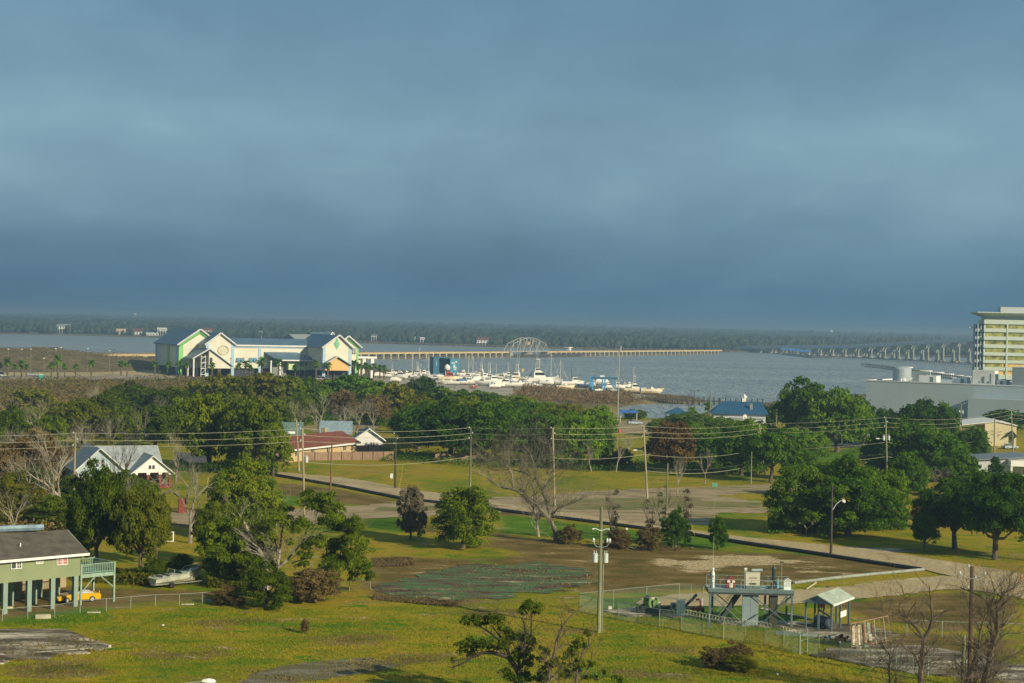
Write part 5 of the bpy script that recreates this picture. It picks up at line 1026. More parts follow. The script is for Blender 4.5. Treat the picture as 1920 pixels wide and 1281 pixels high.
mb = MB(); mb.tube([(-14.0, 11.5, 7.4), (-.2, 6.6, 7.55)], .34, 6); mb.build('ridge_cap', mat('ridge_blue', (0.20, 0.30, 0.36), .6), SH)
mb = MB(); mb.prismx([(4.4, 6.6), (9.5, 7.3), (12, 6.2), (12, 5.5), (4.4, 5.5)], -13.8, -.4); mb.build('rear_low_roof', MATS['roof_brownish'], SH)
for i in range(7):
    x = -2.62*i
    for v in (.2, 3.9, 7.6): mb = MB(); mb.box(x-.24, x+.24, v-.22, v+.24, 0, zW0); mb.build('pier', PIER, SH)
RED = mat('curtain_red', (0.42, 0.045, 0.05), .8, .3, 4)
def win(px0, px1, py0, py1, curtain):
    def loc(px):     # local x on the front wall plane for a picture column
        k = ray(px, 1080); k = k.x/k.y; ca, sa = math.cos(an), math.sin(an); return (k*e0.y-e0.x)/(ca-k*sa)
    a, b = loc(px0), loc(px1); Ym = e0.y+math.sin(an)*(a+b)/2; z0, z1 = top_z((px0+px1)/2, py1, Ym), top_z((px0+px1)/2, py0, Ym)
    mb = MB(); mb.box(a, b, -.05, -.01, z0, z1); wi = mb.build('window', curtain, SH); mb = MB(); t_ = .07
    mb.box(a-t_, a, -.12, -.01, z0-t_, z1+t_); mb.box(b, b+t_, -.12, -.01, z0-t_, z1+t_); mb.box(a, b, -.12, -.01, z1, z1+t_); mb.box(a, b, -.12, -.01, z0-t_, z0); c = (a+b)/2
    if px1-px0 > 12: mb.box(c-.05, c+.05, -.11, -.01, z0, z1)
    else: mb.box(a, b, -.11, -.01, (z0+z1)/2-.04, (z0+z1)/2+.04)
    mb.build('frame', WHT, wi); mb = MB()
    for s_ in (0, 1):
        if px1-px0 <= 12: break
        A_, B_ = (a, c) if s_ == 0 else (c, b)
        if s_ == 0 and curtain is not RED: continue
        for f in (1/3, 2/3): mb.box(A_+(B_-A_)*f-.02, A_+(B_-A_)*f+.02, -.08, -.051, z0, z1)
        for f in (.25, .5, .75): mb.box(A_, B_, -.085, -.081, z0+(z1-z0)*f-.02, z0+(z1-z0)*f+.02)
    if mb.v: mb.build('muntins', WHT, wi)
CUR = mat('curtain_pale', (0.42, 0.43, 0.38), .6, .35, 2)
win(20.5, 38.5, 1045.5, 1065.5, GLS); win(67, 78.5, 1042, 1056, CUR); win(106, 124, 1039, 1058, RED)
# deck beside it
DK = thing('raised_deck', 'pale green raised wooden deck on posts at the right end of the pier house', 'deck', (e0.x, e0.y, 0), an); DKM = mat('deck_green', (0.26, 0.37, 0.28), .75, .1); DKF = mat('deck_teal', (0.10, 0.28, 0.22), .8, .1)
mb = MB(); mb.box(.7, 4.7, .5, 4.6, 3.0, 3.15); mb.build('floor', DKF, DK); mb = MB(); mb.box(.7, 4.76, .42, .498, 2.8, 3.18); mb.box(4.702, 4.78, .5, 4.6, 2.8, 3.18); mb.build('rim_joist', DKM, DK)
for x, y in ((.8, .45), (4.7, .45), (4.7, 4.6), (2.7, 4.6)): mb = MB(); mb.box(x-.09, x+.09, y-.09, y+.09, 0, 4.25); mb.build('post', DKM, DK)
def rail(x0, y0, x1, y1):
    n = int(math.hypot(x1-x0, y1-y0)/.2); mb = MB(); mb.tube([(x0, y0, 4.15), (x1, y1, 4.15)], .055, 4); mb.tube([(x0, y0, 3.3), (x1, y1, 3.3)], .04, 4); mb.build('handrail', DKM, DK)
    sh = None
    for i in range(1, n):
        f = i/n
        if sh is None: mb = MB(); mb.box(-.03, .03, -.03, .03, 3.3, 4.12); sh = mb.build('baluster', DKM, DK)
        else: sh = sh.copy(); COL.objects.link(sh)
        sh.location = (x0+(x1-x0)*f, y0+(y1-y0)*f, 0)
rail(.8, .45, 4.7, .45); rail(4.7, .45, 4.7, 4.6); rail(.8, 4.6, 4.7, 4.6)
for a, b in (((.9, .45, 1.3), (2.6, .45, 3.0)), ((4.6, .45, 1.6), (2.9, .45, 3.0)), ((4.7, 4.5, 1.6), (4.7, 3.0, 3.0))): mb = MB(); mb.tube([a, b], .07, 4); mb.build('brace', DKM, DK)
# wooden wall behind, under the house
p0 = G(-10, 1112); p1 = G(124, 1101); FN = thing('garden_wall', 'low tan block wall behind the piers of the pier house', 'wall', p0, math.atan2(p1.y-p0.y, p1.x-p0.x)); mb = MB(); mb.box(0, (p1-p0).length, 0, .25, 0, 1.9); mb.build('panel', mat('wall_dusty', (0.34, 0.27, 0.16), .9, .1), FN)
# --- grey warehouse and tower at the right
WG = mat('warehouse_grey', (0.42, 0.50, 0.52), .6, .03, .1); WG2 = mat('warehouse_grey_dark', (0.26, 0.32, 0.33), .6, .03, .1)
p = G(1623, 776); Yw = p.y; zt = top_z(1623, 714, Yw); ew = Vector((0.80, -0.60, 0)); WH = thing('grey_warehouse', 'huge plain grey building with rooftop units on the waterfront, right', 'building', p, math.atan2(-0.60, 0.80)*0.85)
mb = MB(); mb.box(0, 62, 0, 55, 0, zt); mb.build('wall', WG, WH)
mb = MB(); mb.box(-.15, 62.2, -.15, .25, zt, zt+.35); mb.box(-.15, .25, .25, 55, zt, zt+.35); mb.build('parapet_cap', WHT, WH)
mb = MB(); mb.box(40, 75, -6, -.2, 0, zt-4.6); mb.build('front_annex', WG, WH)
mb = MB(); mb.box(53, 110, 3, 56, 0, zt+6.6); mb.build('tall_block', WG2, WH); mb = MB(); mb.box(52.9, 110, 2.9, 56, zt+6.6, zt+6.9); mb.build('block_cap', WHT, WH)
mb = MB(); mb.lathe([(3.4, zt-1), (3.4, zt+4.6), (3.0, zt+5.0), (1.6, zt+5.5), (.1, zt+5.7)], (9.6, 12, 0), 24); mb.build('roof_tank', mat('tank_grey', (0.34, 0.40, 0.42), .5, .03), WH)
mb = MB(); mb.box(13.2, 20, 13, 14, zt-.2, zt+3.9); mb.build('roof_screen', mat('screen_greygreen', (0.30, 0.36, 0.34), .6, .03), WH)
for i, (x0, x1, y0, h, dk) in enumerate([(18, 24.6, 6, 2.6, 1), (30.5, 36, 6, 2.3, 1), (38.5, 46.5, 4, 5.2, 2), (47, 50.5, 5, 1.9, 1)]):
    mb = MB(); mb.box(x0, x1, y0, y0+5, zt, zt+h); u = mb.build('rooftop_unit', WHT, WH)
    mb = MB()
    if dk == 1:
        mb.lathe([(.9, zt+h+.02), (.9, zt+h+.3)], (x0+2, y0+2, 0), 10); mb.box(x1-2.4, x1-1.2, y0-.06, y0-.01, zt+.3, zt+h-.5)
    else:
        for k in range(5): mb.box(x0-.5, x0-.02, y0+.1, y0+4, zt+.8+k*.85, zt+1.0+k*.85)
        for bx, bz, bw, bh, bc in ((2.4, .6, .35, .7, 0), (3.4, .6, 1.0, 2.3, 0), (6.4, .5, .4, 3.6, 0), (5.4, .5, .6, .8, 0)): mb.box(x0+bx, x0+bx+bw, y0-.07, y0-.01, zt+bz, zt+bz+bh)
    mb.build('vent_louver', mat('louver_green', (0.16, 0.24, 0.20), .7), u)
mb = MB(); mb.lathe([(.75, 0), (.6, .25), (.1, .35)], (0, 0, 0), 12); d = mb.build('satellite_dish', WHT, WH); d.location = (13.6, 2.4, zt+.9); d.rotation_euler = (1.1, 0, .3)
mb = MB(); mb.tube([(12.6, 2, zt+.3), (12.6, 2, zt+1.2)], .35, 8); mb.build('roof_fan', WHT, WH)
Yt = 790.0; tp = V(1843, 700, Yt); TW = thing('office_tower', 'pale tower with bands of golden windows and a projecting roof at the right edge', 'tower', (tp.x, Yt, 0), math.radians(-9))
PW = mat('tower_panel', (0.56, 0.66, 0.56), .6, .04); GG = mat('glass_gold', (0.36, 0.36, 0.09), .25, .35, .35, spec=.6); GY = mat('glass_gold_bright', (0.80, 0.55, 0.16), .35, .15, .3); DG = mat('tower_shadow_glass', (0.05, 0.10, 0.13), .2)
zf = lambda py: top_z(1875, py, Yt-5)
bands = [599.5, 608.5, 616, 623, 631, 638, 646, 653, 661, 667.5, 675.5, 681.5, 689, 695, 703, 712]
mb = MB(); mb.box(0, 40, 0.6, 25, 0, zf(600)); mb.build('core', PW, TW)
mb = MB(); mb.box(0, 40, -.1, .55, zf(608), zf(599.5)); mb.build('spandrel', PW, TW)
for k in range(1, len(bands)-1, 2):
    z1, z0 = zf(bands[k]), zf(bands[k+1]); zn = zf(bands[k+2]) if k+2 < len(bands) else z0-3
    gm = GG if k < 11 else GY
    for j in range(26):
        x0 = 1.0+j*1.5
        if abs(x0-10.5) < .4: continue
        mb = MB(); mb.box(x0+.012, x0+1.488, .45, .58, z0, z1); mb.build('window', gm if not (k == 11 and j < 5) else GG, TW)
    mb = MB(); mb.box(0, 40, -.1, .44, zn, z0); mb.build('spandrel', PW, TW)
mb = MB(); mb.box(10.2, 10.8, -.25, -.11, zf(712), zf(608)); mb.build('pilaster', PW, TW)
for k in range(9):
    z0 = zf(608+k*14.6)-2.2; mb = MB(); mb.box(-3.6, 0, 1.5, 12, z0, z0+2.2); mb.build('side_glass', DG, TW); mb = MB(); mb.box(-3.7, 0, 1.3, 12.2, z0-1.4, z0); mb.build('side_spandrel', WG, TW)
for x in (-2.6, -1.2): mb = MB(); mb.box(x-.15, x+.15, 1.0, 1.28, 0, zf(608)); mb.build('side_mullion', PW, TW)
mb = MB(); mb.add([(1, 1, zf(594)), (40, 1, zf(594)), (40, 24, zf(594)), (1, 24, zf(594)), (-3.5, -3.5, zf(587)), (40, -3.5, zf(587)), (40, 28, zf(587)), (-3.5, 28, zf(587)), (-3.5, -3.5, zf(585.5)), (40, -3.5, zf(585.5)), (40, 28, zf(585.5)), (-3.5, 28, zf(585.5))],
 [(0,3,2,1),(0,1,5,4),(1,2,6,5),(2,3,7,6),(3,0,4,7),(4,5,9,8),(5,6,10,9),(6,7,11,10),(7,4,8,11),(8,9,10,11)]); mb.build('projecting_roof', PW, TW)
mb = MB(); mb.box(1.3, 40, 1.2, 24, zf(600), zf(594)); mb.build('top_storey', mat('tower_top', (0.42, 0.48, 0.44), .6, .03), TW)
mb = MB(); mb.box(8, 28, 6, 18, zf(585.4), zf(575)); mb.build('penthouse', mat('penthouse_grey', (0.45, 0.47, 0.46), .7, .03), TW)
mb = MB(); mb.box(-6.5, 0, 3, 9, zf(616), zf(614.5)); mb.build('side_canopy', PW, TW)
# --- cream warehouse, low grey roof, blue roofed building, pavilion, blue block
p = G(1846, 836); CW = thing('cream_warehouse', 'cream metal warehouse with a low white roof and faded lettering', 'warehouse', p, -.10); CM = mat('metal_cream', (0.62, 0.55, 0.33), .7, .05, .5, streak=(6, 6, .3))
mb = MB(); mb.prismy([(0, 0), (8.4, 0), (8.4, 5.6), (3.2, 6.6), (0, 6.1)], 0, 20); mb.build('wall', CM, CW)
mb = MB(); mb.prismy([(-8, 5.2), (3.2, 6.65), (8.6, 5.65), (8.6, 5.85), (3.2, 6.85), (-8, 5.4)], -.4, 20.4); mb.build('roof', WHT, CW)
def text(s, size, parent, loc, rot, m, name='lettering', ext=.01):
    cu_ = bpy.data.curves.new(name, 'FONT'); cu_.body = s; cu_.size = size; cu_.extrude = ext; cu_.align_x = 'CENTER'; cu_.align_y = 'CENTER'
    to = bpy.data.objects.new(name, cu_); COL.objects.link(to); dg = bpy.context.evaluated_depsgraph_get(); me = bpy.data.meshes.new_from_object(to.evaluated_get(dg)); bpy.data.objects.remove(to)
    me.materials.clear(); me.materials.append(m); o = link(name, me, parent); o.location = loc; o.rotation_euler = rot; return o
FADE = mat('lettering_faded', (0.30, 0.24, 0.13), .8)
mb = MB(); rgl = random.Random(3)
for x in (1.4, 1.75, 2.1, 2.45, 3.3, 3.7, 4.1, 4.45):
    mb.box(x-.11, x-.05, -.03, -.01, 3.75, 4.2); mb.box(x-.05, x+.1, -.03, -.01, 3.75, 3.81)
    if rgl.random() < .6: mb.box(x-.05, x+.1, -.03, -.01, 4.13, 4.2)
for x in (1.7, 2.1, 2.6, 3.4, 3.8): mb.box(x-.1, x-.04, -.03, -.01, 2.9, 3.35); mb.box(x-.04, x+.12, -.03, -.01, 2.9, 2.97); mb.box(x+.06, x+.12, -.03, -.01, 2.97, 3.35)
mb.add([(3.3,-.03,2.4),(3.5,-.03,2.4),(4.3,-.03,3.35),(4.1,-.03,3.35)], [(0,1,2,3)]); mb.build('faded_lettering', FADE, CW)
mb = MB(); mb.prismy([(5.5, 2.4), (7.2, 4.2), (8.6, 2.6), (8.6, 2.8), (7.2, 4.4), (5.5, 2.6)], -1.2, -.01); mb.build('door_canopy', mat('canopy_dark', (0.08, 0.12, 0.11), .7), CW)
mb = MB(); mb.box(6.4, 7.8, -.06, -.01, 0, 2.6); mb.build('door', GLS, CW)
p = G(1830, 905); LGB = thing('low_grey_building', 'low building with a wide grey metal roof behind the dark conical tree', 'building', G(1822, 892), -.02); 
mb = MB(); mb.prismy([(0, 0), (26, 0), (26, 3.1), (13, 4.0), (0, 3.0)], 3, 16); mb.build('wall', mat('metal_palegrey', (0.46, 0.50, 0.50), .6, .05), LGB)
mb = MB(); mb.prismy([(-.3, 2.95), (13, 4.0), (26, 3.1), (26, 3.3), (13, 4.2), (-.3, 3.15)], 2.4, 16.4); mb.build('roof', mat('roof_bluegrey', (0.17, 0.205, 0.225), .55, .05), LGB)
mb = MB(); mb.box(8.3, 26, 0, 2.9, 2.2, 3.4); mb.build('awning', WHT, LGB); mb = MB(); mb.box(8.3, 8.7, .1, .5, 0, 2.2); mb.build('awning_post', CRM, LGB)
p = G(1392, 800); BR = thing('blue_roofed_building', 'building with a bright blue hipped metal roof by the inlet', 'building', G(1334, 800), -.08); BM = mat('metal_roof_bright_blue', (0.022, 0.095, 0.18), .5, .06, .3)
zc0 = top_z(1360, 776, BR.location.y); zc1 = top_z(1380, 753, BR.location.y+7)
mb = MB(); mb.box(0.6, 16.6, .8, 13.2, 0, zc0+.1); mb.build('wall', mat('wall_grey_white', (0.50, 0.52, 0.52), .7, .05), BR)
mb = MB(); mb.add([(-.4,-.2,zc0),(17.6,-.2,zc0),(17.6,14.2,zc0),(-.4,14.2,zc0),(3.6,7,zc1),(15.6,7,zc1)], [(0,1,5,4),(1,2,5),(2,3,4,5),(3,0,4),(0,3,2,1)]); rb = mb.build('roof', BM, BR)
mb = MB()
for i in range(1, 18): mb.tube([(-.4+i*1.0, -.2, zc0+.03), (3.6+(i/18)*12, 7, zc1+.03)], .05, 3, cap=False)
mb.build('roof_seam', BM, rb, kind='stuff')
mb = MB(); mb.box(11.8, 12.7, 2.6, 3.5, zc0+1.2, zc0+3.2); mb.build('chimney', mat('vent_grey', (0.25, 0.24, 0.22), .8), rb)
mb = MB(); mb.box(9.6, 10.9, 6.5, 7.5, zc1, zc1+1.4); mb.lathe([(1.0, zc1+1.4), (.1, zc1+2.4)], (10.25, 7, 0), 4); mb.build('cupola', WHT, rb)
mb = MB(); mb.box(6.0, 15.5, -2.8, .6, 0, 2.8); mb.build('front_annex', MATS['wall_grey_white'], BR); mb = MB(); mb.box(5.6, 15.8, -3.1, .7, 2.8, 3.0); mb.build('annex_roof', mat('annex_grey', (0.34, 0.38, 0.40), .6), BR)
for i in range(4): mb = MB(); mb.box(6.8+i*2.3, 8.0+i*2.3, -2.88, -2.81, 1.0, 2.2); mb.build('window', GLS, BR)
PV = thing('blue_pavilion', 'small open pavilion with a blue pyramid roof left of the blue roofed building', 'pavilion', G(1270, 790), 0); zz = top_z(1270, 773, PV.location.y); 
mb = MB(); mb.add([(-4.0,-4,zz-.4),(4,-4,zz-.4),(4,4,zz-.4),(-4,4,zz-.4),(0,0,zz+1.6)], [(0,1,4),(1,2,4),(2,3,4),(3,0,4),(0,3,2,1)]); mb.build('roof', BM, PV)
for x in (-3.4, 3.4):
    for y in (-3.4, 3.4): mb = MB(); mb.tube([(x, y, 0), (x, y, zz-.3)], .12, 6); mb.build('post', WHT, PV)
AW = thing('blue_awning', 'flat bright blue awning at the inlet beside the tall pole', 'awning', G(1176, 792), 0); zz = top_z(1176, 771, AW.location.y); mb = MB(); mb.box(-2.4, 3.2, -1.6, 1.6, zz-.5, zz+.3); mb.build('canopy', mat('tarp_blue', (0.03, 0.14, 0.45), .6), AW)
for x in (-2.2, 3.0): mb = MB(); mb.tube([(x, 0, 0), (x, 0, zz-.4)], .1, 5); mb.build('post', WHT, AW)
BB = thing('blue_boat_shed', 'dark blue boat shed open at the front with white figures on its side', 'shed', G(812, 706), math.radians(12)); BS = mat('metal_deepblue', (0.03, 0.14, 0.22), .6, .06, .2); BS2 = mat('metal_tealblue', (0.05, 0.25, 0.36), .6, .06, .2)
Yb = BB.location.y; sp = Yb/F; zt_ = top_z(835, 670.5, Yb); w1_, w2_, w3_ = 11*sp, 32*sp, 48*sp
mb = MB(); mb.box(0, w1_, 0, 12, 0, zt_); mb.build('left_wall', BS, BB); mb = MB(); mb.box(w1_, w2_, 9, 12, 0, zt_); mb.build('back_wall', BS2, BB); mb = MB(); mb.box(w2_, w3_, 0, 12, 0, zt_-.7); mb.build('right_wall', BS2, BB)
mb = MB(); mb.box(w1_, w2_, 0.2, 9, zt_-.5, zt_-.01); mb.build('roof', BS, BB)
mb = MB(); 
for x, z, a, b in ((.5, .55, .12, .3), (.35, .72, .25, .1), (.55, .48, .25, .14), (.7, .9-.12, .1, .14), (.62, .38, .16, .1)): mb.box(w2_+(w3_-w2_)*x-a*4, w2_+(w3_-w2_)*x+a*4, -.08, -.02, zt_*z-b*3, zt_*z+b*3)
mb.build('painted_figure', WHT, BB)
mb = MB(); mb.box(w1_*.45, w1_*.55, -.08, -.02, zt_*.55, zt_*.8); mb.build('painted_figure', LBL, BB)
DT = thing('dome_tank', 'white domed tank standing in the opening of the blue boat shed', 'tank', G(838, 708), 0); mb = MB(); s_ = 5.5*sp; zb_ = top_z(838, 694, DT.location.y); mb.lathe([(s_*.9, zb_), (s_, zb_+s_*.5), (s_, zb_+s_), (s_*.8, zb_+s_*1.5), (s_*.4, zb_+s_*1.85), (.05, zb_+s_*2)], (0,0,0), 14); mb.build('dome', WHT, DT, smooth=True)
for a in range(4): mb = MB(); mb.tube([(s_*.7*math.cos(a*1.57+.7), s_*.7*math.sin(a*1.57+.7), 0), (s_*.7*math.cos(a*1.57+.7), s_*.7*math.sin(a*1.57+.7), zb_)], .15, 5); mb.build('leg', WHT, DT)
# carport with cars beyond the small lawn
p = G(1578, 832); CP = thing('carport', 'low dark carport roof on posts beyond the small lawn', 'carport', p, .05); s = p.y/F; mb = MB(); mb.box(0, 33*s, 0, 5, 2.6, 2.8); mb.build('roof', mat('roof_steel', (0.22, 0.25, 0.25), .6), CP)
for x in (.1, 11*s, 22*s, 33*s-.1): mb = MB(); mb.box(x-.08, x+.08, .1, .26, 0, 2.6); mb.build('post', WHT, CP)
mb = MB(); mb.box(.3, 32*s, 4.6, 4.8, 0, 2.59); mb.build('back_wall', DRK, CP); mb = MB(); mb.box(23*s, 26*s, .3, .9, 0, 2.4); mb.build('door', CRM, CP)
PT = thing('portable_toilet', 'small turquoise portable toilet by the pale parking lot', 'toilet', G(77, 713), 0); s = PT.location.y/F; mb = MB(); mb.box(-.75, .75, -.7, .7, 0, 2.5); mb.build('cabin', mat('plastic_turquoise', (0.03, 0.42, 0.34), .5), PT); mb = MB(); mb.box(-.8, .8, -.75, .75, 2.5, 2.8); mb.build('roof', WHT, PT)
for i, (x, y) in enumerate(((253, 589), (1558, 621))):
    q = V(x, y, 7000 if i == 0 else 6000); t = thing('water_tower', ('faint far water tower on the skyline at the left', 'faint far water tower on the skyline near the high bridge')[i], 'water tower', (q.x, q.y, 0)); mb = MB(); mb.tube([(0,0,0),(0,0,q.z-4)], 1.6, 6); mb.build('stem', WHT, t); mb = MB(); mb.lathe([(1.5,-7),(6,-3),(7,0),(5,3.5),(.5,5)], (0,0,q.z), 10); mb.build('tank', WHT, t)
t = thing('road_barrier', 'low white barrier right of the turquoise toilet', 'barrier', G(86, 714.5), 0); mb = MB(); mb.prismx([(-.3, 0), (.3, 0), (.12, .8), (-.12, .8)], -2.2, 2.4); mb.build('barrier_block', WHT, t)
# ------------------------------------------------------------------ bridges
CONW = mat('concrete_warm', (0.56, 0.44, 0.22), .85, .08, .2); CONP = mat('concrete_pier', (0.34, 0.31, 0.22), .9, .12, .3); RUSTB = mat('deck_rust', (0.30, 0.20, 0.10), .9, .15, .3); TIMB = mat('fender_timber', (0.09, 0.09, 0.08), .9, .2, .5)
STW = mat('steel_pale', (0.33, 0.33, 0.30), .6, .1, .4)
A0 = Vector((-281, 1133, 0)); B0 = Vector((248, 2147, 0)); DR = (B0-A0).normalized(); LT = (B0-A0).length; rzT = math.atan2(DR.y, DR.x); DZ = 4.6
def on_line(px):
    k = ray(px, 640); k = k.x/k.y; t = (k*A0.y-A0.x)/(DR.x-k*DR.y); return t
t0, t1 = on_line(951), on_line(1024)
def trestle(name, label, ta, tb):
    r = thing(name, label, 'bridge', A0+DR*ta, rzT); Ln = tb-ta
    mb = MB(); mb.box(0, Ln, -2.6, 2.6, DZ-1.7, DZ-.25); mb.build('girder', CONW, r); mb = MB(); mb.box(0, Ln, -2.75, 2.75, DZ-.25, DZ+.15); mb.build('deck', RUSTB, r)
    mb = MB(); mb.box(-1.3, 1.3, -3.0, 3.0, DZ-2.6, DZ-1.7)
    for y in (-2.4, -.8, .8, 2.4): mb.box(-1.1, 1.1, y-.55, y+.55, WZ-1, DZ-2.6)
    mb.box(-1.5, 1.5, -3.2, 3.2, WZ-.5, WZ+.5)
    first = None
    for i in range(int(Ln/12)):
        if first is None: first = mb.build('pier', CONP, r)
        else: first = first.copy(); COL.objects.link(first)
        first.location = (6+i*12, 0, 0)
    return r
TL = trestle('railway_trestle', 'long low railway trestle running from the left shore to the swing span', -60, t0)
TR = trestle('railway_trestle', 'low railway trestle running from the swing span to the far right shore', t1, LT+40)
mb = MB(); q = on_line(1075)-t1; mb.box(q-2.2, q+2.2, 3.2, 7, DZ, DZ+3); mb.build('signal_hut', WHT, TR); mb = MB(); mb.box(q-5, q+5, 2.8, 8, DZ+3, DZ+3.8); mb.build('hut_roof', WHT, TR)
mb = MB(); q = on_line(1168)-t1; mb.box(q-.4, q+.4, 2, 2.8, DZ, DZ+5); mb.build('signal_mast', WHT, TR)
mb = MB(); q = on_line(791)+60; mb.box(q-.5, q+.5, 2, 2.8, DZ, DZ+4); mb.build('signal_mast', STW, TL)
S = thing('swing_bridge', 'pale steel truss swing span in the middle of the railway bridge', 'bridge', A0+DR*t0, rzT); Ls = t1-t0; ns = 12; hh = []
for i in range(ns+1):
    f = i/ns; hh.append(DZ+np.interp(abs(f-.5)*2, [0, .22, .62, .90, 1.0], [13.2, 13.0, 9.4, 6.6, 6.2]) if 0 < i < ns else DZ+.3)
for y in (-3.6, 3.6):
    for i in range(ns):
        xa, xb = Ls*i/ns, Ls*(i+1)/ns; mb = MB(); mb.tube([(xa, y, hh[i]), (xb, y, hh[i+1])], .42, 4); mb.build('top_chord', STW, S)
        mb = MB(); mb.tube([(xa, y, hh[i] if i % 2 else DZ), (xb, y, DZ if i % 2 else hh[i+1])], .27, 4); mb.build('diagonal', STW, S)
        if 0 < i: mb = MB(); mb.tube([(xa, y, DZ), (xa, y, hh[i])], .2, 4); mb.build('vertical', STW, S)
    mb = MB(); mb.box(0, Ls, y-.4, y+.4, DZ-.8, DZ+.3); mb.build('bottom_chord', STW, S)
for i in range(1, ns): mb = MB(); mb.tube([(Ls*i/ns, -3.6, hh[i]), (Ls*i/ns, 3.6, hh[i])], .2, 4); mb.build('cross_strut', STW, S)
mb = MB(); mb.box(0, Ls, -3, 3, DZ-1.0, DZ-.3); mb.build('deck', RUSTB, S); mb = MB(); mb.box(Ls*.47, Ls*.54, -2, 2, DZ+6.2, DZ+9.4); mb.build('operator_cabin', mat('cabin_ochre', (0.52, 0.38, 0.16), .8), S)
mb = MB(); mb.lathe([(6, WZ-1), (6, DZ-2), (4.5, DZ-1.2)], (Ls/2, 0, 0), 14); mb.build('pivot_pier', CONP, S)
for x in (2, Ls-2): mb = MB(); mb.box(x-2.5, x+2.5, -4, 4, WZ-1, DZ-1.1); mb.build('end_pier', CONP, S)
mb = MB(); q1 = Ls+70
for x in np.arange(0, q1, 2.6): mb.box(x, x+.8, -8.4, -7.7, WZ-1, WZ+3.4)
mb.box(0, q1, -8.6, -8.42, WZ+1.2, WZ+1.7); mb.box(0, q1, -8.6, -8.42, WZ+2.5, WZ+3.0); mb.build('timber_fender', TIMB, S)
# high road bridge at the right
P0, P1 = Vector((442, 2210, 0)), Vector((529, 1957, 0)); D2 = (P1-P0).normalized(); r2 = math.atan2(D2.y, D2.x); CONB = mat('bridge_concrete', (0.27, 0.30, 0.25), .85, .08, .1); DKB = mat('bridge_deck_grey', (0.60, 0.66, 0.66), .7, .05, .1)
def dzb(s): return float(np.interp(s, [-460, -330, -160, 0, 267, 420], [3.0, 5.0, 9.5, 13.4, 26.0, 32]))
for k, (off, lb) in enumerate(((0, 'nearer deck of the high concrete road bridge at the right'), (20, 'farther deck of the high concrete road bridge at the right'))):
    r = thing('road_bridge', lb, 'bridge', P0, r2, 'parallel decks of the high road bridge')
    ss = list(range(-440, 421, 20)); mb = MB()
    for a, b in zip(ss[:-1], ss[1:]):
        za, zb = dzb(a), dzb(b); o = off
        mb.add([(a,o-5.5,za-3.0),(b,o-5.5,zb-3.0),(b,o+5.5,zb-3.0),(a,o+5.5,za-3.0),(a,o-5.5,za),(b,o-5.5,zb),(b,o+5.5,zb),(a,o+5.5,za)], [(0,3,2,1),(4,5,6,7),(0,1,5,4),(2,3,7,6)])
    mb.build('girder', DKB, r); mb = MB()
    for a, b in zip(ss[:-1], ss[1:]):
        za, zb = dzb(a), dzb(b)
        for y in (off-5.9, off+5.5): mb.add([(a,y,za-.3),(b,y,zb-.3),(b,y+.4,zb-.3),(a,y+.4,za-.3),(a,y,za+1.3),(b,y,zb+1.3),(b,y+.4,zb+1.3),(a,y+.4,za+1.3)], [(0,3,2,1),(4,5,6,7),(0,1,5,4),(2,3,7,6),(1,2,6,5),(3,0,4,7)])
    mb.build('parapet', mat('parapet_pale', (0.75, 0.78, 0.74), .8), r)
    for s in range(-330+k*6, 420, 33):
        z = dzb(s)-3.0; pr_ = None
        if z < 1.5: continue
        mb = MB(); mb.prismx([(off-5.4, z-1.6), (off-4.2, z-2.4), (off+4.2, z-2.4), (off+5.4, z-1.6), (off+5.4, z), (off-5.4, z)], s-1.1, s+1.1); mb.build('pier_cap', CONB, r)
        for y in (off-3.6, off+3.6): mb = MB(); mb.box(s-.85, s+.85, y-.85, y+.85, WZ-1, z-1.6); mb.build('pier_column', CONB, r)
        if z > 12: mb = MB(); mb.box(s-.5, s+.5, off-3.6, off+3.6, z*.55, z*.55+1.1); mb.build('tie_beam', CONB, r)
        mb = MB(); mb.box(s-2.5, s+2.5, off-5.5, off+5.5, WZ-1, WZ+1.3); mb.build('pile_cap', CONP, r)
    for s in range(-420+k*22, 400, 44):
        z = dzb(s); y = off-5.6 if k == 0 else off+5.6; mb = MB(); mb.tube([(s, y, z), (s, y, z+9), (s, y+(1 if k == 0 else -1)*2, z+9.4)], .16, 4); mb.build('lamp_post', STW, r)
p = V(1500, 650, 2700); e = thing('bridge_approach', 'pale road climbing through the woods at the far end of the high bridge', 'road', p); e.location.z = 0
mb = MB(); a = P0+D2*-440; a = Vector((a.x-p.x, a.y-p.y, 3.2)); d_ = Vector((-75, 700, 9)); sdv = Vector((11, 2, 0)); mb.add([a-sdv, a+sdv*2.2, a+d_+sdv*3, a+d_-sdv], [(0,1,2,3)]); mb.add([a-sdv, a+sdv*2.2, a+d_+sdv*3, a+d_-sdv]+[q_-Vector((0,0,9)) for q_ in (a-sdv*2, a+sdv*3, a+d_+sdv*4, a+d_-sdv*2)], [(0,4,5,1),(1,5,6,2),(2,6,7,3),(3,7,4,0)]); mb.build('embankment', MATS['parapet_pale'], e)
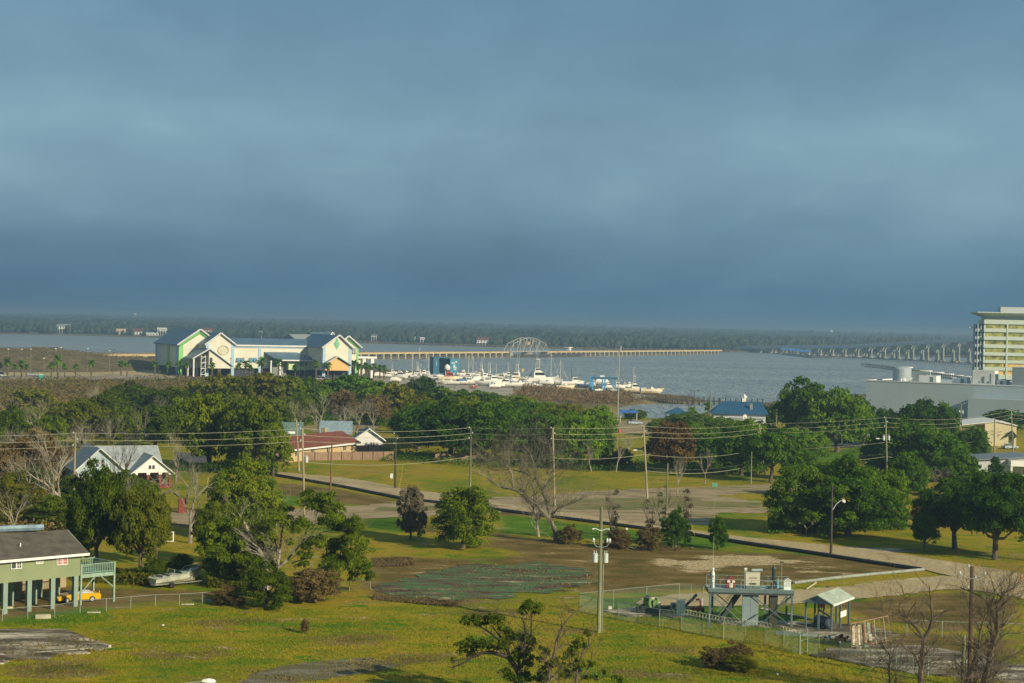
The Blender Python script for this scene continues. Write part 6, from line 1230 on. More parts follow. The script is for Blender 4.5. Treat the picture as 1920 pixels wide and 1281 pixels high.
# fishing pier of wood below it, long breakwater pier nearer
def pier_line(name, label, pts, w_, z_, m, n_step, rail=1.0, cat='pier'):
    P = [G(a, b, WZ) for a, b in pts]; r = thing(name, label, cat, (P[0].x, P[0].y, 0)); O = Vector((P[0].x, P[0].y, 0)); mb = MB(); pl_ = MB()
    for a, b in zip(P[:-1], P[1:]):
        d = (b-a); d.z = 0; L_ = d.length; d.normalize(); s_ = Vector((-d.y, d.x, 0))*w_/2; a_, b_ = a-O, b-O; a_.z = b_.z = 0
        mb.add([(*((a_-s_).xy), z_-.4), (*((b_-s_).xy), z_-.4), (*((b_+s_).xy), z_-.4), (*((a_+s_).xy), z_-.4), (*((a_-s_).xy), z_), (*((b_-s_).xy), z_), (*((b_+s_).xy), z_), (*((a_+s_).xy), z_)], [(0,3,2,1),(4,5,6,7),(0,1,5,4),(1,2,6,5),(2,3,7,6),(3,0,4,7)])
        for i in range(int(L_/n_step)+1):
            for s2 in (-1, 1): q_ = a_+d*i*n_step+s_*s2; pl_.tube([(q_.x, q_.y, WZ-1), (q_.x, q_.y, z_+rail)], .16, 4)
    mb.build('walkway', m, r); pl_.build('piling', m, r, kind='stuff'); return r
pier_line('breakwater', 'dark curving breakwater pier in the bay beyond the grey building', [(1620,686),(1660,691),(1700,697),(1760,706),(1835,716),(1880,722)], 5, .6, TIMB, 7, .8)
pier_line('fender_pier', 'dark low timber pier running under the high bridge', [(1490,668),(1560,672),(1640,676),(1740,682),(1830,689)], 3, .9, TIMB, 9, .7)
r = pier_line('boat_shelter', 'covered boat slips with blue roofs at the far end of the high bridge', [(1472,665),(1530,672),(1560,673)], 9, .5, TIMB, 9, 2)
for i, (x, y) in enumerate(((1476,665),(1490,666.5),(1504,668.5))):
    q = G(x, y, WZ)-r.location; mb = MB(); mb.add([(q.x-9,q.y-7,4.5),(q.x+11,q.y-9,4.5),(q.x+11,q.y+7,4.5),(q.x-9,q.y+7,4.5),(q.x-9,q.y,7),(q.x+11,q.y-1,7)], [(0,1,5,4),(2,3,4,5),(1,2,5),(3,0,4),(0,3,2,1)]); mb.build('roof', mat('tin_blue', (0.05, 0.20, 0.45), .5), r)
pier_line('timber_jetty', 'broken old timber jetty with leaning piles between the spit and the blue roof', [(1204,755),(1250,757),(1300,759),(1350,761),(1430,763)], 1.6, .5, TIMB, 2.2, 1.3, 'jetty')
for i, (x, y, h) in enumerate([(1180,760,18),(1268,757,14),(1287,758,15),(1312,760,12),(718,668,10),(358/4,650,7),(1192,670,8)]):
    q = G(x, y, WZ); t = thing('mooring_pile', '%s wooden pile standing in the water, counted from the left' % ORD[[4,3,5,6,1,0,2][i] if i != 4 else 1], 'pile', (q.x, q.y, WZ)); mb = MB(); mb.tube([(0,0,-1),(0,0,h*q.y/F)], .2, 5); mb.build('shaft', BARK, t)
for i in range(6):
    x, y = [(1757,700),(1775,703),(1792,706),(1812,708),(1735,697),(1700,690)][i]; q = G(x, y, WZ); t = thing('moored_sailboat', '%s of the moored masts beyond the breakwater, counting along the row' % ['first','second','third','fourth','fifth','last'][i], 'sailboat', (q.x, q.y, WZ), 0, 'sailboats moored beyond the breakwater')
    mb = MB(); mb.prism([(-5,-1.2),(3,-1.4),(6,0),(3,1.4),(-5,1.2)], 0, 1.1); mb.build('hull', WHT, t); mb = MB(); mb.tube([(0,0,1),(0,0,11)], .14, 4); mb.build('mast', STW, t)
# ------------------------------------------------------------------ boats and the boatyard
BW = mat('boat_white', (0.80, 0.79, 0.72), .35, .04, .8, rnd=.12); BC = mat('boat_cream', (0.74, 0.66, 0.46), .5, .08, .6); BBL = mat('boat_blue', (0.10, 0.18, 0.30), .4, .1); BGN = mat('boat_seagreen', (0.22, 0.40, 0.36), .4, .1); BRD = mat('boat_red', (0.42, 0.08, 0.05), .5, .1); BGL = mat('boat_glass', (0.02, 0.03, 0.04), .3, .1, spec=.3); ALU = mat('aluminium', (0.62, 0.62, 0.50), .4, .05, metal=.2); CVB = mat('canvas_blue', (0.08, 0.16, 0.30), .8, .1)
def hull_mb(L_, B, Hh, sheer=.5):
    mb = MB(); st = [0, .25, .5, .72, .88, 1.0]; wd = [.86, .96, 1.0, .82, .48, .03]; ring = []
    for s, w_ in zip(st, wd):
        x = -L_/2+s*L_; t = Hh*(1+sheer*(s**2)*.5); k = 0.0 if s < .9 else Hh*.35*(s-.9)*10; b = B/2*w_
        ring.append([(x+(.12*L_ if s == 1 else 0), -b, t), (x, -b*.86, t*.45+k*.5), (x, -b*.30, k), (x, b*.30, k), (x, b*.86, t*.45+k*.5), (x+(.12*L_ if s == 1 else 0), b, t)])
    n = 6; vs = [v for r in ring for v in r]; fs = []
    for i in range(len(st)-1):
        for k in range(n-1): a = i*n+k; fs.append((a, a+n, a+n+1, a+1))
        fs.append((i*n+5, (i+1)*n+5, (i+1)*n, i*n))
    fs.append((0,1,2,3,4,5)); mb.add(vs, fs); return mb
def boat(kind, px, py, Lpx, label, hm=None, rz=None, z=0.0, mast=None, cm=None, name=None):
    p = G(px, py, 0); L_ = Lpx*p.y/F*1.3; B = L_*.34; Hh = L_*.18; rg = random.Random(int(px*7+py)); hm = hm or BW; cm = cm or BW
    rz = rg.choice([0, .25, -.3, 2.9, 3.3, .6]) if rz is None else rz
    nm = name or {'cruiser': 'cabin_cruiser', 'fisher': 'sport_fishing_boat', 'sail': 'sailboat', 'skiff': 'motor_boat', 'shrimp': 'shrimp_boat', 'covered': 'covered_boat'}[kind]
    t = thing(nm, label, 'sailboat' if kind == 'sail' else 'boat', (p.x, p.y, .7), rz); hull_mb(L_, B, Hh).build('hull', hm, t)
    mb = MB()
    mb.box(-L_*.32, L_*.28, -.1, .1, -.45, -.2)
    for x in (-.3, .25): mb.box(L_*x-.12, L_*x+.12, -B*.3, B*.3, -.75, .05)
    mb.build('cradle', BARKD, t); d = Hh*1.05
    def cab(nm_, x0, x1, b, z0, h, m, rake=.35):
        mb = MB(); mb.prismy([(x0, z0), (x1+h*rake, z0), (x1-h*rake, z0+h), (x0+h*.1, z0+h)], -b/2, b/2); c = mb.build(nm_, m, t)
        mb = MB(); mb.prismy([(x0+.2*h, z0+h*.42), (x1+h*rake*.25, z0+h*.42), (x1-h*rake*.55, z0+h*.85), (x0+.25*h, z0+h*.85)], -b/2-.03, b/2+.03); mb.build('window_band', BGL, c); return c
    if kind in ('cruiser', 'fisher', 'shrimp'):
        h = L_*.19; fx = {'shrimp': .18}.get(kind, 0); cab('cabin', L_*(-.14+fx), L_*(.2+fx), B*.72, d, h, cm)
        if kind != 'shrimp': cab('flybridge', -L_*.10, L_*.06, B*.55, d+h, h*.6, cm, .5)
        if kind == 'fisher':
            mb = MB()
            for x, y in ((-.08,-.22),(-.08,.22),(.05,-.22),(.05,.22)): mb.tube([(L_*x, B*y, d+h*1.5), (L_*(x*.6), B*y*.7, d+h*3.0)], .06, 4)
            mb.box(-L_*.07, L_*.06, -B*.22, B*.22, d+h*2.95, d+h*3.1); mb.build('tower_frame', ALU, t)
            for s_ in (-1, 1): mb = MB(); mb.tube([(0, s_*B*.4, d+h), (-L_*.06, s_*B*.6, d+h*5.5)], .07, 4); mb.build('outrigger', ALU, t)
        if kind == 'shrimp':
            for s_ in (-1, 1): mb = MB(); mb.tube([(0, s_*B*.3, d), (-L_*.25, s_*B*1.5, d+L_*.45)], .08, 4); mb.build('outrigger', ALU, t)
            mb = MB(); mb.tube([(L_*.02, 0, d), (L_*.02, 0, d+L_*.6)], .12, 5); mb.build('mast', BARKD, t)
    elif kind == 'skiff':
        mb = MB(); mb.prismy([(-.06*L_, d*.9), (.12*L_, d*.9), (.05*L_, d+L_*.09), (-.02*L_, d+L_*.09)], -B*.28, B*.28); mb.build('console', cm, t); mb = MB(); mb.box(-L_*.54, -L_*.47, -.2, .2, d*.3, d*1.5); mb.build('outboard_motor', BBL, t)
    elif kind == 'covered':
        mb = MB(); mb.prismy([(-L_*.45, d), (L_*.4, d), (L_*.3, d+L_*.12), (0, d+L_*.17), (-L_*.38, d+L_*.12)], -B*.45, B*.45); mb.build('cover', cm, t)
    else:
        cab('cabin', -L_*.12, L_*.16, B*.5, d, L_*.06, cm)
    if kind == 'sail' or mast:
        ht = top_z(px, mast, p.y)-.7 if mast else L_*1.2; mb = MB(); mb.tube([(.05*L_, 0, d*.6), (.05*L_, 0, ht)], [.17, .11], 6); m_ = mb.build('mast', ALU, t)
        mb = MB(); mb.tube([(.05*L_, 0, d+1.2), (-.38*L_, 0, d+1.1)], .1, 5); mb.build('boom', CVB, t)
        for x_ in (.5, -.48): mb = MB(); mb.tube([(.05*L_, 0, ht*.97), (L_*x_, 0, d)], .035, 3, cap=False); mb.build('stay', ALU, t)
    return t
boat('covered',709,708,17,'white shrink wrapped boat at the far left of the boatyard, below the palms')
boat('fisher',735,704,16,'small white fishing boat behind the left cruiser in the boatyard')
boat('cruiser',750,712,24,'white cruiser with dark windows at the left end of the boatyard',rz=-.3)
boat('cruiser',762,708,17,'white cruiser right behind the left end cruiser')
boat('sail',771.5,706,18,'sailboat with the tall white mast left of the blue shed',mast=667)
boat('fisher',783,705,15,'small fishing boat just right of the tall white left mast')
boat('cruiser',795,706,18,'white cruiser left of the blue shed')
boat('skiff',804,709,15,'small motor boat at the left corner of the blue shed')
boat('sail',802,702,14,'sailboat with a thin mast behind the left corner of the blue shed',mast=662)
boat('skiff',822,706,14,'dark hulled boat in front of the blue shed',BBL)
boat('covered',824,713,18,'low white boat before the blue shed')
boat('cruiser',841,716,30,'cream cruiser with a red cover in front of the blue shed',BC,cm=BRD,rz=.15)
boat('cruiser',868,709,22,'white cruiser at the right side of the blue shed')
boat('sail',877,707,20,'sailboat with the taller of two thick masts right of the blue shed',mast=665)
boat('sail',887.5,716,22,'sailboat with the second thick mast right of the blue shed',mast=668)
boat('skiff',846,723,24,'white open boat near the tree tops, left of the blue topped one')
boat('covered',866,722,20,'boat with a blue cover near the tree tops',cm=CVB)
boat('cruiser',881,722,22,'white cruiser right of the blue covered boat')
boat('skiff',887,730,12,'small red and white boat nearest the tree tops',BRD)
boat('fisher',902,707,22,'white fishing boat with outriggers in the middle of the yard')
boat('cruiser',906,714,22,'white cruiser in the middle of the yard, in front of the outriggers')
boat('covered',915,710,16,'white covered boat in the middle of the yard, at the back')
boat('cruiser',924,721,26,'white cruiser with a long foredeck close to the trees')
boat('sail',929,712,18,'sailboat with the short white mast in the middle of the yard',mast=682)
boat('skiff',938,708,16,'blue topped boat in the middle of the yard, at the back',cm=BBL)
boat('cruiser',942,715,22,'white cruiser right of the short white mast')
boat('fisher',953,711,20,'white fishing boat behind the big cream one')
boat('cruiser',950,727,26,'large pale cruiser just above the trees, left')
boat('fisher',969,716,30,'cream fishing boat left of the leaning crane',BC)
boat('skiff',973,727,30,'big pale hull just above the trees, left of the leaning crane')
boat('fisher',1008,722,46,'large white sport fishing boat, the biggest in the yard',rz=.1,mast=672)
boat('skiff',1025,723,22,'blue topped boat at the bow of the biggest fishing boat',cm=BBL,rz=.1)
boat('sail',1034,720,24,'sailboat with the tallest mast right of the biggest fishing boat',mast=661)
boat('sail',1051.5,722,20,'sailboat with a lone white mast left of the shrimp boat',mast=675,rz=3.3)
boat('shrimp',1070,725,30,'shrimp boat with raised outriggers above the reeds',rz=.3)
boat('skiff',1060,732,28,'cream hull lying before the reeds, left',BC,rz=.1)
boat('skiff',1092,728,20,'dark blue hull between the shrimp boat and the blue lift',BBL,rz=2.9)
boat('skiff',1122,736,14,'small white boat at the left foot of the blue lift',rz=.5)
boat('covered',1127,722,22,'long white boat inside the blue lift')
boat('cruiser',1140,731,18,'white cruiser hanging in the blue lift',rz=.2)
boat('fisher',1158,731,22,'white fishing boat right of the blue lift',rz=.1)
boat('cruiser',1172,729,16,'white cruiser right of the tall lamp mast')
boat('fisher',1189,738,30,'cream fishing boat with a small tower on the grass',BC,rz=.1)
boat('skiff',1221,740,32,'long cream hull, the rightmost boat on the spit',BC,rz=.15)
boat('skiff',720,708,13,'small white skiff between the covered boat and the left cruiser')
boat('cruiser',777,710,16,'white cruiser at the foot of the tall left mast')
boat('covered',857,708,15,'white covered boat beside the domed tank')
boat('cruiser',893,708,16,'white cruiser between the two thick masts and the outriggers')
boat('covered',934,727,20,'pale covered boat between the long foredeck and the large pale cruiser')
boat('cruiser',985,722,18,'white cruiser at the left of the biggest fishing boat')
boat('covered',810,713,14,'white covered boat at the left front of the blue shed')
for i, (k_, x, y, l, lb) in enumerate([('cruiser',727,709,16,'white cruiser tucked behind the small skiff at the left end of the yard'),('covered',742,717,16,'low white boat at the front of the left end of the yard'),('fisher',787,713,18,'fishing boat in front of the cruisers left of the blue shed'),('cruiser',815,715,18,'white cruiser at the left front corner of the blue shed'),
 ('cruiser',855,714,20,'white cruiser right of the red covered one'),('skiff',830,721,20,'white open boat before the red covered cruiser'),('cruiser',876,712,18,'white cruiser under the taller thick mast'),('covered',895,718,22,'white covered boat right of the second thick mast'),('fisher',918,715,20,'fishing boat at the left of the short white mast'),
 ('cruiser',905,724,22,'white cruiser next to the tree tops, middle of the yard'),('skiff',928,729,22,'white open boat at the tree tops, middle of the yard'),('cruiser',960,719,22,'white cruiser before the cream fishing boat'),('skiff',948,708,18,'white boat at the back, right of the blue topped boat'),('covered',990,716,16,'covered boat right of the leaning crane'),
 ('skiff',1003,728,20,'white open boat before the biggest fishing boat'),('cruiser',1044,716,16,'white cruiser between the two lone masts'),('skiff',1083,722,18,'white boat behind the dark blue hull'),('covered',1106,727,16,'low white boat left of the blue lift'),('skiff',1150,737,16,'white boat at the right foot of the blue lift'),('cruiser',1180,727,14,'small cruiser behind the cream tower boat')]): boat(k_, x, y, l, lb)
# blue boat hoist
p = G(1132, 734); s = p.y/F; HO = thing('boat_hoist', 'blue four legged travelling boat hoist in the boatyard', 'boat hoist', (p.x-22*s, p.y-4, 0), .05); HB = mat('hoist_blue', (0.07, 0.28, 0.50), .5, .08); W_ = 44*s; Hh = top_z(1132, 710.5, p.y)
for x in (0, W_*.97):
    for y in (0, 9): mb = MB(); mb.box(x-.35, x+.35, y-.35, y+.35, .8, Hh); mb.build('leg', HB, HO); mb = MB(); mb.lathe([(.5, -.2), (.7, 0), (.5, .2)], (0,0,0), 10); w_ = mb.build('wheel', BARKD, HO); w_.location = (x, y, .7); w_.rotation_euler = (math.pi/2, 0, 0)
for x in (W_*.42, W_*.52): mb = MB(); mb.box(x-.3, x+.3, -.3, .3, .8, Hh); mb.build('leg', HB, HO)
for y in (0, 9): mb = MB(); mb.box(-.6, W_+.6, y-.4, y+.4, Hh-.1, Hh+1.0); mb.build('beam', HB if y else mat('hoist_dark', (0.04, 0.11, 0.18), .6), HO)
mb = MB(); mb.box(W_*.3, W_*.5, -.6, .6, Hh+1.0, Hh+1.7); mb.build('winch_house', WHT, HO)
t = thing('crane', 'small dark crane with a leaning boom left of the biggest fishing boat', 'crane', G(984, 722)); s = t.location.y/F; mb = MB(); mb.tube([(0,0,1), (14*s, 0, 25*s)], .2, 4); mb.build('boom', BARKD, t); mb = MB(); mb.box(-1.5, 1.5, -1, 1, .3, 2); mb.build('body', BARKD, t)
t = thing('radio_mast', 'slim dark mast with a light box left of the crane in the yard', 'mast', G(980, 718)); s = t.location.y/F; mb = MB(); mb.tube([(0,0,0), (0, 0, 26*s)], .12, 5); mb.build('shaft', STW, t); mb = MB(); mb.box(-.6, .6, -.5, .5, 21*s, 26*s); mb.build('light_box', ORG, t)
# lamp posts
POLEG0 = mat('post_dull', (0.20,0.21,0.14), .7)
def lamp(px, base, top, label, heads=2, m=None, hm=None, group=None, r=.085):
    p = G(px, base); h = top_z(px, top, p.y); s = p.y/F; t = thing('lamp_post', label, 'lamp post', p, 0, group); mb = MB(); mb.tube([(0,0,-.1), (0,0,h)], [r*1.2, r], 6); mb.build('pole', m or TIMB, t)
    for k in range(heads):
        d = (1 if k else -1)*1.1 if heads == 2 else 0; mb = MB()
        if d: mb.tube([(0,0,h-.1), (d*.5, 0, h)], .06, 4)
        mb.box(d-.4, d+.4, -.3, .3, h-.1, h+.2); mb.build('lamp_head', hm or (m or TIMB), t)
    return t
for i, (x, b, tp_) in enumerate([(15,705,655),(40,704,655),(57,704,655),(82,704,672),(104,704,654),(114,703,652),(140,702,657.5),(164,702,654),(205,702,658),(211,702,656)]):
    lamp(x, b, tp_, '%s slim lamp post from the left beside the pale parking lot' % (ORD[i] if i else 'first'), 2 if i in (6, 9) else 1, POLEG0 if i not in (6, 9) else None, WHT if i not in (6, 9) else None, 'lamp posts of the parking lot')
lamp(740,706,677,'dark lamp post with two heads at the left end of the boatyard'); lamp(790,708,680,'dark lamp post in front of the bay, left of the blue shed'); lamp(963,712,684,'dark lamp post with two heads left of the radio mast')
lamp(297,712,668,'grey lamp post before the left wall of the white building'); lamp(561,712,666,'two headed lamp post before the lean-to roof'); lamp(571,712,671,'two headed lamp post right of its twin before the lean-to roof'); lamp(432,710,672,'lamp post at the right corner of the round ornament gable',1)
lamp(1301,796,733,'dark two headed lamp post by the timber jetty'); lamp(1291,770,741,'short lamp post on the timber jetty',1)
lamp(1158,792,659,'very tall slim mast light rising above the inlet',1,STW,None,None,.16)
# cars
TYR = mat('tyre_black', (0.02, 0.02, 0.02), .9); CHR = mat('wheel_silver', (0.55, 0.55, 0.55), .3, metal=.6)
def carmesh(name, label, p, rz, col, rough=.35, L_=4.5, W_=1.8, Hc=1.42, roof=None, kind='sedan', sc=1.0, cat='car'):
    m = mat('car_paint_'+name, col, rough, .03); t = thing(name, label, cat, p, rz); t.scale = (sc, sc, sc); h = L_/2; mb = MB()
    prof = [(-h, .32), (h, .32), (h+.02, .55), (h-.1, .76), (h*.38, .92), (-h*.45, .96), (-h+.15, .93), (-h-.02, .7)]
    n = len(prof); vs = []
    for y, k in ((-W_/2, .94), (-W_/2+.0, 1.0), (W_/2, 1.0), (W_/2, .94)): pass
    rings = [(-W_/2+.12, .96, .03), (-W_/2, 1, 0), (W_/2, 1, 0), (W_/2-.12, .96, .03)]
    ys = [-W_/2, -W_/2+.1, W_/2-.1, W_/2]; ks = [.97, 1, 1, .97]
    for y, k in zip(ys, ks): vs += [(x*k, y, .32+(z-.32)*k) for x, z in prof]
    fs = [tuple(range(n))[::-1], tuple(3*n+i for i in range(n))]
    for j in range(3):
        for i in range(n): fs.append((j*n+i, j*n+(i+1) % n, (j+1)*n+(i+1) % n, (j+1)*n+i))
    fs = [f[::-1] for f in fs]; mb.add(vs, fs); body = mb.build('body', m, t, smooth=False)
    g = MB(); a0, a1, a2, a3 = (h*.42, h*.12, -h*.42, -h*.72) if kind == 'sedan' else (h*.45, h*.22, -h*.86, -h*.96)
    g.add([(a0,-W_/2+.12,.90),(a1,-W_/2+.26,Hc-.06),(a2,-W_/2+.26,Hc-.06),(a3,-W_/2+.12,.93),(a0,W_/2-.12,.90),(a1,W_/2-.26,Hc-.06),(a2,W_/2-.26,Hc-.06),(a3,W_/2-.12,.93)], [(0,1,2,3),(7,6,5,4),(0,4,5,1),(1,5,6,2),(2,6,7,3)]); g.build('glass', BGL, t)
    rf = MB(); rf.add([(a1,-W_/2+.25,Hc-.05),(a2,-W_/2+.25,Hc-.05),(a2,W_/2-.25,Hc-.05),(a1,W_/2-.25,Hc-.05),(a1-.08,-W_/2+.32,Hc),(a2+.08,-W_/2+.32,Hc),(a2+.08,W_/2-.32,Hc),(a1-.08,W_/2-.32,Hc)], [(4,5,6,7)[::-1],(0,1,5,4),(1,2,6,5),(2,3,7,6),(3,0,4,7),(0,3,2,1)]); rf.build('roof', roof or m, t)
    for x in (-h*.58, h*.60):
        for y in (-W_/2+.08, W_/2-.08):
            mb = MB(); mb.lathe([(.2, -.11), (.31, -.10), (.33, -.05), (.33, .05), (.31, .10), (.2, .11)], (0,0,0), 16); w_ = mb.build('wheel', TYR, t); w_.location = (x, y, .33); w_.rotation_euler = (math.pi/2, 0, 0)
            mb = MB(); mb.lathe([(.05, -.125), (.2, -.12), (.21, 0), (.2, .12), (.05, .125)], (0,0,0), 10); mb.build('rim', CHR, w_)
    for y in (-W_/2+.3, W_/2-.3):
        mb = MB(); mb.box(h-.1, h+.03, y-.2, y+.2, .58, .70); mb.build('headlight', WHT, t); mb = MB(); mb.box(-h-.04, -h+.1, y-.2, y+.2, .68, .80); mb.build('tail_light', BRD, t)
    return t
pf, pr_ = G(127.2, 1131.5), G(170.3, 1129); d_ = pf-pr_; rz = math.atan2(d_.y, d_.x); c_ = (pf+pr_)/2; off = Vector((-d_.y, d_.x, 0)).normalized()*(-.8)
YC = carmesh('convertible', 'yellow convertible with a black soft top parked under the pier house', (c_.x+off.x, c_.y+off.y, 0), rz, (0.62, 0.36, 0.006), .3, 4.5, 1.85, 1.36, roof=mat('soft_top', (0.03, 0.03, 0.035), .9))
mb = MB(); mb.tube([(-2.1, -.65, .93), (-2.15, -.6, 1.08), (-2.15, .6, 1.08), (-2.1, .65, .93)], .05, 5); mb.build('spoiler', MATS['car_paint_convertible'], YC)
mb = MB(); mb.box(-2.28, -2.262, -.25, .25, .45, .6); mb.build('number_plate', WHT, YC)
SV = (0.36, 0.42, 0.47)
carmesh('parked_car', 'silver blue estate car facing right beyond the small lawn', G(1616, 818), 0, SV, kind='suv', Hc=1.6); carmesh('parked_car', 'silver car behind the estate car beyond the small lawn', G(1626, 814), .1, (0.5, 0.55, 0.6))
carmesh('parked_car', 'dark car right of the estate car beyond the small lawn', G(1636, 814), .1, (0.08, 0.1, 0.12)); carmesh('parked_car', 'small orange tan car left of the carport', G(1573, 828), .3, (0.62, 0.40, 0.26))
carmesh('parked_truck', 'white pickup below the left side of the orange gable', G(604, 713), .2, (0.72, 0.72, 0.68), kind='suv', L_=6, Hc=2.1, W_=2.2, cat='truck'); carmesh('parked_car', 'tan vehicle right of the white pickup below the orange gable', G(617, 712), .2, (0.60, 0.48, 0.36), kind='suv', L_=5, Hc=1.9)
carmesh('parked_car', 'white car by the blue awning', G(1190, 796), .2, (0.75, 0.75, 0.75)); carmesh('parked_truck', 'dark red truck cut by the left edge at the parking lot', G(2, 706), 0, (0.45, 0.12, 0.08), kind='suv', L_=6, Hc=2.4, W_=2.2, cat='truck')
carmesh('parked_car', 'white car on the pale parking lot between the palms', G(61, 704), .1, (0.75, 0.75, 0.72)); carmesh('parked_car', 'dark car by the cream warehouse door', G(1893, 842), .4, (0.06, 0.07, 0.09)); carmesh('parked_car','white car at the edge of the dark trees left of the cream warehouse',G(1716,806),.2,(.75,.75,.75))
# ------------------------------------------------------------------ poles, wires, fences, pipes
POLE = mat('pole_weathered', (0.30, 0.255, 0.16), .9, .2, .6, streak=(3, 3, .2), rnd=.15); POLEG = mat('pole_treated', (0.22, 0.235, 0.13), .9, .2, .6, streak=(3, 3, .2)); POLED = mat('pole_dark', (0.06, 0.05, 0.045), .9, .2, .6); POLEB = mat('pole_reddish', (0.20, 0.10, 0.05), .9, .2, .6)
INS = mat('insulator_pale', (0.55, 0.60, 0.60), .35); TRF = mat('transformer_grey', (0.52, 0.60, 0.56), .45, .05); WIRE = mat('wire_pale', (0.40, 0.40, 0.26), .6); WIRED = mat('wire_dark', (0.12, 0.12, 0.09), .7); GALV = mat('galvanised', (0.30, 0.32, 0.27), .5, .08, metal=.3)
def pole(px, base, top, label, m=None, r=.15, arms=(), trans=0, lampdir=0, tz=None, ins=True, topx=None, name='utility_pole', fuses=False):
    p = G(px, base); h = top_z(px, top, p.y); tx = V(topx, top, p.y).x-p.x if topx is not None else 0; t = thing(name, label, 'utility pole', p); m = m or POLE
    mb = MB(); mb.tube([(0,0,-.3), (tx*.5,0,h*.5), (tx,0,h)], [r*1.35, r*1.1, r*.85], 10); mb.build('shaft', m, t); at = lambda z: tx*z/h
    for z in arms:
        mb = MB(); mb.tube([(at(h-z)-1.05, -.15, h-z+.28), (at(h-z)-.5, -.15, h-z-.02), (at(h-z), -.15, h-z-.08), (at(h-z)+.5, -.15, h-z-.02), (at(h-z)+1.05, -.15, h-z+.28)], .05, 5); a = mb.build('crossarm', GALV, t)
        for s_ in (-1, 1): mb = MB(); mb.lathe([(.05, 0), (.11, .05), (.06, .1), (.11, .15), (.05, .25)], (at(h-z)+s_*1.05, -.15, h-z+.28), 8); mb.build('insulator', INS, a)
    if ins:
        for i, z in enumerate((0.1, 1.0, 1.9)):
            s_ = 1 if i % 2 else -1; mb = MB(); mb.lathe([(.05, 0), (.12, .06), (.06, .12), (.12, .18), (.05, .26)], (at(h-z)+s_*.3, 0, h-z), 8); mb.build('insulator', INS, t)
    if trans:
        z = h-(tz or 3.2)
        for s_ in ((-1, 1) if trans == 2 else (1,)):
            mb = MB(); mb.lathe([(.22, 0), (.25, .03), (.25, .82), (.27, .85), (.20, .92)], (at(z)+s_*.52, -.05, z-.5), 12); tr_ = mb.build('transformer', TRF, t, smooth=False); mb = MB()
            for dx in (-.1, .1): mb.tube([(at(z)+s_*.52+dx, -.05, z+.4), (at(z)+s_*.52+dx, -.05, z+.68)], .035, 5)
            mb.build('bushing', INS, tr_); mb = MB(); mb.box(at(z)+min(0, s_*.3), at(z)+max(0, s_*.3), -.1, 0, z-.2, z-.1); mb.box(at(z)+min(0, s_*.3), at(z)+max(0, s_*.3), -.1, 0, z+.15, z+.25); mb.build('bracket', GALV, tr_)
    if lampdir:
        z = h-(4.3 if abs(lampdir) == 1 else .4); s_ = 1 if lampdir > 0 else -1; mb = MB(); mb.tube([(at(z), 0, z-.5), (at(z)+s_*.7, 0, z-.05), (at(z)+s_*1.5, 0, z+.05)], .045, 5); mb.build('lamp_arm', GALV, t)
        mb = MB(); mb.prismy([(at(z)+s_*1.4, z-.08), (at(z)+s_*2.1, z-.06), (at(z)+s_*2.0, z+.1), (at(z)+s_*1.4, z+.14)][::s_], -.16, .16); mb.build('lamp_head', WHT, t)
    return t, p, h, tx
line = [pole(138,977,812,'leaning pole at the far left with three wires',topx=141), pole(571,975,804,'slim pole with an old cylinder box behind the spreading oak',trans=1,tz=4.6,topx=567),
 pole(881,931,802,'pole with small fuses behind the big round bush',POLEG,topx=883), pole(1040,950,802.5,'pole rising through the big spreading bare tree',topx=1036.5), pole(1214,935,799,'leaning pole with two street lamps in the middle lots',topx=1206.5,lampdir=-1),
 pole(1435,897,795,'strongly leaning pole with one transformer right of the middle',trans=1,tz=3.6,topx=1423.5), pole(1664,905,783,'pole with two transformers in front of the right trees',POLEG,trans=2,tz=4.1,topx=1660.5,lampdir=-1), pole(1900,853,770,'pole at the right edge beside the cream warehouse',POLEG,topx=1896)]
pole(561,884,788,'bent pole left of its taller neighbour near the red roofed house',topx=555.5,lampdir=0)
pole(619,935,830,'reddish wooden pole with a lighter splice before the wooden fence',POLEB,ins=False,topx=622.5)
pole(741,916,813,'thin dark pole in front of the far lawn',POLED,topx=742)
pole(1250,958,869,'short pole standing behind the vine row',POLEG,.12,ins=False)
pole(1408,908,847,'short thin pole left of the thick trunked oak',POLEG,.1,ins=False)
pole(1864,862,785,'pole in front of the cream warehouse with a curved arm',POLEG,arms=(1.0,),topx=1865)
pole(1535,846,776,'pole with curved arms and a lamp before the giant oak',POLEG,arms=(1.2,),trans=1,tz=2.4,topx=1538,lampdir=-1)
pole(1449,800,768,'short pole with curved arms right of the blue roof',POLEG,.14,arms=(.8,),ins=False)
pole(1455,812,742,'tall plain pole left of the giant oak',POLEG,.13,ins=False); pole(1331,792,733,'greenish pole in front of the blue roof, left',POLEG,.15,ins=False); pole(1357,796,744,'grey pole in front of the blue roof',GALV,.13,ins=False); pole(1397,800,752,'short dark pole before the blue roof with a white sign',POLED,.13,ins=False)
pole(1801,808,757,'pole with two white transformers before the grey building',POLE,.15,arms=(.2,),trans=2,tz=2.6,ins=False); pole(1116,782,770,'short pole behind the belt trees',POLEG,.12,ins=False)
pole(1145,800,765,'grey pole at the edge of the inlet',GALV,.11,ins=False)
tv = pole(1123,1186,950,'large foreground pole carrying two pale transformers',POLEG,.17,arms=(),trans=2,tz=5.0,ins=False,topx=1127.5)
h = tv[2]; t = tv[0]
for s_ in (-1, 1): mb = MB(); mb.tube([(tv[3]*.8, -.2, h-2.35), (s_*.55+tv[3]*.8, -.2, h-2.15), (s_*.85+tv[3]*.8, -.2, h-2.2)], [.06, .05, .09], 6); mb.build('lightning_arm', INS, t)
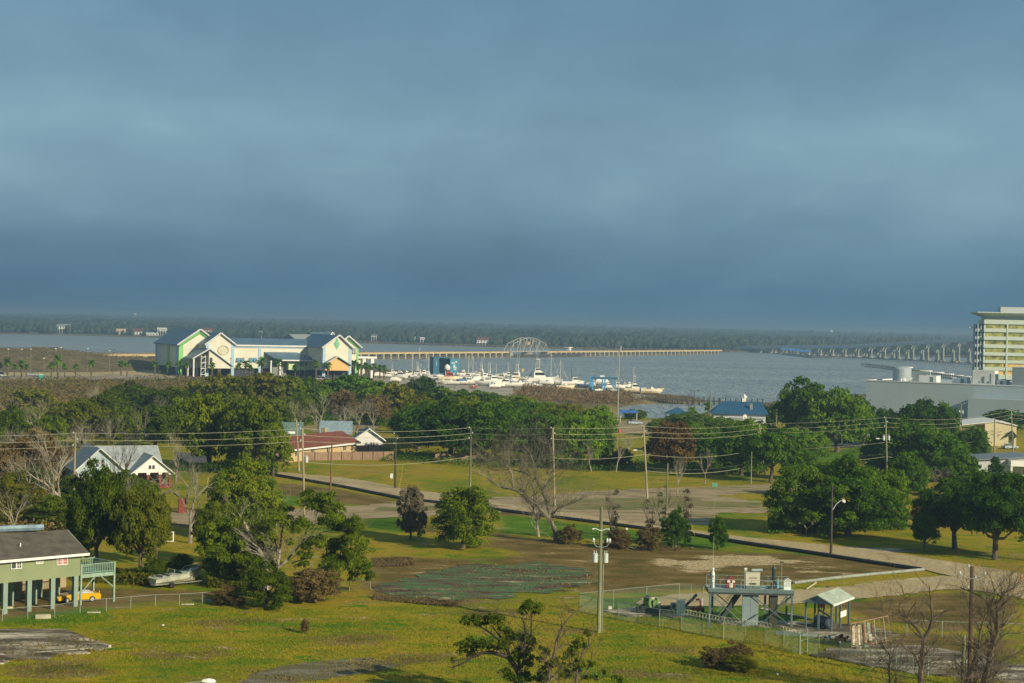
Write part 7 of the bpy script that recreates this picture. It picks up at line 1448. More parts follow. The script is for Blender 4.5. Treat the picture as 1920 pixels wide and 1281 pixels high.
mb = MB(); mb.tube([(-.75, -.2, h-3.5), (-.5, -.2, h-3.9), (0.1, -.2, h-4.0), (.6, -.2, h-3.85), (.85, -.2, h-3.4)], .045, 5); a = mb.build('crossarm', GALV, t)
for x in (-.75, .6, .85): mb = MB(); mb.lathe([(.05, 0), (.13, .06), (.07, .14), (.13, .22), (.06, .42)], (x, -.2, h-3.5), 8); mb.build('cutout_fuse', INS, a)
mb = MB(); mb.tube([(.27, -.12, -.1), (.29, -.12, h*.5), (.3, -.12, h-5.6)], .05, 5); mb.build('conduit', GALV, t)
for k in range(6): mb = MB(); mb.tube([(.2, -.1, 1+k*1.1), (.36, -.1, 1+k*1.1)], .02, 4); mb.build('step_bolt', GALV, t)
tw_ = pole(1818,1290,1062,'dark foreground pole with a reddish side and small white insulators at the right',mat('pole_redbrown', (0.15, 0.085, 0.05), .9, .3, .8, streak=(3, 3, .2)),.17,arms=(.95,),ins=True,topx=1822.5)
pole(1805,1300,1192,'short plain stump pole in the lower right corner',POLEG,.16,ins=False,name='stump_pole')
# street lamp
lp = pole(1558,1039,909,'dark street lamp pole with one curved arm in front of the great thicket',POLED,.14,lampdir=0,ins=False,topx=1560.5,name='street_lamp'); h = lp[2]
mb = MB(); mb.tube([(lp[3]*.7, 0, h-3.6), (.55, 0, h-2.6), (1.1, 0, h-2.15), (1.45, 0, h-2.1)], .06, 6); mb.build('lamp_arm', mat('lamp_steel', (0.62, 0.70, 0.70), .4, metal=.3), lp[0]); mb = MB(); mb.prismy([(1.35, h-2.28), (1.75, h-2.4), (1.8, h-2.2), (1.7, h-2.0), (1.35, h-1.98)], -.16, .16); mb.build('lamp_head', WHT, lp[0])
# foreground street lamp whose head just enters the picture
q = V(392, 1276.5, 104); sl = thing('street_lamp', 'white street lamp head entering at the bottom edge', 'street lamp', (q.x-3.2, 104, 0)); hz = q.z
mb = MB(); mb.tube([(0,0,-.2), (0,0,hz-1.2)], [.13, .09], 8); mb.build('shaft', GALV, sl); mb = MB(); mb.tube([(0,0,hz-1.2), (.8,0,hz-.35), (2.9,0,hz-.03)], .05, 6); mb.build('lamp_arm', GALV, sl)
mb = MB(); mb.add([(2.75,-.1,hz-.05),(3.1,-.19,hz-.09),(3.5,-.15,hz-.09),(3.65,0,hz-.05),(3.5,.15,hz-.09),(3.1,.19,hz-.09),(2.75,.1,hz-.05),(2.8,0,hz+.06),(3.15,0,hz+.14),(3.5,0,hz+.1)], [(0,1,8,7),(1,2,9,8),(2,3,9),(3,4,9),(4,5,8,9),(5,6,7,8),(0,7,6),(6,5,4,3,2,1,0)]); mb.build('lamp_head', WHT, sl)
# three main wires + lower cables
def wire(label, pts, r, m, sag=.012):
    t = thing('power_line', label, 'power line', (pts[0].x, pts[0].y, 0)); O = Vector((pts[0].x, pts[0].y, 0)); P = []
    for a, b in zip(pts[:-1], pts[1:]):
        L_ = (b-a).length; n = 14
        for i in range(n+(b is pts[-1])): f = i/n; q = a.lerp(b, f)-O; q.z -= 4*f*(1-f)*L_*sag; P.append(q)
    mb = MB(); mb.tube(P, r, 4); mb.build('wire', m, t); return t
def at_line(dz_):
    pts = []
    for t, p, h, tx in line: pts.append(Vector((p.x+tx*(h-dz_)/h, p.y, h-dz_)))
    d0 = pts[0]-pts[1]; pts = [pts[0]+d0*.55] + pts; d1 = pts[-1]-pts[-2]; pts.append(pts[-1]+d1*.8); return pts
wire('topmost of the three long wires crossing the whole view', at_line(.0), .027, WIRE); wire('middle one of the three long wires crossing the whole view', at_line(1.0), .027, WIRE); wire('lowest of the three long wires crossing the whole view', at_line(1.9), .027, WIRE)
wire('single slack cable halfway down the long row of poles', at_line(5.0)[2:-1], .03, WIRE, .02); wire('upper telephone cable low on the long row of poles', at_line(7.3)[5:-1], .03, WIRED, .02); wire('lower telephone cable low on the long row of poles', at_line(7.9)[5:-1], .04, WIRE, .022)
# fences
def chain_fence(name, label, pts, hgt, m, rail=True, step=2.6, mesh_r=.008, sp_=.22, posts_only=False, toprail_m=None):
    P = [G(a, b) for a, b in pts]; O = P[0].copy(); t = thing(name, label, 'fence', O); wm = MB()
    for i, (a, b) in enumerate(zip(P[:-1], P[1:])):
        L_ = (b-a).length; d = (b-a)/L_; 
        mb = MB(); mb.tube([a-O+Vector((0,0,-.1)), a-O+Vector((0,0,hgt))], .038, 6); mb.build('post', m, t)
        if rail: mb = MB(); mb.tube([a-O+Vector((0,0,hgt-.04)), b-O+Vector((0,0,hgt-.04))], .028, 5); mb.build('top_rail', toprail_m or m, t)
        n = int(L_/sp_); 
        for k in range(-int(hgt/sp_), n):
            for s_ in (1, -1):
                u0, u1 = k*sp_, k*sp_+hgt; z0, z1 = (.03, hgt-.06) if s_ == 1 else (hgt-.06, .03)
                f0, f1 = max(0, -u0/(u1-u0)), min(1, (L_-u0)/(u1-u0))
                if f1 <= f0: continue
                qa = a+d*(u0+(u1-u0)*f0)-O; qb = a+d*(u0+(u1-u0)*f1)-O; qa.z = z0+(z1-z0)*f0; qb.z = z0+(z1-z0)*f1; wm.tube([qa, qb], mesh_r, 3, cap=False)
    mb = MB(); e = P[-1]-O; mb.tube([e+Vector((0,0,-.1)), e+Vector((0,0,hgt))], .038, 6); mb.build('post', m, t)
    wm.build('wire_mesh', m, t, kind='stuff'); return t
GFG = mat('fence_green_grey', (0.26, 0.34, 0.27), .6, .08)
chain_fence('chain_link_fence', 'low chain link fence from the pier house to the spreading oak', [(-30,1170),(4,1166),(52,1161),(102,1158),(150,1149),(199,1145),(245,1141),(291,1137),(336,1136),(379,1133),(440,1128),(500,1122),(560,1117),(619,1112),(655,1108),(694,1105)], 1.25, GALV, mesh_r=.006, sp_=.3)
chain_fence('chain_link_fence', 'green chain link fence along the near side of the pumping plot', [(1087,1146),(1122,1154),(1158,1161),(1196,1169),(1236,1176),(1277,1182),(1317,1191),(1356,1199),(1397,1204),(1433,1210),(1469,1217),(1499,1227)], 1.85, GFG)
chain_fence('chain_link_fence', 'chain link fence with a thick pale rail behind the pump hoses', [(1087,1145.5),(1150,1139),(1212,1132),(1273,1126),(1295,1128),(1318,1131),(1340,1134)], 1.9, GFG, toprail_m=GALV)
chain_fence('chain_link_fence', 'green chain link fence right of the narrow gate', [(1513.5,1224),(1535,1231),(1575,1238),(1622,1247),(1680,1258),(1740,1268)], 1.75, GFG, rail=False)
chain_fence('chain_link_fence', 'thin wire fence on the brown plot behind the crooked bare tree', [(1700,1192),(1766,1195),(1860,1198),(1930,1200)], 1.6, GFG, rail=True, sp_=.5, mesh_r=.005)
GA = thing('fence_gate', 'narrow green gate in the near fence of the pumping plot', 'gate', G(1500,1227)); b = G(1513,1224)-GA.location
for q in (Vector((0,0,0)), b): mb = MB(); mb.tube([q, q+Vector((0,0,2.3))], .05, 6); mb.build('gate_post', GFG, GA)
for z in (.15, 1.25, 1.75): mb = MB(); mb.tube([Vector((0,0,z)), b+Vector((0,0,z))], .03, 5); mb.build('gate_bar', GALV, GA)
# razor wire coil on the near fence
def coil(label, pts, zc, rad, pitch, seed):
    P = [G(a, b) for a, b in pts]; t = thing('razor_wire', label, 'razor wire', P[0]); mb = MB(); c = []
    for a, b in zip(P[:-1], P[1:]):
        L_ = (b-a).length; d = (b-a)/L_; n = max(3, int(L_/pitch*10))
        for i in range(n): f = i/n; th = 2*math.pi*f*L_/pitch; q = a+d*(L_*f)-P[0]; c.append(q+Vector((0, 0, zc+rad*math.cos(th)))+Vector((-d.y, d.x, 0))*rad*.8*math.sin(th)+d*.2*math.sin(th))
    mb.tube(c, .012, 3); mb.build('coil', mat('razor_bright', (0.72, 0.70, 0.50), .35, metal=.2), t)
coil('bright razor wire coil on top of the near fence, before the platform', [(1283,1183.5),(1317,1191),(1356,1199),(1397,1204),(1445,1212)], 1.95, .24, .42, 1)
coil('short razor wire coil right of the long one, near the platform corner', [(1462,1215),(1498,1226)], 1.95, .2, .5, 2)
def board_fence(name, label, pts, hgt, m, pm, name2='panel'):
    P = [G(a, b) for a, b in pts]; t = thing(name, label, 'fence', P[0]); O = P[0]
    for a, b in zip(P[:-1], P[1:]):
        L_ = (b-a).length; n = max(1, round(L_/2.6)); d = (b-a)/L_; ang = math.atan2(d.y, d.x)
        for i in range(n):
            c = a+d*L_*(i+.5)/n-O; mb = MB(); mb.cbox((c.x, c.y, hgt/2), (L_/n-.12, .06, hgt), ang); mb.build(name2, m, t); c2 = a+d*L_*i/n-O; mb = MB(); mb.cbox((c2.x, c2.y, hgt/2+.04), (.14, .14, hgt+.1), ang); mb.build('post', pm, t)
WDF = mat('fence_wood', (0.26, 0.175, 0.115), .9, .18, 1.5, streak=(5, 5, .5), rnd=.12)
board_fence('wooden_fence', 'brown wooden board fence before the red roofed house', [(565,864),(640,863),(738,862)], 1.8, WDF, BARKD); board_fence('wooden_fence', 'brown wooden fence behind the transformer pole, right piece', [(815,866),(860,866),(897,867)], 1.8, WDF, BARKD)
board_fence('brick_fence', 'reddish fence section right of the red roofed house', [(668,851),(735,850)], 1.9, mat('fence_reddish', (0.30, 0.20, 0.13), .9, .15, 1.2, rnd=.1), BARKD)
# pipes
PB = mat('pipe_black', (0.022, 0.026, 0.030), .5, .1); PG = mat('pipe_galv', (0.26, 0.29, 0.24), .55, .1)
def pipe(label, pts, r, m, fl=18):
    P = [G(a, b) for a, b in pts]; O = P[0].copy(); t = thing('pipeline', label, 'pipeline', O); mb = MB(); mb.tube([p-O+Vector((0,0,r*.92)) for p in P], r, 10); mb.build('pipe', m, t); acc = 0
    for a, b in zip(P[:-1], P[1:]):
        L_ = (b-a).length; d = (b-a)/L_; s_ = fl-acc
        while s_ < L_: c = a+d*s_-O+Vector((0,0,r*.92)); mb = MB(); mb.tube([c-d*.12, c+d*.12], r*1.22, 10); mb.build('flange', m, t); s_ += fl
        acc = (acc+L_) % fl
    return t
pipe('long black pipeline lying along the near edge of the asphalt road', [(500,890),(560,900),(640,914),(755,937),(860,949),(940,959),(1100,979.5),(1300,1005),(1397,1021),(1500,1036),(1640,1058),(1728,1071)], .26, PB)
pipe('grey pipeline running from the platform to the black pipeline', [(1488,1096),(1560,1087),(1640,1079),(1732,1070.5)], .20, PG, 9)
pipe('thin pale pipe lying on the dirt right of the platform', [(1512,1106),(1530,1094)], .10, mat('pipe_tan', (0.42, 0.36, 0.22), .8), 30)
# signs
def sign(px, base, top, label, m, w_=.75, h_=.55):
    p = G(px, base); h = top_z(px, top, p.y); t = thing('road_sign', label, 'sign', p); mb = MB(); mb.tube([(0,0,-.1), (0,0,h)], .035, 5); mb.build('post', GALV, t); mb = MB(); mb.box(-w_/2, w_/2, -.06, -.037, h-h_, h); mb.build('plate', m, t)
sign(1338,1000,906,'street sign on a slim post above the small green bush',mat('sign_green', (0.10,0.30,0.22), .5)); sign(734,902,888,'small white sign beside the thin dark pole',WHT,.5,.9); sign(1175,1003,990,'small white marker in the vine row',WHT,.3,.3)
p = G(1396, 812); t = thing('round_sign', 'tall white oval sign before the blue roofed building', 'sign', p); h = top_z(1396, 777, p.y); s = p.y/F; mb = MB(); mb.tube([(0,0,0),(0,0,h)], .12, 6); mb.build('post', GALV, t); mb = MB(); mb.prismy([(4.2*s*math.cos(a*math.pi/6), h-5.5*s+5.5*s*math.sin(a*math.pi/6)) for a in range(12)], -.2, .0); mb.build('plate', WHT, t)
for i, (x, y) in enumerate(((1137,812),(1161,812))): p = G(x, y); t = thing('red_barrel', '%s red barrel at the edge of the parking lot by the inlet' % ('left','right')[i], 'barrel', p); mb = MB(); mb.lathe([(.38,0),(.42,.3),(.42,.6),(.38,1.1)], (0,0,0), 8); mb.build('drum', BRD, t)
# ------------------------------------------------------------------ pumping platform, shed and small things of the near lots
STL = mat('steel_bluegrey', (0.10, 0.15, 0.155), .55, .1, .8); STD = mat('steel_dark', (0.05, 0.065, 0.07), .6, .1); STLt = mat('steel_light', (0.30, 0.37, 0.33), .5, .08); PNL = mat('panel_bluegrey', (0.19, 0.255, 0.265), .6, .06, .6)
p = G(1330, 1173.7); q = G(1483.6, 1177.4); PL = thing('pump_platform', 'raised steel platform on legs carrying machines, behind the razor wire', 'platform', p, math.atan2(q.y-p.y, q.x-p.x)); W_ = (q-p).length; DT_ = 3.75; DP = 3.0
mb = MB(); mb.box(-.15, W_+.15, -.1, DP, DT_-.5, DT_-.06); mb.build('frame_beam', STD, PL); mb = MB(); mb.box(-.2, W_+.2, -.15, DP+.05, DT_-.055, DT_); mb.build('deck', STLt, PL); mb = MB(); mb.box(-.2, W_+.2, -.2, -.151, DT_-.3, DT_+.05); mb.build('edge_channel', STL, PL)
for x, y in ((0, 0), (W_, 0), (0.55, DP-.2), (W_*.72, DP-.2), (W_*.6, DP-.2), (W_-.1, DP-.2)): mb = MB(); mb.box(x-.1, x+.1, y-.1, y+.1, 0, DT_-.5); mb.box(x-.22, x+.22, y-.22, y+.22, 0.0, .06); mb.build('leg', STL, PL)
for a, b in (((.1, 0, 3.2), (3.3, 0, .4)), ((3.3, 0, .2), (5.0, 0, 1.4)), ((W_*.72, DP-.3, .6), (W_-.1, 0, 3.2)), ((5.1, 0, .2), (W_-.1, 0, 3.1)), ((4.3, .1, 3.2), (7.9, .1, .4)), ((.5, DP-.3, 3.2), (4, DP-.3, .4)), ((7.0, 0, 2.2), (7.7, 0, 3.2))): mb = MB(); mb.tube([a, b], .05, 4); mb.build('brace', STL, PL)
for x in (3.33, 4.16): mb = MB(); mb.box(x, x+.81, .3, .55, 0, DT_-.5); mb.build('wall_panel', PNL, PL)
mb = MB(); mb.box(6.1, 6.9, .3, 1.1, 0, DT_-.5); mb.build('discharge_column', mat('column_dark', (0.045, 0.050, 0.035), .8, .15), PL)
# stair
for y in (1.2, 2.0): mb = MB(); mb.prismy([(.95, .1), (1.35, .1), (3.3, DT_-.7), (3.3, DT_-.25), (3.0, DT_-.35)], y-.04, y+.04); mb.build('stair_stringer', STD, PL)
for k in range(9): f = (k+.5)/9; mb = MB(); mb.box(1.15+f*2.0, 1.4+f*2.0, 1.24, 1.96, .2+f*2.9, .25+f*2.9); mb.build('tread', STD, PL)
for y in (1.2, 2.0):
    for dz_ in (.55, 1.0): mb = MB(); mb.tube([(.95, y, .2+dz_), (3.1, y, 3.3+dz_*.8)], .022, 4); mb.build('stair_rail', STLt, PL)
# guard rail
for y in (-.12, DP):
    for z in (.5, 1.0): mb = MB(); mb.tube([(-.1, y, DT_+z), (W_+.1, y, DT_+z)], .02, 4); mb.build('handrail', STLt, PL)
    for i in range(9): x = -.08+i*(W_+.16)/8; mb = MB(); mb.tube([(x, y, DT_), (x, y, DT_+1.0)], .024, 4); mb.build('rail_post', STLt, PL)
def on(name, label, cat, x, y): 
    c, s = math.cos(PL.rotation_euler.z), math.sin(PL.rotation_euler.z); return thing(name, label, cat, (p.x+c*x-s*y, p.y+s*x+c*y, DT_), PL.rotation_euler.z)
t = on('gas_cylinder', 'tall white cylinder with a thin antenna at the left end of the platform', 'cylinder', .32, .7)
mb = MB(); mb.lathe([(.18,0),(.19,.1),(.19,1.5),(.14,1.68),(.09,1.75),(.12,1.8),(.12,2.0),(.05,2.05)], (0,0,0), 12); mb.build('tank', mat('cyl_white', (0.62,0.70,0.64), .4, .05), t, smooth=True); mb = MB(); mb.box(-.3,-.19,-.1,.1,0,1.6); mb.build('dark_bracket', STD, t); mb = MB(); mb.box(-.06,.06,-.205,-.192,1.1,1.3); mb.build('red_mark', BRD, t); mb = MB(); mb.tube([(0,0,2.0),(0,0,5.3)], .014, 4); mb.build('antenna', ALU, t)
t = on('diesel_engine', 'dark red rounded engine with two pale gauges on the platform', 'engine', 2.15, 1.0); RD = mat('engine_red', (0.22,0.035,0.03), .45, .15, 2)
mb = MB(); mb.prismy([(-.42,.1),(.42,.1),(.5,.35),(.5,.7),(.36,1.0),(.12,1.15),(-.12,1.15),(-.36,1.0),(-.5,.7),(-.5,.35)], -.45, .45); mb.build('housing', RD, t); mb = MB(); mb.box(-.4,.4,-.4,.4,0,.1); mb.build('skid', STD, t)
for x in (-.24,.26): mb = MB(); mb.lathe([(.02,0),(.15,0),(.15,.04)], (0,0,0), 12); g = mb.build('gauge', CRM, t); g.location = (x,-.46,.72); g.rotation_euler = (math.pi/2,0,0)
mb = MB(); mb.box(-.14,.2,-.50,-.455,.12,.58); mb.build('control_panel', CRM, t); mb = MB(); mb.tube([(0,0,1.15),(0,0,1.25)], .08, 6); mb.build('filler_cap', RD, t)
t = on('generator', 'cream generator cabinet with a silver muffler on top, middle of the platform', 'generator', 4.35, 1.1); CG = mat('cabinet_cream', (0.52,0.50,0.38), .5, .04)
mb = MB(); mb.box(-.7,.75,-.5,.5,.32,1.62); mb.build('cabinet', CG, t); mb = MB(); mb.box(-.66,.8,-.45,.45,0,.32); mb.build('base_frame', STL, t); mb = MB(); mb.box(-.3,.35,-.515,-.502,.45,.62); mb.build('vent_grille', STD, t)
mb = MB(); mb.box(-.72,.77,-.52,.52,1.62,1.66); mb.build('lid', CG, t); mb = MB(); mb.tube([(-.05,0,1.86),(1.05,0,1.88)], .14, 10); mu = mb.build('muffler', mat('muffler_silver', (0.42,0.48,0.44), .4, .05, metal=.4), t); mb = MB(); mb.tube([(1.05,0,1.88),(1.2,0,1.9),(1.28,0,2.02)], .06, 6); mb.tube([(.1,0,1.6),(.1,0,1.8)], .07, 6); mb.build('exhaust_tip', STD, mu)
text('TAYLOR', .21, t, (.02,-.515,1.12), (math.pi/2,0,0), mat('ink_dark', (0.16,0.14,0.14), .7))
t = on('floodlight', 'small floodlight on a mast left of the generator', 'floodlight', 3.55, .6); mb = MB(); mb.tube([(0,0,0),(0,0,1.95)], .03, 5); mb.build('mast', STLt, t); mb = MB(); mb.cbox((.08,0,2.0),(.28,.2,.2),0,.4); mb.build('lamp_head', WHT, t)
t = on('vertical_pump', 'tall dark vertical pump motor with a blue valve on the platform', 'pump', 6.55, 1.0); mb = MB(); mb.lathe([(.24,0),(.3,.05),(.3,.5),(.2,.6),(.17,.7),(.19,.8),(.19,1.9),(.21,1.95),(.21,2.1),(.12,2.3),(.04,2.42)], (0,0,0), 14); mb.build('motor', mat('pump_dark', (0.03,0.055,0.06), .45, .1), t, smooth=True)
for k in range(4): mb = MB(); mb.lathe([(.21,0),(.23,.02),(.23,.06),(.21,.08)], (0,0,.9+k*.28), 14); mb.build('cooling_ring', STD, t)
mb = MB(); mb.lathe([(.1,0),(.13,.1),(.13,.8),(.08,.95)], (.36,-.3,.1), 10); mb.build('blue_valve', mat('valve_blue', (0.16,0.36,0.52), .4), t); mb = MB(); mb.tube([(-.2,0,.92),(-.8,0,.95),(-1.2,0,.75),(-1.45,0,.72)], .07, 7); mb.build('feed_pipe', STD, t); mb = MB(); mb.tube([(-1.3,.1,.4),(-1.28,.1,1.35),(-1.15,.1,1.4)], .07, 6); mb.build('stack', STD, t); mb = MB(); mb.box(-.5,.6,-.4,.5,0,.2); mb.build('base_plate', STD, t); mb = MB(); mb.box(-.45,.45,-.42,-.40,-.1,.02) ; mb.build('drip_tray', mat('rust_edge', (0.20,0.10,0.04), .9), t)
t = on('control_box', 'small white cabinet with a pointed roof at the right end of the platform', 'cabinet', 7.9, 1.0); mb = MB(); mb.prismy([(-.36,0),(.36,0),(.36,.86),(0,1.05),(-.36,.86)], -.3, .3); mb.build('cabinet', mat('box_white', (0.62,0.70,0.64), .5), t); mb = MB(); mb.prismy([(-.42,.84),(0,1.07),(.42,.84),(.42,.9),(0,1.13),(-.42,.9)], -.35, .35); mb.build('lid', WHT, t)
t = on('floodlight', 'small floodlight on a mast behind the white cabinet', 'floodlight', 7.55, 2.4); mb = MB(); mb.tube([(0,0,0),(0,0,2.5)], .025, 5); mb.build('mast', STLt, t); mb = MB(); mb.cbox((0,0,2.55),(.4,.22,.14)); mb.build('lamp_head', STD, t)
# shed
A_ = Vector((32.56, 170.5, 0)); C_ = Vector((35.22, 175.0, 0)); d = C_-A_; SHd = thing('open_shed', 'small open shed with a pale green gabled roof sheltering a dark tank', 'shed', A_, math.atan2(d.y, d.x)); Lx = d.length; Wv = 2.7
for x in (0, Lx*.5, Lx):
    for y in (0, Wv*.5, Wv):
        if x == Lx*.5 and y == Wv*.5: continue
        mb = MB(); mb.box(x-.09, x+.09, y-.09, y+.09, 0, 2.9); mb.build('post', STL, SHd)
RG = mat('roof_palegreen', (0.36, 0.43, 0.34), .7, .12, 1.2)
mb = MB(); mb.prismx([(-.35, 2.78), (Wv/2, 3.6), (Wv+.35, 2.78), (Wv+.35, 2.86), (Wv/2, 3.7), (-.35, 2.86)], -.5, Lx+.4); rf = mb.build('roof', RG, SHd)
mb = MB(); mb.box(-.5, Lx+.4, -.4, -.351, 2.68, 2.87); mb.box(Lx+.401, Lx+.44, -.35, Wv+.35, 2.68, 2.8); mb.build('fascia', WHT, rf)
mb = MB(); mb.prismx([(-.3, 2.78), (Wv+.3, 2.78), (Wv/2, 3.58)], -.3, -.24); mb.build('gable_panel', mat('gable_blue', (0.15, 0.20, 0.24), .6), SHd); mb = MB(); mb.box(0, Lx, -.05, .05, 2.62, 2.76); mb.box(0, Lx, Wv-.05, Wv+.05, 2.62, 2.76); mb.build('eave_beam', STL, SHd)
mb = MB(); mb.box(Lx*.45, Lx*.78, -.14, -.1, 1.15, 1.75); mb.build('notice_board', WHT, SHd)
c, s = math.cos(SHd.rotation_euler.z), math.sin(SHd.rotation_euler.z); ins_ = lambda x, y: (A_.x+c*x-s*y, A_.y+s*x+c*y, 0)
t = thing('fuel_tank', 'dark blue horizontal tank under the open shed', 'tank', ins_(1.5, 1.3), SHd.rotation_euler.z+.9); mb = MB(); mb.tube([(-1.25,0,.75),(-1.1,0,.75),(1.1,0,.75),(1.25,0,.75)], [.35,.55,.55,.35], 14); mb.build('tank', mat('tank_blueblack', (0.05,0.07,0.10), .4, .1), t); 
for x in (-.8,.8): mb = MB(); mb.box(x-.1,x+.1,-.4,.4,0,.3); mb.build('saddle', STD, t)
mb = MB(); mb.tube([(-1.4,0,1.35),(.9,0,1.75)], .09, 5); mb.build('loading_arm', STD, t)
t = thing('chain_hoist', 'red hoist hanging from the roof of the open shed', 'hoist', ins_(2.3, 1.9)); t.location.z = 2.3; mb = MB(); mb.box(-.3,.3,-.15,.15,-.3,0); mb.build('body', BRD, t); mb = MB(); mb.box(-.4,.3,-.12,.12,.0,.3); mb.build('trolley', STD, t); mb = MB(); mb.tube([(0,0,-.3),(0,0,-.75)], .03, 4); mb.build('hook', STD, t)
# collapsed rusty frame
a = G(1597, 1218); b = G(1672, 1208); d = b-a; RFm = thing('rusty_frame', 'rusty leaning steel frame full of old panels right of the shed', 'scrap frame', a, math.atan2(d.y, d.x)); Lf = d.length
RS = mat('rust_pale', (0.28, 0.21, 0.12), .9, .35, 3, col2=(0.16, 0.09, 0.045)); RP = mat('panel_bleached', (0.40, 0.37, 0.27), .8, .3, 3); RD2 = mat('rust_dark', (0.12, 0.075, 0.045), .9, .3, 3); RG2 = mat('verdigris', (0.20, 0.28, 0.24), .8, .3, 3)
for z0, z1, yo in ((.25, .1, 0), (2.35, 2.15, .25)): mb = MB(); mb.tube([(0, yo, z0), (Lf, yo+.3, z1+ (.5 if z0 > 1 else .2))], .07, 4); mb.build('rail', RS, RFm)
for i in range(9): f = i/8; mb = MB(); mb.tube([(Lf*f, .1*f, .2), (Lf*f, .25+.3*f, 2.35+.3*f)], .06, 4); mb.build('rung', (RS, RP)[i % 2], RFm)
for i, (x0, x1, z0, z1, m) in enumerate([(.15,.55,.4,2.2,RP),(.7,1.0,.35,2.1,RS),(1.1,1.55,.3,2.2,RP),(1.65,1.85,.4,2.2,RD2),(1.9,2.2,.3,2.1,RS),(2.3,2.7,1.1,2.3,RG2),(2.5,2.9,.6,1.2,RP),(2.9,3.2,1.3,2.2,RD2)]): mb = MB(); mb.cbox(((x0+x1)/2, .15+.05*(i % 3), (z0+z1)/2), (x1-x0, .08, z1-z0), 0, -.1); mb.build('loose_panel', m, RFm)
for i, x in enumerate((.2, .5, 1.0, 1.5, 2.0)): mb = MB(); mb.cbox((x+.2, -.15, .12+.04*i), (.45, .5, .22), .4*i); mb.build('debris', (RD2, RG2)[i % 2], RFm)
rg = random.Random(8); t = thing('scrap_heap', 'heap of broken machine parts between the shed and the rusty frame', 'scrap', G(1572, 1207))
for i in range(18): mb = MB(); mb.cbox((rg.uniform(-1.3,1.6), rg.uniform(-.6,.8), rg.uniform(.1,.7)), (rg.uniform(.15,.6), rg.uniform(.1,.4), rg.uniform(.1,.5)), rg.uniform(0,3), rg.uniform(-.5,.5)); mb.build('scrap_piece', (RS, RD2, RG2, RP)[i % 4], t)
t = thing('low_wall', 'low dark concrete kerb wall before the shed pad', 'wall', G(1455,1190), -.25); mb = MB(); mb.box(0, 4.2, 0, .2, 0, .35); mb.build('block', mat('wall_bluegrey', (0.15, 0.20, 0.19), .8, .1), t)
mb = MB(); mb.box(2.6, 4.0, -.16, -.01, .02, .3); mb.build('ledge', GFG, t)
# pump with hoses
HS = mat('hose_black', (0.022, 0.030, 0.034), .6, .2, 1); GP = mat('pump_green', (0.14, 0.24, 0.07), .5, .3, 3)
c0 = G(1222, 1150); PU = thing('hose_pump', 'green pump wrapped in thick black hoses on a concrete pad', 'pump', c0)
mb = MB(); mb.box(-.9, .9, -.5, .5, .16, .5); mb.build('skid', STD, PU)
for i, (x, z, w_, h_, m) in enumerate([(-.6,.5,.5,1.2,GP),(-.2,.5,.5,1.0,GP),(.3,.5,.45,.95,GP),(.7,.5,.3,.7,CRM),(-.45,1.5,.3,.3,STD),(.15,1.35,.25,.3,CRM),(.5,1.2,.25,.4,GP)]): mb = MB(); mb.cbox((x, rg.uniform(-.25,.2), z+h_/2), (w_, .5, h_), rg.uniform(-.5,.5), rg.uniform(-.2,.2)); mb.build('machine_part', m, PU)
for i, pts in enumerate([[(-1.9,.1,.3),(-1.3,0,.7),(-.8,-.2,.9),(-.3,-.35,.7)],[(-1.9,-.6,.25),(-1.1,-.6,.55),(-.5,-.5,.6),(.2,-.6,.5),(.9,-.6,.45)],[(.3,-.5,.4),(1.1,-.5,.6),(1.9,-.2,.7),(2.6,.3,.75)],[(2.6,.4,.7),(3.6,.6,.8),(4.3,.8,1.4),(4.8,.8,2.0)],[(-2.2,-.4,.3),(-1.5,-.9,.3),(-.8,-.8,.35)],[(-.5,.5,.8),(.4,.6,.8),(1.2,.5,.5),(2.0,.4,.6)],[(-.2,-.8,.3),(.6,-.9,.3),(1.4,-.6,.3),(2.2,-.7,.3)]]): mb = MB(); mb.tube(pts, .16, 8); mb.build('hose', HS, PU)
mb = MB(); mb.tube([(2.6,.4,.45),(4.4,.9,.5)], .14, 8); mb.build('steel_pipe', GALV, PU)
t = thing('valve_manifold', 'red valve manifold at the left legs of the platform', 'valve', G(1308, 1150)); mb = MB()
for x, z, r_, m in ((0,.45,.32,1),(.55,.4,.25,0),(-.5,.5,.28,1)): mb = MB(); mb.tube([(x-.15,0,z),(x+.15,0,z)], r_, 12); mb.build('flange_wheel', BRD if m else STD, t)
mb = MB(); mb.tube([(-.5,0,.5),(0,0,.45),(.6,0,.4)], .15, 8); mb.tube([(.3,0,.4),(.3,0,1.3),(.1,0,1.5),(-.2,0,1.4)], .11, 8); mb.build('red_pipe', BRD, t); mb = MB(); mb.tube([(.45,0,.8),(.42,0,1.6)], .09, 6); mb.build('blue_pipe', mat('pipe_paleblue', (0.35,0.52,0.55), .5), t)
t = thing('control_cabinet', 'tall white electric cabinet right of the hoses', 'cabinet', G(1276, 1157), .1); mb = MB(); mb.box(-.42,.42,-.25,.25,.15,1.75); mb.build('cabinet', mat('cab_palewhite', (0.60,0.66,0.58), .5, .04), t); mb = MB(); mb.box(-.4,-.34,-.2,.2,0,.15); mb.box(.34,.4,-.2,.2,0,.15); mb.build('foot', STD, t); mb = MB(); mb.box(.25,.3,-.28,-.255,.9,1.05); mb.build('handle', STD, t)
t = thing('control_cabinet', 'small open electric box left of the tall white cabinet', 'cabinet', G(1262, 1154), .1); mb = MB(); mb.box(-.28,.28,-.15,.15,.7,1.35); mb.build('cabinet', mat('cab_grey', (0.34,0.36,0.30), .6, .1), t); mb = MB(); mb.box(-.1,.14,-.18,-.155,.8,1.2); mb.build('dark_window', STD, t); mb = MB(); mb.box(-.3,-.22,-.05,.05,0,.7); mb.box(.22,.3,-.05,.05,0,.7); mb.build('leg', STD, t)
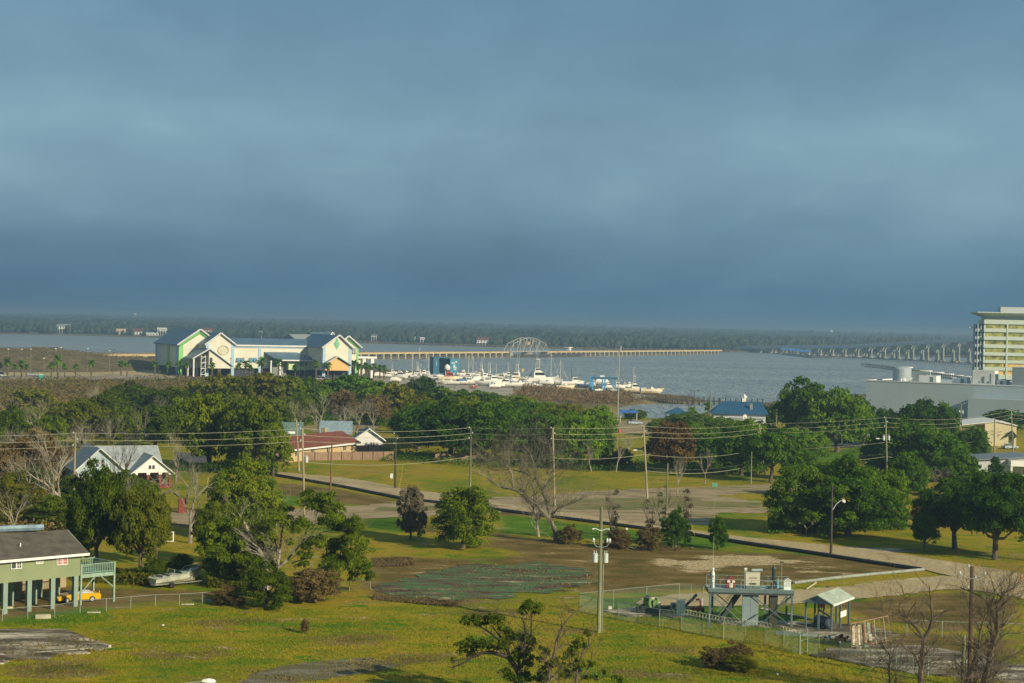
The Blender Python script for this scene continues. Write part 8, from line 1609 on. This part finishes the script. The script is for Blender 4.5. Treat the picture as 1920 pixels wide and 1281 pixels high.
# boat on its trailer
p0 = G(292, 1103); p1 = G(366, 1096); d = p1-p0; BT_ = thing('trailer_boat', 'weathered white open boat on a trailer before the dark shrubs', 'boat', (p0+p1)/2+Vector((0,0,.45)), math.atan2(d.y, d.x)); 
hu = hull_mb(5.9, 2.2, .82, 1.3).build('hull', mat('hull_weathered', (0.52,0.52,0.42), .5, .15, .8, col2=(0.26,0.32,0.24)), BT_); BT_.rotation_euler.y = -.05
mb = MB(); mb.tube([(-2.9,-.95,.86),(0,-1.12,.98),(1.7,-.85,1.15),(3.5,0,1.42),(1.7,.85,1.15),(0,1.12,.98),(-2.9,.95,.86)], .06, 5); mb.build('rub_rail', mat('rail_grey', (0.3,0.32,0.28), .5), BT_)
mb = MB(); mb.add([(.5,-.75,1.0),(1.0,-.6,1.0),(1.0,.6,1.0),(.5,.75,1.0),(.2,-.65,1.42),(.2,.65,1.42)], [(0,1,4),(1,2,5,4),(2,3,5),(0,4,5,3)]); mb.build('windscreen', mat('screen_tint', (0.15,0.25,0.22), .1), BT_)
mb = MB(); mb.tube([(1.2,-.8,1.1),(1.6,-.75,1.5),(3.3,0,1.75),(1.6,.75,1.5),(1.2,.8,1.1)], .03, 4); mb.build('bow_rail', ALU, BT_)
for x in (-1.8,-.9): mb = MB(); mb.box(x-.2,x+.2,-.7,.7,.75,1.05); mb.build('seat', GALV, BT_)
mb = MB(); mb.tube([(-.6,-.8,.95),(-.5,-.7,1.55),(-.5,.7,1.55),(-.6,.8,.95)], .03, 4); mb.build('rail_hoop', ALU, BT_)
TR_ = thing('boat_trailer', 'steel trailer under the weathered white boat', 'trailer', (p0+p1)/2, math.atan2(d.y, d.x))
for y in (-.5,.5): mb = MB(); mb.tube([(-2.8,y,.4),(1.8,y,.4),(4.4,0,.35)], .06, 4); mb.build('rail', GALV, TR_)
for y in (-.95,.95): mb = MB(); mb.lathe([(.2,-.1),(.32,-.08),(.32,.08),(.2,.1)], (0,0,0), 12); w_ = mb.build('wheel', TYR, TR_); w_.location = (-1.0,y,.32); w_.rotation_euler = (math.pi/2,0,0)
mb = MB(); mb.tube([(-1,-.95,.32),(-1,.95,.32)], .05, 4); mb.build('axle', STD, TR_); mb = MB(); mb.tube([(4.1,0,.35),(4.1,0,0)], .05, 4); mb.build('jack_leg', STD, TR_)
# bits and pieces
def slab(label, px, py, L_, W_2, h, rz, m, name='concrete_block', cat='block'):
    t = thing(name, label, cat, G(px, py), rz); mb = MB(); mb.add([(-L_/2,-W_2/2,0),(L_/2,-W_2/2*.9,0),(L_/2,W_2/2,0),(-L_/2,W_2/2,0),(-L_/2+.03,-W_2/2+.02,h*.9),(L_/2-.02,-W_2/2+.03,h),(L_/2-.03,W_2/2-.02,h*1.02),(-L_/2+.02,W_2/2-.02,h)], [(0,3,2,1),(4,5,6,7),(0,1,5,4),(1,2,6,5),(2,3,7,6),(3,0,4,7)]); mb.build('block', m, t)
CB1 = mat('block_pale', (0.42, 0.40, 0.28), .9, .15, 2); slab('pale concrete block lying in the grass before the low fence', 81, 1160, 1.5, .4, .42, .25, CB1); slab('flat pale plank of concrete right of the block by the fence', 176, 1149, 1.35, .3, .1, .12, CB1); slab('thin pale slab in the grass below the boat', 352, 1134, 1.3, .25, .12, .15, CB1); slab('pale stone step between the house piers', 17, 1141, .9, .5, .2, .5, CB1)
slab('flat grey junk board at the left of the oak foot', 405, 1128, 2.0, .6, .2, -.1, GALV, 'junk_board', 'board'); slab('long broken kerb piece across the lower left slab', 120, 1222, 5.2, .18, .16, .5, CB1, 'kerb_piece', 'kerb'); slab('broken beam end lying on the right of the lower left slab', 196, 1213, 1.6, .35, .25, -.7, RP, 'broken_beam', 'beam')
slab('small dark lump on the dirt by the service road', 1552, 1103, .45, .3, .2, 0, STD, 'dark_lump', 'debris'); slab('short pale curb on the right side of the old court', 965, 1110, 3.2, .2, .06, .15, CB1, 'kerb_piece', 'kerb')
slab('white scrap lying on the near lawn below the boat', 306, 1173, .22, .16, .12, 0, WHT, 'litter', 'litter'); slab('white scrap on the lawn below the brambles', 1458, 1265, .22, .16, .1, 0, WHT, 'litter', 'litter'); slab('pale bucket lying by the left end of the pumping fence',1144,1143,.4,.35,.35,0,CRM,'bucket','bucket')
t = thing('fire_hydrant', 'small orange hydrant at the right edge by the road', 'hydrant', G(1914, 1090)); mb = MB(); mb.lathe([(.16,0),(.13,.1),(.13,.6),(.17,.62),(.12,.78),(.03,.85)], (0,0,0), 10); mb.build('barrel', mat('hydrant_orange', (0.50,0.20,0.05), .6), t); mb = MB(); mb.tube([(-.25,0,.45),(.25,0,.45)], .07, 6); mb.build('nozzle', MATS['hydrant_orange'], t)
lg = thing('fallen_branch', 'fallen crooked branch in front of the vine row', 'branch', G(1190, 1032)); mb = MB(); mb.tube([(-.9,0,.5),(-.4,.1,.35),(0,0,.15),(.6,0,.08),(1.2,-.1,.2)], [.06,.09,.11,.08,.04], 6); mb.tube([(0,0,.15),(.2,.1,.6)], .05, 5); mb.build('wood', BARKG, lg)
# cream guy wires marking stays
for x0, y0, x1, y1, lb in ((756,870,748,917,'yellow guy wire guard beside the thin dark pole'),(1303,1006,1297,985,'yellow guy guard at the edge of the road in the vine row')):
    p = G(x0 if y0 > y1 else x1, max(y0, y1)); e = V(x1 if y0 > y1 else x0, min(y0, y1), p.y); t = thing('guy_guard', lb, 'guy wire', p); mb = MB(); mb.tube([(0,0,0), (e.x-p.x, 0, e.z)], .04, 4); mb.build('guard', mat('guard_yellow', (0.50,0.34,0.04), .6), t)
